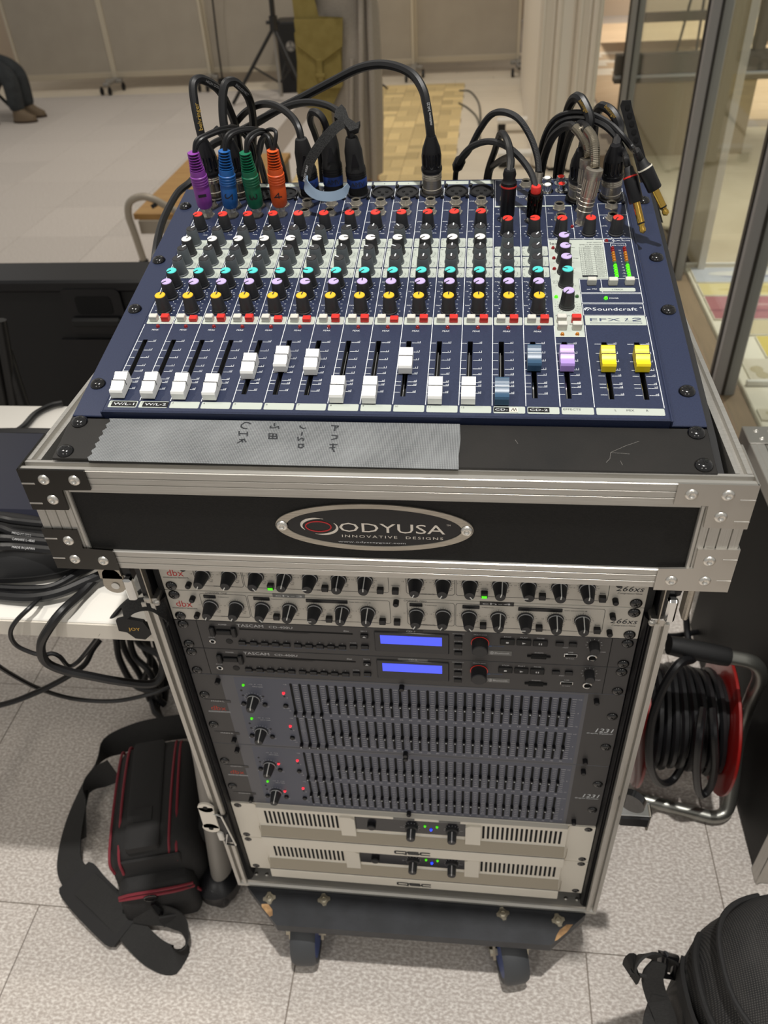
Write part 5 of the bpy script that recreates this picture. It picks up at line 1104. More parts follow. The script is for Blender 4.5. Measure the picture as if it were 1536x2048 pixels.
# ================================================================== DOLLY
t = thing('rack_dolly', 'black painted wooden dolly board with casters under the rack', 'dolly', (0, 250, 0))
OUT = [(-195, -65), (198, -60), (250, -14), (250, 520), (200, 566), (-200, 566), (-251, 520), (-251, -12)]
part(G().prism(OUT, 'z', 122, 139.5), 'board', M['dolly'], t, True, smooth=10)
part(G().prism([(-223, -37), (-213, -36), (-205, -44), (-203, -52), (-207, -54), (-222, -41)], 'z', 139.3, 139.9), 'chipped_corner', M['chip'], t, True, smooth=0)
part(G().prism([(231, -29), (222, -30), (212, -38), (207, -46), (204, -54), (208, -52), (222, -40)], 'z', 139.3, 139.9), 'chipped_corner', M['chip'], t, True, smooth=0)
TN = G()
pn = []
for k in range(24):
    a = 2*math.pi*k/24; pn.append(((7 if k % 6 < 3 else 5.2)*1.35*math.cos(a), (7 if k % 6 < 3 else 5.2)*1.35*math.sin(a)))
TN.prism(pn, 'z', 0, 1.6); TN.lathe([(4.6, 1.6), (4.4, 3), (3.2, 3.2), (3, 1.7)], n=16); TN = TN.mesh('t_nut', M['zinc'], 40)
for x, y in ((-213, -28), (-131, -23.5), (132, -22.5), (210.5, -25)): inst(TN, 't_nut', t, (x, y-250, 139.6))
TY = G().lathe([(34, -17), (43, -19), (46.5, -13), (47, 0), (46.5, 13), (43, 19), (34, 17)], n=32).mesh('tyre', M['tyre'], 30); HB = G().lathe([(8, -20), (36, -17.5), (36, 17.5), (8, 20)], n=28).mesh('wheel_hub', M['hub'], 30)
for x, y, a in ((-166, -32, 4), (146, -32, 14), (-175, 500, 10), (165, 500, -8)):
    c_ = part(G().box(x-42, x+42, y-2, y+92, 117, 122, 0, 1).lathe([(22, 0), (22, 10)], (x, y+42, 107), n=20), 'caster', M['zinc'], t, True)
    rot = rz(a)
    f = inst(G().prism([(-10, 42), (12, 42), (66, 108), (14, 108)], 'x', -27, -23).prism([(-10, 42), (12, 42), (66, 108), (14, 108)], 'x', 23, 27).box(-27, 27, 14, 66, 104, 108).lathe([(7, 0), (7, 62)], (-31, 0, 51), (1, 0, 0), 8).mesh('fork', M['zinc'], 30), 'fork', c_, (x, y-250, 0), rot)
    rr = rot @ Matrix.Rotation(R_(90), 3, 'Y'); inst(TY, 'tyre', c_, (x, y-250, 47), rr); inst(HB, 'wheel_hub', c_, (x, y-250, 47), rr, 'blue wheel hub')

# ================================================================== PLUGS AND CABLES ON THE MIXER
def cable_part(t, pts, r=3.2, name='lead', m='cable', n=8, sp=7):
    return part(G().tube(spline(pts, sp), r, n), name, M[m], t, True)
def axis(p0, p1): d = Vector(p1)-Vector(p0); return d.length, tuple(d)
def printing(t, txt, pts, r, h, m='grey_ink', flip=False):
    """small print that runs along a cable between two points, on the side towards the room"""
    a, b = Vector(pts[0]), Vector(pts[1]); d = (b-a).normalized(); to = (CAM-a).normalized(); nz = (to-d*to.dot(d)).normalized(); y_ = nz.cross(d)
    g = G(); g.M = Matrix.Translation(a+nz*(r+.15)) @ Matrix((d, y_, nz)).transposed().to_4x4(); g.text(txt, 0, -h/2, h, 0, 0, (b-a).length)
    part(g, 'cable_print', M[m], t, True, smooth=0)
# coloured adaptor plugs 1-4
COLP = [('purple', -200.2, 278, (386, 303), '1', 'first'), ('blue', -174.4, 277, (448, 299), '2', 'second'), ('green', -148.2, 278, (490, 303), '3', 'third'), ('orange', -124.2, 279, (545, 298), '4', 'fourth')]
LEADS = {'purple': ([(384, 296), (392, 282), (414, 268), (445, 256), (476, 256), (505, 290), (515, 370)], [(388, 296), (398, 284), (420, 271), (450, 261), (478, 262), (500, 295), (509, 370)]),
         'blue': ([(446, 292), (452, 274), (472, 260), (506, 257), (528, 266), (541, 300), (556, 368)], [(450, 292), (457, 277), (477, 264), (508, 261), (526, 272), (538, 305), (550, 368)]),
         'green': ([(488, 295), (494, 278), (510, 264), (530, 262), (552, 290), (566, 330), (576, 372)], [(492, 296), (500, 282), (516, 268), (534, 270), (550, 300), (562, 340), (570, 372)]),
         'orange': ([(543, 292), (538, 276), (528, 272), (518, 290), (520, 330), (530, 372)], [(548, 292), (552, 268), (543, 259), (530, 266), (522, 300), (514, 330), (520, 372)])}
for cn, x, v, tp, num, nth in COLP:
    b = mx(x, v, H+5.6); tpv = mxp(*tp, 72); L_, d = axis(b, tpv); nd = Vector(d).normalized()
    t = thing('colour_coded_plug', f'{cn} rubber-sleeved plug marked {num} with a twin lead', 'plug', b, 'colour coded plugs at the left of the mixer')
    part(G().lathe([(4.7, -.2), (5.2, 5), (5.0, 6)], b, d, 16), 'shaft', M['nickel'], t, True)
    g = G(); g.lathe([(6.6, 5), (7.6, 7), (8.0, 14), (7.9, 26), (7.7, 27)]+[q for k in range(4) for q in ((8.2, 28+2.6*k), (8.2, 29.2+2.6*k), (7.5, 29.8+2.6*k))]+[(7.4, 41), (7.2, 43)], b, d, 20); part(g, 'sleeve', M[cn], t, True)
    k0 = (L_-43)/7; ins = part(G().lathe([(4.0, 43), (3.4, L_-1)], b, d, 12), 'strain_core', M['black_m'], t, True)
    for k in range(7):
        rr = 7.0-.28*k; q = b+nd*(43.6+k0*k)
        part(G().lathe([(rr-2.4, .4), (rr, .5), (rr, k0*.36), (rr-2.4, k0*.4)], q, d, 16), 'boot_ring', M[cn], t, True)
    X_, Y_, _ = frame_to(d); side = 1
    for sd in (-1, 1): part(G().box(-1, 1, -1.4, 1.4, 0, 1).mesh and G().tube([b+nd*43+(MR @ Vector((1, 0, 0)))*5.4*sd, b+nd*(L_-1)+(MR @ Vector((1, 0, 0)))*4.4*sd], 1.5, 6), 'boot_rib', M[cn], t, True)
    g = G(); fr = (CAM-b).normalized(); fr = (fr-nd*fr.dot(nd)).normalized(); xx = nd.cross(fr)
    g.M = Matrix.Translation(b+nd*17+fr*8.1) @ Matrix((nd*-1, xx*-1, fr)).transposed().to_4x4(); g.text(num, -4.5, -3.2, 8.4, 0, 0, 6 if num != '1' else 3); part(g, 'marker_number', M['dark_ink'], t, True, smooth=0)
    for pts in LEADS[cn]:
        yb = tpv.y; P = [tpv-nd*4]+[at(a, c_, yb+(2, 12, 30, 60, 80, 100, 130)[min(i, 6)]) for i, (a, c_) in enumerate(pts[1:])]
        cable_part(t, P, 1.9)
def xlr_plug(x, v, top, label, kind, lead, r=3.5, grp='XLR plugs on the mixer', htop=63, nm='xlr_plug'):
    b = mx(x, v, H+1.2); tpv = mxp(*top, htop); L_, d = axis(b, tpv); nd = Vector(d).normalized()
    t = thing(nm, label, 'plug', b, 'XLR plugs standing in the mixer')
    q = L_/57.
    if kind == 'black':
        part(G().lathe([(9.6, 0), (9.8, 10*q), (10.1, 11*q), (10.1, 27*q), (9.2, 29*q), (8.8, 44*q), (6.4, L_-2), (5.6, L_)], b, d, 24), 'shell', M['black_m'], t, True)
        bd = part(G().lathe([(10.2, 9*q), (10.3, 9.4*q), (10.3, 17*q), (10.2, 17.4*q)], b, d, 24, cap0=False, cap1=False), 'blue_band', M['bluetape'], t, True, label='blue tape band')
        fr = (CAM-b).normalized(); fr = (fr-nd*fr.dot(nd)).normalized(); xx = nd.cross(fr)
        g = G(); g.M = Matrix.Translation(b+nd*11*q+fr*10.5) @ Matrix((xx, nd, fr)).transposed().to_4x4(); g.text('AMV', -7, 0, 5, 0, 0, 14); part(g, 'band_marks', M['dark_ink'], bd, True, smooth=0)
        for k in range(3): part(G().lathe([(10.3, (19+2.2*k)*q), (10.5, (19.6+2.2*k)*q), (10.3, (20.2+2.2*k)*q)], b, d, 24, cap0=False, cap1=False), 'grip_ring', M['black'], t, True)
        part(G().prism([(-4.5, 30), (4.5, 30), (1.2, 42), (-1.2, 42)], 'z', 0, .8).mesh and (lambda gg: (setattr(gg, 'M', Matrix.Translation(b+nd*2*q+fr*9.0) @ Matrix((xx, nd, fr)).transposed().to_4x4()), gg.prism([(-4.2, 29*q), (4.2, 29*q), (1, 42*q), (-1, 42*q)], 'z', -.6, .7), gg)[2])(G()), 'grip_fin', M['black'], t, True)
    else:
        part(G().lathe([(9.3, 0), (9.5, 3), (9.5, 14*q), (9.9, 14.6*q), (9.9, 16*q), (9.5, 16.6*q), (9.5, 22*q)], b, d, 24), 'metal_shell', M['clear' if kind == 'clear' else 'steel'], t, True)
        for k in (5, 17.5, 19.5): part(G().lathe([(9.55, k*q), (9.9, (k+.6)*q), (9.55, (k+1.2)*q)], b, d, 24, cap0=False, cap1=False), 'groove_ring', M['nickel'], t, True)
        part(G().lathe([(9.9, 22*q), (10.4, 23*q), (10.4, 26*q), (9.6, 27*q), (9.8, 38*q), (8.8, 45*q), (5.4, L_-2), (4.8, L_)], b, d, 24), 'boot', M['black'], t, True)
        fr = (CAM-b).normalized(); fr = (fr-nd*fr.dot(nd)).normalized()
        for a in (-40, 0, 40):
            rr = Matrix.Rotation(R_(a), 3, nd) @ fr; tx = nd.cross(rr); o3 = b+rr*9.7
            part(G().tube([o3+nd*42*q+tx*1.9, o3+nd*31*q+tx*1.9, o3+nd*29*q+tx*.9, o3+nd*28.6*q, o3+nd*29*q-tx*.9, o3+nd*31*q-tx*1.9, o3+nd*42*q-tx*1.9], .7, 6), 'grip_ridge', M['screw'], t, True)
    cable_part(t, [tpv-nd*6]+[at(a, c_, yy) for a, c_, yy in lead], r)
    return t
t = xlr_plug(-200.4, 318.6, (405, 279), 'leftmost smoky XLR plug with a tall looped lead, behind the purple plug', 'clear', [(398, 252, 266), (389, 205, 272), (386, 172, 278), (393, 160, 284), (408, 160, 292), (438, 180, 310), (460, 222, 330), (474, 268, 345), (486, 360, 360), (488, 420, 370)], 4.4)
printing(t, 'behringer', (at(402, 262, 260), at(392, 208, 268)), 4.4, 4.2, 'gold'); printing(t, 'HIGH GOLD', (at(406, 158.5, 288), at(436, 174, 306)), 4.4, 2.6)
t = xlr_plug(-175.4, 318.6, (458, 279), 'second smoky XLR plug with a tall looped lead, behind the blue plug', 'clear', [(448, 250, 266), (445, 205, 272), (449, 172, 278), (460, 163, 284), (475, 168, 292), (497, 195, 308), (506, 240, 325), (505, 300, 345), (503, 370, 360), (503, 420, 365)], 4.4)
printing(t, 'ENDLESS MICRO', (at(466, 164, 284), at(494, 188, 306)), 4.4, 2.6)
xlr_plug(-100.4, 318.6, (602, 277), 'black XLR plug with blue band, left of the strapped pair', 'black', [(597, 256, 268), (582, 232, 282), (555, 213, 300), (525, 208, 318), (495, 221, 335), (472, 245, 350), (452, 275, 362), (440, 330, 370)], 3.7)
xlr_plug(-75.4, 318.6, (657, 259), 'black XLR plug with blue band, half hidden by the hook strap', 'black', [(646, 238, 262), (633, 225, 268), (623, 226, 276), (621, 243, 292), (630, 268, 310), (641, 310, 330), (648, 400, 345)], 3.6, htop=68)
xlr_plug(-50.4, 318.6, (703, 274), 'rightmost black XLR plug with blue band, under the strap knot', 'black', [(697, 252, 264), (684, 230, 276), (660, 213, 292), (625, 205, 308), (588, 209, 322), (545, 226, 338), (505, 248, 352), (470, 280, 366), (455, 340, 372)], 3.6)
t = xlr_plug(25, 318.6, (862, 272), 'bright metal XLR plug alone mid row, with a long arching lead', 'steel', [(859, 250, 262), (853, 210, 266), (845, 178, 272), (826, 150, 282), (795, 134, 294), (757, 129, 306), (715, 138, 318), (665, 163, 330), (610, 192, 342), (555, 220, 352), (505, 250, 360), (455, 275, 366), (420, 295, 368), (405, 340, 372)], 4.3)
printing(t, 'multicore 2x0.22', (at(862, 250, 260), at(856, 205, 264)), 4.3, 2.4)
t = thing('drop_cable', 'thick black cable dropping past the left rear edge of the mixer', 'cable', at(313, 500, 250))
cable_part(t, [at(430, 310, 376), at(398, 345, 368), at(379, 366, 360), at(357, 384, 345), at(340, 411, 325), at(325, 443, 300), at(316, 476, 275), at(311, 510, 250), at(306, 560, 225)], 4.2)
g = G(); g.tube(spline([at(492, 250, 352), at(512, 300, 350), at(528, 350, 352), at(540, 420, 355)], 7), 3.2, 8)
g2 = solo(g, 'drop_cable', M['cable'], 'black cable hanging straight down behind the green plug', 'cable')
g = G(); g.tube(spline([at(430, 255, 360), at(450, 280, 358), at(470, 330, 360), at(476, 420, 364)], 7), 3.4, 8)
solo(g, 'drop_cable', M['cable'], 'black cable hanging down between the blue and green plugs', 'cable')

# hook-and-loop strap round the lead
t = thing('hook_strap', 'black hook-and-loop cable strap with grey-blue tail across the black plugs', 'strap', at(690, 240, 275))
yy = 252
P = spline([at(689, 243, 262), at(668, 258, 250), at(640, 290, 242), at(619, 325, 238), at(611, 355, 236)], 6)
part(G().ribbon(P, tuple((at(680, 262, 250)-at(668, 246, 250)).normalized()), [9.5]*len(P), 1.4), 'hook_face', M['velcro'], t, True)
P = spline([at(611, 355, 236), at(616, 376, 230), at(635, 390, 226), at(662, 393, 226), at(686, 386, 232), at(697, 370, 240)], 6)
part(G().ribbon(P, [Vector((0, .35, 1))]*len(P), [9]*(len(P)-6)+[8, 7.5, 7, 6, 5, 4], 1.2), 'tail', M['velcro_b'], t, True)
kn = part(G().prism([(0, 0), (9, 5), (14, 0), (17, -7), (12, -10), (8, -6), (3, -8)], 'z', -4, 4).mesh and (lambda gg: (setattr(gg, 'M', Matrix.Translation(at(671, 226, 270)) @ Matrix((CX, -CY, -CZ)).transposed().to_4x4()), gg.prism([(0, 0), (6, 6), (10, 2), (13, -7), (20, -12), (24, -10), (22, -17), (14, -20), (8, -12), (-1, -6)], 'z', -5, 5), gg)[2])(G()), 'strap_knot', M['velcro'], t, True)
g = G(); pA, pB = at(608, 362, 235), at(616, 325, 237); d = (pB-pA).normalized(); to = (CAM-pA).normalized(); nz = (to-d*to.dot(d)).normalized()
g.M = Matrix.Translation(pA+nz*1.2) @ Matrix((d, nz.cross(d), nz)).transposed().to_4x4(); g.text('BUDDY WRAP', 0, -1, 2.2, 0, 0, 15); part(g, 'strap_print', M['grey_ink'], t, True, smooth=0)

# right-hand plugs
b = mx(99.5, 263, H+5); tv = mxp(1019, 350, 50); L_, d = axis(b, tv); nd = Vector(d).normalized()
t = thing('jack_plug', 'black jack plug with red ring in the first stereo input', 'plug', b)
part(G().lathe([(5, 0), (6.9, 1), (6.9, 26), (7.3, 27), (7.3, 33), (6.4, 34), (5.6, 36), (6.2, 40), (5.2, 44), (4.2, L_+4)], b, d, 22), 'barrel', M['black'], t, True); part(G().lathe([(7.4, 28.6), (7.5, 29), (7.5, 30), (7.4, 30.4)], b, d, 22, cap0=False, cap1=False), 'red_ring', M['btn_r'], t, True)
cable_part(t, [tv, at(1021, 322, 222), at(1018, 292, 232), at(1010, 272, 244), at(1003, 267, 258), at(998, 274, 275), at(990, 300, 300), at(975, 345, 330), at(968, 400, 345)], 3.4)
cable_part(t, [tv-nd*2, at(1022, 318, 226), at(1012, 316, 262), at(994, 326, 300), at(980, 342, 330), at(973, 400, 348)], 3.4)
b = mx(124.5, 262, H+5); tv = mxp(1072, 378, 38); L_, d = axis(b, tv); nd = Vector(d).normalized()
t = thing('jack_plug', 'polished black jack plug with red collar and braided leads', 'plug', b)
part(G().lathe([(5, 0), (7.2, 1), (7.2, L_-4), (6.8, L_-3)], b, d, 26), 'barrel', mat('black_chrome', '#2a2524', 0.1, 0.9), t, True); part(G().lathe([(4.7, L_-4), (4.7, L_+2), (4.2, L_+3)], b, d, 20), 'red_collar', M['btn_r'], t, True)
BRD = mat_weave('braided_sleeve', '#08080a', '#2e2e31', 420, 420, 0.5, 0.5)
l1 = cable_part(t, [tv, at(1062, 346, 226), at(1038, 313, 240), at(1008, 290, 256), at(976, 283, 274), at(946, 292, 292), at(926, 310, 306), at(917, 326, 314)], 3.2, 'braided_lead'); l1.data.materials[0] = BRD
b2 = mx(124.5, 283, H+5)
t2 = thing('jack_plug', 'slim jack plug with pale tip collar behind the polished one', 'plug', b2)
tv2 = at(1078, 345, 240); L2, d2 = axis(b2, tv2)
part(G().lathe([(5, 0), (6, 1), (6, L2-10), (4.4, L2-9), (4.2, L2)], b2, d2, 20), 'barrel', M['steel'], t2, True)
l2 = cable_part(t2, [tv2, at(1074, 312, 248), at(1060, 272, 258), at(1036, 237, 268), at(1006, 224, 280), at(981, 231, 292), at(958, 262, 304), at(938, 300, 312), at(920, 322, 318)], 3.2, 'braided_lead'); l2.data.materials[0] = BRD
g = G(); g.lathe([(3.4, 0), (6, 4), (6, 12), (3.2, 17)], at(924, 314, 316), tuple(at(909, 345, 322)-at(924, 314, 316)), 14); part(g, 'lead_joint', M['black'], t, True)
cable_part(t, [at(914, 336, 320), at(911, 352, 325), at(909, 400, 335)], 3)
for (x, v, tp, hh, lead, lb, sp0) in ((170, 257, (1190, 335), 57, [(1168, 251, 262), (1158, 249, 272), (1145, 262, 290), (1131, 300, 315), (1120, 352, 335), (1118, 400, 340)], 'front silver jack plug with a coiled spring strain relief', [(1190, 318), (1189, 292), (1184, 274), (1174, 260)]),
                                      (171.5, 280, (1177, 315), 54, [(1143, 251, 270), (1125, 256, 285), (1105, 275, 300), (1090, 310, 315), (1082, 352, 330), (1080, 400, 335)], 'rear silver jack plug with a coiled spring strain relief', [(1176, 300), (1171, 284), (1162, 268), (1150, 255)])):
    b = mx(x, v, H+5); tv = mxp(*tp, hh); L_, d = axis(b, tv)
    t = thing('silver_jack_plug', lb, 'plug', b, 'silver jack plugs with springs')
    part(G().lathe([(5.4, 0), (6.3, 2), (6.6, 12), (6.9, 13), (6.9, 20), (7.2, 21), (7.2, L_-9), (7.8, L_-8), (7.8, L_-1), (5, L_)], b, d, 26), 'barrel', M['steel'], t, True)
    for k in (8, 13, 16.5, 20.5): part(G().lathe([(6.9, k), (7.3, k+.4), (6.9, k+.8)], b, d, 24, cap0=False, cap1=False), 'groove_ring', M['nickel'], t, True)
    for k in range(18):
        a = 2*math.pi*k/18; X_, Y_, _ = frame_to(d); o3 = X_*(7.15*math.cos(a))+Y_*(7.15*math.sin(a)); part(G().tube([b+o3+Vector(d).normalized()*22, b+o3+Vector(d).normalized()*(L_-10)], .45, 4), 'knurl', M['nickel'], t, True)
    P = spline([tv]+[at(a, c_, tv.y+(2, 8, 16, 24)[i]) for i, (a, c_) in enumerate(sp0)], 14); rr = [4.6 if i % 2 else 4.15 for i in range(len(P))]
    part(G().tube(P, rr, 12), 'spring_sleeve', M['spring'], t, True, smooth=20)
    cable_part(t, [P[-2], P[-1]]+[at(*q) for q in lead], 4)
t = xlr_plug(169, 302.8, (1163, 299), 'metal XLR plug behind the silver jack plugs, kinked lead', 'steel', [(1172, 268, 262), (1180, 240, 266), (1172, 215, 272), (1160, 196, 280), (1148, 197, 290), (1136, 220, 305), (1128, 260, 320), (1116, 330, 340), (1110, 400, 350)], 4.6, htop=58)
printing(t, 'behringer', (at(1162, 203, 276), at(1178, 228, 268)), 4.6, 3.6, 'gold')
t = xlr_plug(200.2, 303.6, (1231, 290), 'metal XLR plug next to the perforated strip, at the right', 'steel', [(1238, 262, 264), (1234, 240, 268), (1222, 222, 274), (1206, 213, 282), (1197, 219, 292), (1190, 240, 306), (1186, 300, 325), (1184, 400, 345)], 4.6, htop=58)
printing(t, 'behringer', (at(1214, 214, 276), at(1235, 238, 266)), 4.6, 3.6, 'gold')
for (tp, hp_, tip, ht, lead, ring, lb) in (((1256, 333), 62, (1287, 467), 16, [(1248, 305, 250), (1232, 275, 258), (1205, 250, 268), (1165, 237, 280), (1128, 241, 292), (1104, 262, 304), (1090, 300, 318), (1080, 345, 332), (1076, 400, 340)], 'btn_r', 'loose gold-tipped jack plug with a red ring, hanging over the mixer edge'),
                                          ((1282, 319), 72, (1334, 431), 30, [(1268, 300, 248), (1245, 272, 256), (1218, 246, 268), (1180, 228, 280), (1140, 226, 292), (1108, 240, 304), (1088, 275, 318), (1077, 325, 332), (1071, 400, 342)], 'paper', 'loose gold-tipped jack plug with a white ring, hanging at far right')):
    a_, b_ = mxp(*tp, hp_), mxp(*tip, ht); L_, d = axis(a_, b_); nd = Vector(d).normalized()
    t = thing('loose_jack_plug', lb, 'plug', b_, 'loose jack plugs with gold tips')
    q = L_/60
    part(G().lathe([(2.6, -10), (3.0, 0), (4, 1), (4.6, 6*q), (6.2, 9*q)], a_, d, 20), 'boot', M['black_m'], t, True)
    part(G().lathe([(6.4, 8.6*q), (6.4, 10*q)], a_, d, 22), 'ring', M[ring], t, True)
    part(G().lathe([(6, 10*q), (6.5, 10.6*q), (6.3, 31*q), (5.6, 32*q)], a_, d, 22), 'barrel', M['black'], t, True)
    part(G().lathe([(3.2, 32*q), (3.2, 50*q)], a_, d, 16), 'gold_sleeve', M['gold'], t, True)
    part(G().lathe([(3.25, 50*q), (3.25, 51.4*q)], a_, d, 16), 'insulator', M['void'], t, True)
    part(G().lathe([(3.0, 51.4*q), (2.2, 53.5*q), (3.0, 56*q), (2.6, 58.4*q), (.4, 60*q)], a_, d, 16), 'gold_tip', M['gold'], t, True)
    cable_part(t, [a_+nd*1, a_-nd*8]+[at(*q_) for q_ in lead], 2.8)
# perforated steel strip standing behind the mixer
t = thing('perforated_strip', 'black perforated steel strip standing up behind the right rear corner', 'bracket', (240, 330, 985))
g = G(); p00, p10 = at(1241, 208, 330), at(1264, 207, 330); q00, q10 = at(1274, 335, 326), at(1298, 337, 326)
nn = (p10-p00).cross(q00-p00).normalized()*2
low0, low1 = q00+(q00-p00)*.9, q10+(q10-p10)*.9
vs = [p00+Vector((1.5, 0, 3)), p10+Vector((-1.5, 0, 3)), p10-Vector((0, 0, 2)), low1, low0, p00-Vector((0, 0, 2))]
g.add([*vs, *[v_+nn for v_ in vs]], [(0, 1, 2, 3, 4, 5), tuple(range(6, 12))[::-1]]+[(i, (i+1) % 6, 6+(i+1) % 6, 6+i) for i in range(6)]); part(g, 'strip', M['black_m'], t, True, smooth=0)
for k in range(9):
    f_ = .05+.125*k; c_ = (p00+(q00-p00)*f_)*.45+(p10+(q10-p10)*f_)*.55; dd = (CAM-c_); s_ = 1 if dd.dot(nn) > 0 else -1
    part(G().lathe([(2.5, 0), (2.5, .3)], c_+(nn.normalized()*2.1 if s_ > 0 else -nn.normalized()*.2), tuple(nn*s_), 14), 'hole', M['void'], t, True)

# ================================================================== WHITE TABLE AND WHAT LIES ON IT
t = thing('folding_table', 'white folding table with grey casters, left of the rack', 'table', (-1100, 220, 0))
part(G().box(-1900, -270, 1, 445, 674, 700, 0, 1.5), 'table_top', M['table'], t, True); part(G().box(-1900, -269.4, -.6, 2, 674.5, 697, 0, .4), 'edge_band', M['tedge'], t, True)
for x0, s_ in ((-330, 1), (-1840, -1)):
    part(G().box(x0-45, x0+45, 60, 380, 640, 674, 0, 8), 'leg_housing', M['grey_pl'], t, True)
    for y in (38, 400):
        top = (x0+45, 90 if y < 200 else 350, 650); bot = (x0+8, y+12, 62)
        l_ = part(loft([(bot[0], bot[1], bot[2]-18, 14, 20), (bot[0], bot[1], bot[2], 17, 26), ((top[0]+bot[0])/2+4, (top[1]+bot[1])/2, 350, 15, 22), (top[0], top[1], 650, 14, 20)], 20), 'leg', M['grey_mt'], t, True)
        g = G(); g.lathe([(10, -25), (28, -25), (31, -20), (31, -5), (22, -4), (22, 4), (31, 5), (31, 20), (28, 25), (10, 25)], (x0+2, y, 31), (.35, 1, 0), 26); part(g, 'caster', M['black'], l_, True)
        part(G().lathe([(33, -15), (35, -12), (35, 10), (20, 26), (8, 30)], (x0+2, y, 38), (0, 0, 1), 22), 'caster_hood', M['black'], l_, True)
    part(G().cyl((x0+15, 50, 180), (x0+15, 400, 180), 10), 'stretcher', M['grey_mt'], t, True)
# grey bracket plate under the front edge
part(G().prism([(x, z) for x, z in ((-372, 674), (-318, 674), (-316, 640), (-320, 634), (-372, 634), (-377, 640))], 'y', 150, 175), 'hinge_plate', M['grey_pl'], t, True)
# black pouch
t = thing('black_pouch', 'glossy black soft pouch at the front of the white table', 'pouch', (-440, 110, 700))
g = G(); g.M = Matrix.Translation((-500, 95, 700)) @ rz(-4).to_4x4(); loft([(0, 0, 1, 118, 40), (0, 0, 6, 125, 46), (0, 2, 26, 124, 44), (0, 4, 42, 116, 36), (0, 5, 48, 100, 24)], 40, 0, g); part(g, 'body', mat('soft_black_vinyl', '#1c1c1d', 0.42), t, True)
g = G(); g.M = Matrix.Translation((-500, 95, 700)) @ rz(-4).to_4x4(); g.tube([(123*math.cos(a), 44*math.sin(a)+1, 12) for a in [2*math.pi*k/40 for k in range(40)]], 2.2, 6, 0, True); part(g, 'seam', M['rubber'], t, True)
# navy hard case
t = thing('navy_case', 'dark navy plastic case with ribbed catch, on the table beside the tray', 'case', (-480, 210, 700))
part(G().box(-690, -300, 130, 315, 700, 742, 0, 10), 'body', mat('navy_plastic', '#1a1c2c', 0.35), t, True)
for k in range(4): part(G().box(-452, -420, 205+14*k, 211+14*k, 741, 744, 0, 1), 'rib', mat('navy_plastic', '#1a1c2c', 0.35), t, True)
part(G().tube(spline([(-690, 318, 720), (-600, 322, 728), (-480, 322, 728), (-380, 318, 722)], 6), 9, 8), 'rim', M['black'], t, True)
# bundle of leads over the case and pouch
B_LB = ['topmost black lead of the bundle left of the tray', 'second black lead of the bundle, with pale print', 'third black lead of the bundle, with pale print', 'lowest and thickest black lead of the bundle, above the pouch']
for k, (pts, r) in enumerate((([(-30, 1035, 150), (30, 1042, 140), (90, 1048, 130), (160, 1050, 122), (230, 1050, 118)], 4.5), ([(-30, 1052, 138), (30, 1066, 126), (80, 1074, 116), (160, 1078, 108), (230, 1078, 104)], 5), ([(-30, 1076, 126), (30, 1078, 118), (90, 1084, 106), (160, 1090, 98), (230, 1092, 95)], 5.2), ([(-30, 1094, 112), (30, 1094, 104), (90, 1099, 96), (160, 1106, 90), (230, 1108, 88)], 5.4))):
    P = [atz(a, b, 752+r-3*k) for a, b, _ in pts]; P.append(P[-1]+Vector((60, 60, -20))); P.insert(0, P[0]+Vector((-150, 18, -22))); P.insert(0, P[0]+Vector((-120, 60, -26)))
    P0_ = P[3]; t = thing('bundle_lead', B_LB[k], 'cable', (P0_.x, P0_.y, 745), 'bundle of leads on the white table')
    part(G().tube(spline(P, 6), r, 8), 'lead', M['cable'], t, True)
    if k in (1, 2, 3): printing(t, ('MOGAMI 2534', 'CANARE L-4E6S', 'MADE IN JAPAN')[k-1], (P[3], P[3]+(P[4]-P[3])*.75), r, 2.6, 'grey_ink')
def lead(name, label, P, r, m='cable', cat='cable', grp=None):
    return solo(G().tube(spline(P, 8), r, 8), name, M[m], label, cat, grp)
lead('table_lead', 'black lead crossing the far left corner of the white table', [atz(-20, 886, 706), atz(40, 858, 706), atz(70, 828, 706), atz(100, 812, 706), atz(125, 806, 706)], 4.5)
lead('table_lead', 'black lead running under the tray at the left edge of the photo', [atz(-20, 985, 716), atz(20, 955, 730), atz(60, 930, 740), atz(100, 905, 745), atz(140, 890, 740)], 5)
lead('loop_lead', 'thick black lead dropping over the table edge in a wide loop', [atz(240, 1120, 712), atz(200, 1150, 712), atz(165, 1186, 710), at(125, 1222, 2), at(97, 1258, -12), at(82, 1290, -14), at(90, 1322, -12), at(125, 1340, -8), at(180, 1352, 0), at(240, 1363, 12), at(300, 1368, 25), at(322, 1352, 35), at(326, 1320, 42), at(318, 1285, 50), at(312, 1250, 60)], 5.2)
lead('loop_lead', 'thin black lead making the small inner loop off the table edge', [atz(190, 1110, 708), atz(150, 1140, 708), atz(100, 1180, 707), at(60, 1215, 3), at(30, 1245, -8), at(21, 1268, -10), at(32, 1290, -8), at(60, 1304, -6), at(84, 1310, -4), at(104, 1307, 0), at(120, 1314, 2), at(137, 1332, 4), at(155, 1324, 6), at(180, 1295, 4), at(210, 1255, 3), atz(245, 1212, 706), atz(285, 1180, 708)], 2.6)
lead('floor_lead', 'black lead sagging under the table from the left edge towards the rack', [at(-20, 1320, 60), at(20, 1347, 80), at(80, 1378, 110), at(150, 1398, 130), at(230, 1402, 140), at(300, 1388, 150), at(350, 1370, 170)], 3.2)
lead('floor_lead', 'black lead rising from the left edge to the grey hinge plate', [at(-20, 1415, 60), at(30, 1402, 70), at(90, 1377, 90), at(140, 1350, 110), at(170, 1328, 130), at(185, 1300, 150), at(200, 1280, 165)], 4)
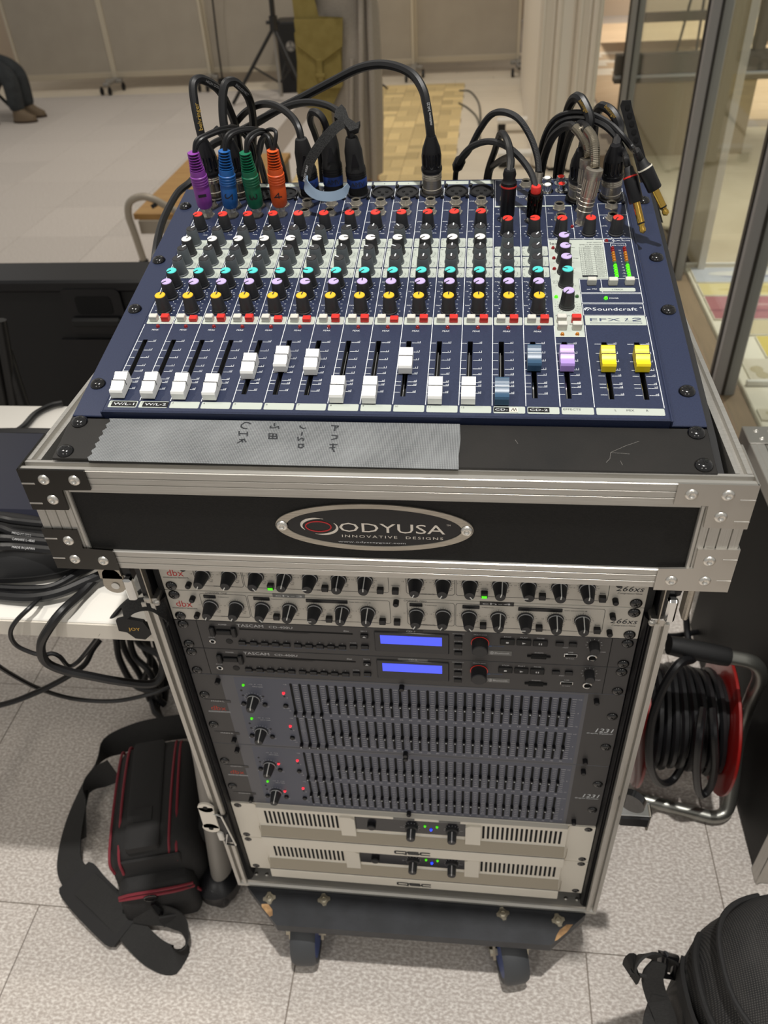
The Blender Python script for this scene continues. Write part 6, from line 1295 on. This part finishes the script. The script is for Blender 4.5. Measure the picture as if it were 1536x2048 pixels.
lead('table_lead', 'flat black leads curving over the white table towards the rack', [atz(-20, 1190, 708), atz(60, 1195, 710), atz(120, 1185, 712), atz(180, 1160, 714), atz(240, 1135, 716), atz(290, 1115, 718)], 6)
lead('table_lead', 'black lead lying behind the loop on the white table', [atz(-20, 1175, 706), atz(60, 1178, 707), atz(110, 1172, 708), atz(170, 1140, 710), atz(220, 1118, 712)], 4.5)
# black strap ring hanging at the table edge
t = thing('strap_ring', 'black loop strap with gold print hanging off the table edge by the rack', 'strap', (-290, -6, 660))
g = G(); P = [at(290+42*math.cos(a), 1232+24*math.sin(a), -5+6*math.sin(a)) for a in [2*math.pi*k/28 for k in range(29)]]
part(G().ribbon(P, (0, .35, 1), 15, 1.4), 'band', M['velcro'], t, True)
part(G().prism([(-300, 718), (-290, 722), (-270, 718), (-264, 700), (-274, 690), (-285, 691), (-292, 700), (-301, 702)], 'y', -12, -8), 'buckle_tab', M['black_m'], t, True)
g = G(); g.M = Matrix.Translation((-289, -12.3, 704)) @ FRONT.to_4x4(); g.text('JOY', 0, 0, 4.6, 0, 0, 13); part(g, 'gold_print', M['gold'], t, True, smooth=0)

# coiled leads on the floor under the table
for (cx, cy, R0, lb, n_, z0) in ((-330, 330, 95, 'thick coil of black leads on the floor under the table, by the rack', 7, 0), (-500, 420, 80, 'loose coil of black lead under the table, further left', 4, 0), (-300, 250, 60, 'small black coil leaning against the rack side', 6, 90)):
    g = G(); P = []
    for k in range(n_*16):
        a = 2*math.pi*k/16; r = R0*(1+.09*math.sin(k*.37)); zz = z0+9+5.2*k/16+14*(.5+.5*math.sin(a*1.0+1+.05*k))*(1 if z0 == 0 else 4)
        P.append((cx+r*math.cos(a)*.8, cy+r*math.sin(a), zz))
    solo(g.tube(P, 6, 6), 'cable_coil', M['cable'], lb, 'cable', 'cable coils under the table')
for k, (a0, a1, a2, a3, yy_) in enumerate((((240, 1255), (250, 1300), (280, 1350), (300, 1400), 420), ((256, 1255), (268, 1310), (300, 1345), (318, 1395), 400), ((272, 1255), (290, 1300), (312, 1340), (306, 1410), 430), ((288, 1255), (300, 1320), (290, 1370), (330, 1410), 410), ((304, 1255), (318, 1310), (334, 1350), (330, 1400), 440), ((232, 1275), (240, 1320), (270, 1370), (320, 1385), 380), ((262, 1255), (282, 1290), (318, 1310), (340, 1345), 390))):
    P = [at(*a0, yy_), at(*a1, yy_), at(*a2, yy_-10), at(*a3, yy_-20)]
    if P[0].z > 668: P[0].z = 668
    o = lead('tangle_lead', 'black lead hanging under the table in a tangle, '+('second from its left', 'third from its left', 'fifth from its left', 'third from its right', 'nearest the rack at its right', 'leftmost of all', 'crossing in its middle')[k], P, 6.5); o['group'] = 'tangle of leads under the table'
t = thing('black_box', 'low black box standing on the floor behind the cable coils', 'box', (-330, 480, 0))
part(G().box(-420, -285, 460, 600, 0, 150, 0, 8), 'body', M['black_m'], t, True); part(G().box(-424, -281, 456, 604, 150, 162, 0, 4), 'lid', M['black'], t, True)

# big black loudspeaker behind the table
t = thing('portable_speaker', 'big black loudspeaker with recessed handle, behind the white table', 'speaker', (-800, 1200, 0))
g = G(); SX0, SX1, SY, SZ = -1250, -540, 930, 700
g.prism([(SY+1, 0), (SY+360, 0), (SY+360, 120), (SY+92, SZ), (SY+1, SZ)], 'x', SX0, SX1)
part(g, 'cabinet', M['black_m'], t, True)
part(G().box(SX0-4, SX1+4, SY-6, SY+98, SZ-24, SZ+2, 0, 5), 'top_band', M['black'], t, True)
h0, h1 = at(150, 590, SY), at(232, 625, SY)
hf = part(G().prism(rrect(h0.x-28, h1.x+22, h1.z-44, h0.z+16, 12), 'y', SY-8, SY+2), 'handle_frame', M['black'], t, True)
part(G().prism(rrect(h0.x, h1.x, h1.z, h0.z, 8), 'y', SY-9, SY-7.6), 'handle_recess', M['void'], hf, True)
part(G().box(h0.x-18, h1.x+14, SY-20, SY-6, h1.z-26, h1.z-6, 0, 5), 'handle_lip', M['black_m'], hf, True)
part(G().prism([(h0.x-110, 30), (h0.x-60, h1.z-60), (h1.x+40, h1.z-60), (h1.x+60, 30)], 'y', SY-5, SY+1), 'relief_panel', M['black'], t, True)
t = thing('folded_stand', 'dark folded stand with pale highlights left of the big speaker', 'stand', (-820, 640, 0))
for a, b in (((0, 640), (30, 812)), ((12, 700), (48, 812)), ((-20, 660), (10, 812))): part(G().cyl(at(*a, 660), at(*b, 640), 11, 11, 10), 'rod', M['pole'], t, True)
part(G().cyl(at(30, 812, 640), (at(30, 812, 640).x, 640, 0), 14), 'post', M['pole'], t, True)
part(G().box(-900, -780, 600, 680, 0, 20, 0, 4), 'base', M['black_m'], t, True)

# ================================================================== SHOULDER BAG ON THE FLOOR
t = thing('shoulder_bag', 'black shoulder bag with dark red piping on the floor left of the rack', 'bag', (-440, 122, 0))
ang = 15; RB = Matrix.Translation((-440, 122, 0)) @ rz(ang).to_4x4() @ Matrix.Diagonal((.8, .92, .95, 1))
def bg(): g = G(); g.M = RB; return g
def rsec(hx, hy, r, n=5): return rrect(-hx, hx, -hy, hy, r, n)
def stack(g, secs, m=0):
    vs = []; fs = []; n = None
    for hx, hy, r, z, dx, dy in secs:
        p = rsec(hx, hy, r); n = len(p); vs += [(a+dx, b+dy, z) for a, b in p]
    for i in range(len(secs)-1):
        for k in range(n): q = (k+1) % n; fs.append((i*n+k, i*n+q, (i+1)*n+q, (i+1)*n+k))
    fs += [tuple(range(n))[::-1], tuple((len(secs)-1)*n+k for k in range(n))]
    return g.add(vs, fs, m)
part(stack(bg(), [(92, 118, 30, 2, 0, 0), (98, 124, 34, 20, 0, 0), (95, 120, 36, 110, 0, 0), (84, 112, 36, 150, 0, 0), (66, 100, 34, 168, 0, 0), (40, 80, 30, 174, 0, 0)]), 'body', M['bag'], t, True, smooth=50)
part(stack(bg(), [(30, 92, 24, 15, 94, 14), (36, 98, 26, 60, 94, 14), (32, 94, 26, 118, 92, 12), (20, 80, 20, 138, 90, 10)]), 'side_pocket', M['bag'], t, True, smooth=50)
part(stack(bg(), [(72, 20, 16, 10, -4, -132), (78, 24, 18, 40, -4, -134), (74, 22, 18, 92, -4, -130), (60, 16, 14, 106, -4, -124)]), 'front_pocket', M['bag'], t, True, smooth=50)
part(stack(bg(), [(33, 106, 8, 164, -12, -6), (33, 106, 8, 178, -12, -6), (29, 100, 8, 181, -12, -6)]), 'top_flap', M['bag2'], t, True, smooth=40)
part(bg().box(-32, 6, -66, -40, 180, 183, 0, 1), 'flap_seam', M['bag'], t, True)
for pts in ([(-80, -116, 118), (-82, -104, 150), (-81, 0, 160), (-80, 100, 152), (-78, 114, 122)], [(-62, -120, 118), (-62, -104, 156), (-60, 0, 174), (-58, 95, 168), (-56, 112, 140)], [(34, -112, 146), (38, -94, 170), (40, 0, 177), (42, 90, 170), (42, 108, 150)], [(46, -116, 128), (50, -100, 160), (52, 0, 175), (52, 90, 168), (52, 110, 142)], [(104, -84, 100), (103, -72, 130), (101, 4, 140), (97, 80, 136), (95, 98, 106)],
            [(-76, -146, 92), (-50, -150, 103), (0, -152, 106), (40, -150, 103), (68, -142, 92)], [(-76, -148, 88), (-50, -154, 98), (0, -156, 101), (40, -154, 98), (70, -144, 86)], [(72, -140, 70), (76, -136, 50), (74, -134, 30)]):
    part(bg().tube(spline(pts, 6), 2.7, 6), 'piping', M['pipe'], t, True)
rg = part(bg().tube([(-12+13*math.cos(a), -158-1.5*math.sin(a), 96+11*math.sin(a)) for a in [2*math.pi*k/20 for k in range(20)]], 1.7, 6, 0, True), 'ring', M['screw'], t, True)
part(bg().prism([(-15, 84), (-7, 84), (2, 56), (-2, 44), (-10, 44), (-12, 56)], 'y', -164, -159), 'snap_hook', M['screw'], rg, True); part(bg().tube([(-6, -162, 46), (-10, -164, 34), (-4, -165, 28), (2, -163, 36)], 1.5, 6), 'hook_end', M['chrome'], rg, True)
part(bg().box(-60, 55, -118, -112, 112, 150, 0, 4), 'web_anchor', M['bag2'], t, True)
def webbing(pts, wd, width, name='strap'):
    P = spline(pts, 6); n = len(P)
    w_ = [Vector(wd[0]).lerp(Vector(wd[1]), i/(n-1)) for i in range(n)] if isinstance(wd, tuple) and isinstance(wd[0], tuple) else wd
    return part(G().ribbon(P, w_, width, 2), name, M['web'], t, True)
webbing([atz(372, 1452, 130), atz(330, 1458, 110), atz(275, 1470, 80), atz(222, 1494, 58), atz(190, 1532, 48), atz(168, 1582, 40), atz(152, 1632, 34), atz(140, 1690, 26), atz(140, 1735, 22), atz(164, 1770, 24)], ((0, .5, 1), (1, .35, .2)), 46)
webbing([atz(228, 1540, 90), atz(200, 1556, 66), atz(176, 1584, 46), atz(164, 1625, 30), atz(160, 1680, 14)], ((0, .4, 1), (.7, 0, .7)), 44)
pad = part(G().ribbon(spline([atz(150, 1752, 22), atz(180, 1790, 24), atz(220, 1830, 24), atz(255, 1862, 20)], 6), (.85, .5, .1), [58, 66]+[68]*15+[64, 54], 9), 'shoulder_pad', M['bag2'], t, True)
ES = [atz(170, 1768, 30), atz(210, 1805, 32), atz(250, 1845, 26), atz(282, 1882, 12), atz(312, 1908, 8), atz(345, 1920, 8), atz(367, 1903, 12), atz(372, 1872, 24), atz(360, 1846, 34), atz(332, 1832, 40), atz(295, 1828, 44), atz(268, 1824, 48)]
webbing(ES, [Vector((.85, .5, .1)).lerp(Vector((.5, .85, .1)), min(1, i/24)) if i <= 26 else Vector((.5, .85, .1)).lerp(Vector((0, .4, 1)), min(1, (i-26)/18)) for i in range(67)], 42)
part(bg().box(-8, 36, -172, -168, 16, 52, 0, 3), 'strap_tab', M['bag2'], t, True)

# ================================================================== CABLE REEL
t = thing('cable_reel', 'red cable reel wound with black cable on a bent tube frame, right of the rack', 'cable reel', (450, 320, 0))
cL, cR = Vector((360, 322, 172)), Vector((500, 316, 172))
part(G().lathe([(50, -2), (120, -2), (123, 0), (123, 4), (120, 5), (50, 5)], cL, tuple(cR-cL), 44), 'flange', M['red_dr'], t, True); part(G().lathe([(50, -5), (120, -5), (123, -4), (123, 0), (120, 2), (50, 2)], cR, tuple(cR-cL), 44), 'flange', M['red_dr'], t, True)
part(G().lathe([(52, 0), (52, (cR-cL).length)], cL, tuple(cR-cL), 28), 'drum', M['red_dr'], t, True)
X_, Y_, D_ = frame_to(cR-cL); P = []
LN = (cR-cL).length
for ly, (r, n_) in enumerate(((60, 10), (72, 10), (84, 9))):
    for k in range(n_*22):
        f_ = k/(n_*22); f2 = f_ if ly % 2 == 0 else 1-f_; a = 2*math.pi*k/22; wob = 1+.03*math.sin(k*.9+ly)+.02*math.sin(k*.23)
        P.append(cL+D_*(8+(LN-16)*f2+3*math.sin(k*.31))+X_*(r*wob*math.cos(a))+Y_*(r*wob*math.sin(a)))
part(G().tube(P, 6.2, 6), 'wound_cable', M['cable'], t, True)
lp = spline([at(1385, 1318, 250), at(1355, 1330, 215), at(1322, 1385, 205), at(1302, 1450, 195), at(1300, 1530, 190), at(1318, 1565, 215), at(1345, 1560, 240), at(1370, 1520, 262), at(1385, 1480, 300)], 8); part(G().tube(lp, 6.5, 8), 'loose_turn', M['cable'], t, True)
lp = spline([at(1405, 1420, 260), at(1398, 1470, 205), at(1393, 1540, 200), at(1400, 1588, 215), at(1420, 1575, 225), at(1430, 1530, 225), at(1428, 1470, 225), at(1425, 1420, 270)], 8); part(G().tube(lp, 6.5, 8), 'loose_turn', M['cable'], t, True)
fr_ = spline([(336, 268, 15), (400, 252, 15), (470, 236, 15), (505, 230, 15), (526, 240, 24), (532, 262, 60), (534, 300, 130), (528, 300, 220), (515, 275, 300), (508, 262, 355), (490, 258, 388), (452, 258, 399), (366, 258, 418)], 7)
fm = part(G().tube(fr_, 11, 12), 'frame_tube', M['tube'], t, True)
part(G().tube([(364, 258, 419), (378, 258, 416), (440, 258, 402), (452, 258, 399)], [14, 15, 15, 14], 14), 'handle_grip', M['rubber'], fm, True)
part(G().tube(spline([(336, 268, 15), (318, 290, 15), (314, 340, 15), (316, 420, 15), (345, 450, 15), (470, 445, 15), (525, 425, 15), (534, 380, 60), (532, 320, 172)], 6), 11, 10), 'rear_frame_tube', M['tube'], t, True)
part(G().cyl(cL-D_*30, cR+D_*44, 9), 'axle', M['tube'], t, True)

# ================================================================== SECOND FLIGHT CASE, standing sideways at right
t = thing('second_flight_case', 'second black flight case with silver edges at the right edge of the photo', 'flight case', (790, 350, 0))
X1c, Y0c, Y1c, ZT = 550, 124, 697, 516
part(G().box(X1c+2, 1050, Y0c+6, Y1c-4, 6, ZT-4), 'body', M['lam'], t, True)
part(G().prism([(X1c, Y0c), (X1c+28, Y0c), (X1c+28, Y0c+3), (X1c+10, Y0c+3), (X1c+9, Y0c+1), (X1c+5, Y0c+1), (X1c+4, Y0c-2), (X1c, Y0c-2)], 'z', 2, ZT-4), 'edge_upright', M['alu_v'], t, True)
part(G().box(X1c-.5, X1c+1.5, Y0c, Y0c+24, 2, ZT-4), 'edge_upright', M['alu_v'], t, True)
part(G().box(X1c, 1050, Y0c-1, Y0c+2, 30, ZT-30), 'front_lid', M['plate'], t, True)
part(G().box(X1c-1, X1c+24, Y0c, Y1c, ZT-4, ZT, 0, 1).box(X1c+9, X1c+16, Y0c, Y1c, ZT, ZT+.8), 'top_edge', M['alu'], t, True); part(G().box(X1c-1, X1c+1, Y0c, Y1c, ZT-26, ZT-3), 'side_edge', M['alu'], t, True)
c2 = part(G().box(X1c-1.5, X1c+52, Y1c-52, Y1c+1.5, ZT, ZT+1.6, 0, .5).box(X1c-2.2, X1c-1, Y1c-50, Y1c+1.5, ZT-40, ZT+1), 'corner_plate', M['plate'], t, True)
for x, y in ((X1c+18, Y1c-14), (X1c+22, Y1c-38), (X1c+42, Y1c-14)): inst(RIVET, 'rivet', c2, (x-790, y-350, ZT+1.6))
part(G().box(X1c+25, 1050, Y0c+2, Y1c, ZT-3, ZT-1), 'top_board', M['plate'], t, True)
part(G().box(X1c+26, X1c+60, Y0c-6, Y0c-1, 120, 175, 0, 2), 'latch', M['chrome'], t, True); part(G().lathe([(12, 0), (12, 5)], (X1c+12, Y0c-2, 205), (-.3, -1, .2), 18), 'rivet_ball', M['chrome'], t, True)
for dx in (0, 1): part(G().lathe([(36, -16), (38, -14), (38, 14), (36, 16)], (X1c+80+300*dx, 640, 38), (1, 0, 0), 20), 'caster', M['black'], t, True)
t = thing('display_riser', 'dark upright post with red box behind the cable reel', 'post', (470, 760, 0))
part(G().box(438, 480, 745, 785, 0, 420, 0, 4), 'post', mat('grey_post', '#5b5652', 0.5), t, True); part(G().box(440, 520, 740, 800, 420, 520, 0, 5), 'red_box', mat('dark_red_box', '#3a1715', 0.5), t, True)
lead('floor_lead', 'black lead passing behind the rack towards the right', [at(1290, 1262, 560), at(1340, 1272, 600), at(1390, 1265, 640), at(1420, 1260, 680)], 6)
lead('floor_lead', 'thick black lead standing behind the cable reel handle', [at(1372, 1225, 620), at(1374, 1258, 600), at(1378, 1285, 580), at(1385, 1320, 560)], 7)

# ================================================================== BACKPACK
BPX, BPY = 520, -165
t = thing('backpack', 'black backpack with mesh back and side buckle, bottom right corner', 'backpack', (BPX, BPY, 0))
def sup(hx, hy, n, k, e=2.6): return [(math.copysign(abs(math.cos(2*math.pi*i/n))**(2/e), math.cos(2*math.pi*i/n))*hx, math.copysign(abs(math.sin(2*math.pi*i/n))**(2/e), math.sin(2*math.pi*i/n))*hy) for i in range(n)]
def shell(secs, n=48, m=0):
    g = G(); vs = []; fs = []
    for hx, hy, z, dx, dy in secs: vs += [(BPX+dx+a, BPY+dy+b, z) for a, b in sup(hx, hy, n, 0)]
    for i in range(len(secs)-1):
        for k in range(n): q = (k+1) % n; fs.append((i*n+k, i*n+q, (i+1)*n+q, (i+1)*n+k))
    fs += [tuple(range(n))[::-1], tuple((len(secs)-1)*n+k for k in range(n))]; return g.add(vs, fs, m)
part(shell([(160, 105, 2, 0, 0), (180, 120, 25, 0, 0), (184, 124, 150, 0, 0), (176, 118, 270, 0, 4), (158, 104, 335, 4, 8), (128, 84, 375, 8, 12), (86, 54, 398, 10, 16), (36, 22, 406, 12, 18)]), 'body', MESH, t, True, smooth=60)
BM = M['bag2']
for sc, z_, dz in ((1.01, 285, 6), (1.012, 215, -4), (1.012, 130, 0)):
    pass
def arc(hx, hy, z, a0, a1, dz=0, dx=0, dy=0, n=30, off=0):
    out = []
    for i in range(n):
        a = R_(a0+(a1-a0)*i/(n-1)); c_, s_ = math.cos(a), math.sin(a)
        out.append(Vector((BPX+dx+math.copysign(abs(c_)**(2/2.6), c_)*(hx+off), BPY+dy+math.copysign(abs(s_)**(2/2.6), s_)*(hy+off), z+dz*math.sin(math.pi*i/(n-1)))))
    return out
part(G().tube(arc(160, 105, 333, 120, 300, 26, 4, 8), 3.4, 8), 'top_seam', M['bag'], t, True)
part(G().tube(arc(172, 115, 285, 150, 300, 34, 0, 4), 4.5, 8), 'side_seam', M['bag'], t, True)
part(G().ribbon(arc(178, 119, 235, 160, 300, 58, 0, 2, 30, 2), (0, 0, 1), 26, 5), 'padded_band', BM, t, True)
pz = part(G().tube(arc(182, 122, 150, 190, 300, 110, 0, 0, 30, 4), 7, 10), 'roll_piping', MESH, t, True)
part(shell([(120, 60, 10, 40, -76), (140, 76, 30, 44, -80), (138, 74, 170, 44, -76), (118, 58, 240, 44, -66), (80, 30, 272, 46, -56)]), 'back_pad', MESH, t, True, smooth=60)
part(G().box(BPX-158, BPX-150, BPY-30, BPY-4, 250, 290, 0, 3), 'zip_pull', M['void'], t, True)
bk = Vector((328, -58, 250))
st1 = part(G().ribbon(spline([at(1352, 1945, -100), at(1335, 1925, -112), at(1312, 1913, -122), at(1290, 1910, -130), at(1270, 1925, -138), at(1260, 1948, -140)], 6), (.25, -.3, 1), 26, 3), 'buckle_strap', M['web'], t, True)
part(G().ribbon([at(1260, 1946, -140), at(1270, 1950, -142), at(1282, 1953, -142)], (.25, -.3, 1), 26, 3), 'strap_fold', M['web'], st1, True)
bkx = part(G().tube([at(1322, 1906, -124), at(1352, 1916, -110), at(1345, 1955, -112), at(1318, 1948, -126)], 4.5, 8, 0, True), 'buckle', M['black'], t, True); part(G().tube([at(1331, 1908, -121), at(1328, 1950, -121)], 4, 8), 'buckle_bar', M['black'], bkx, True)
part(G().ribbon(spline([at(1318, 1925, -130), at(1305, 1955, -140), at(1312, 1990, -150), at(1328, 2030, -165), at(1340, 2080, -185)], 6), (1, .2, .1), [18, 20, 22, 24]+[26]*21, 3), 'hanging_strap', M['web'], t, True)
part(G().ribbon(spline([at(1318, 1990, -150), at(1306, 2030, -165), at(1300, 2070, -185)], 6), (1, .2, .1), 20, 3), 'hanging_strap', M['web'], t, True)
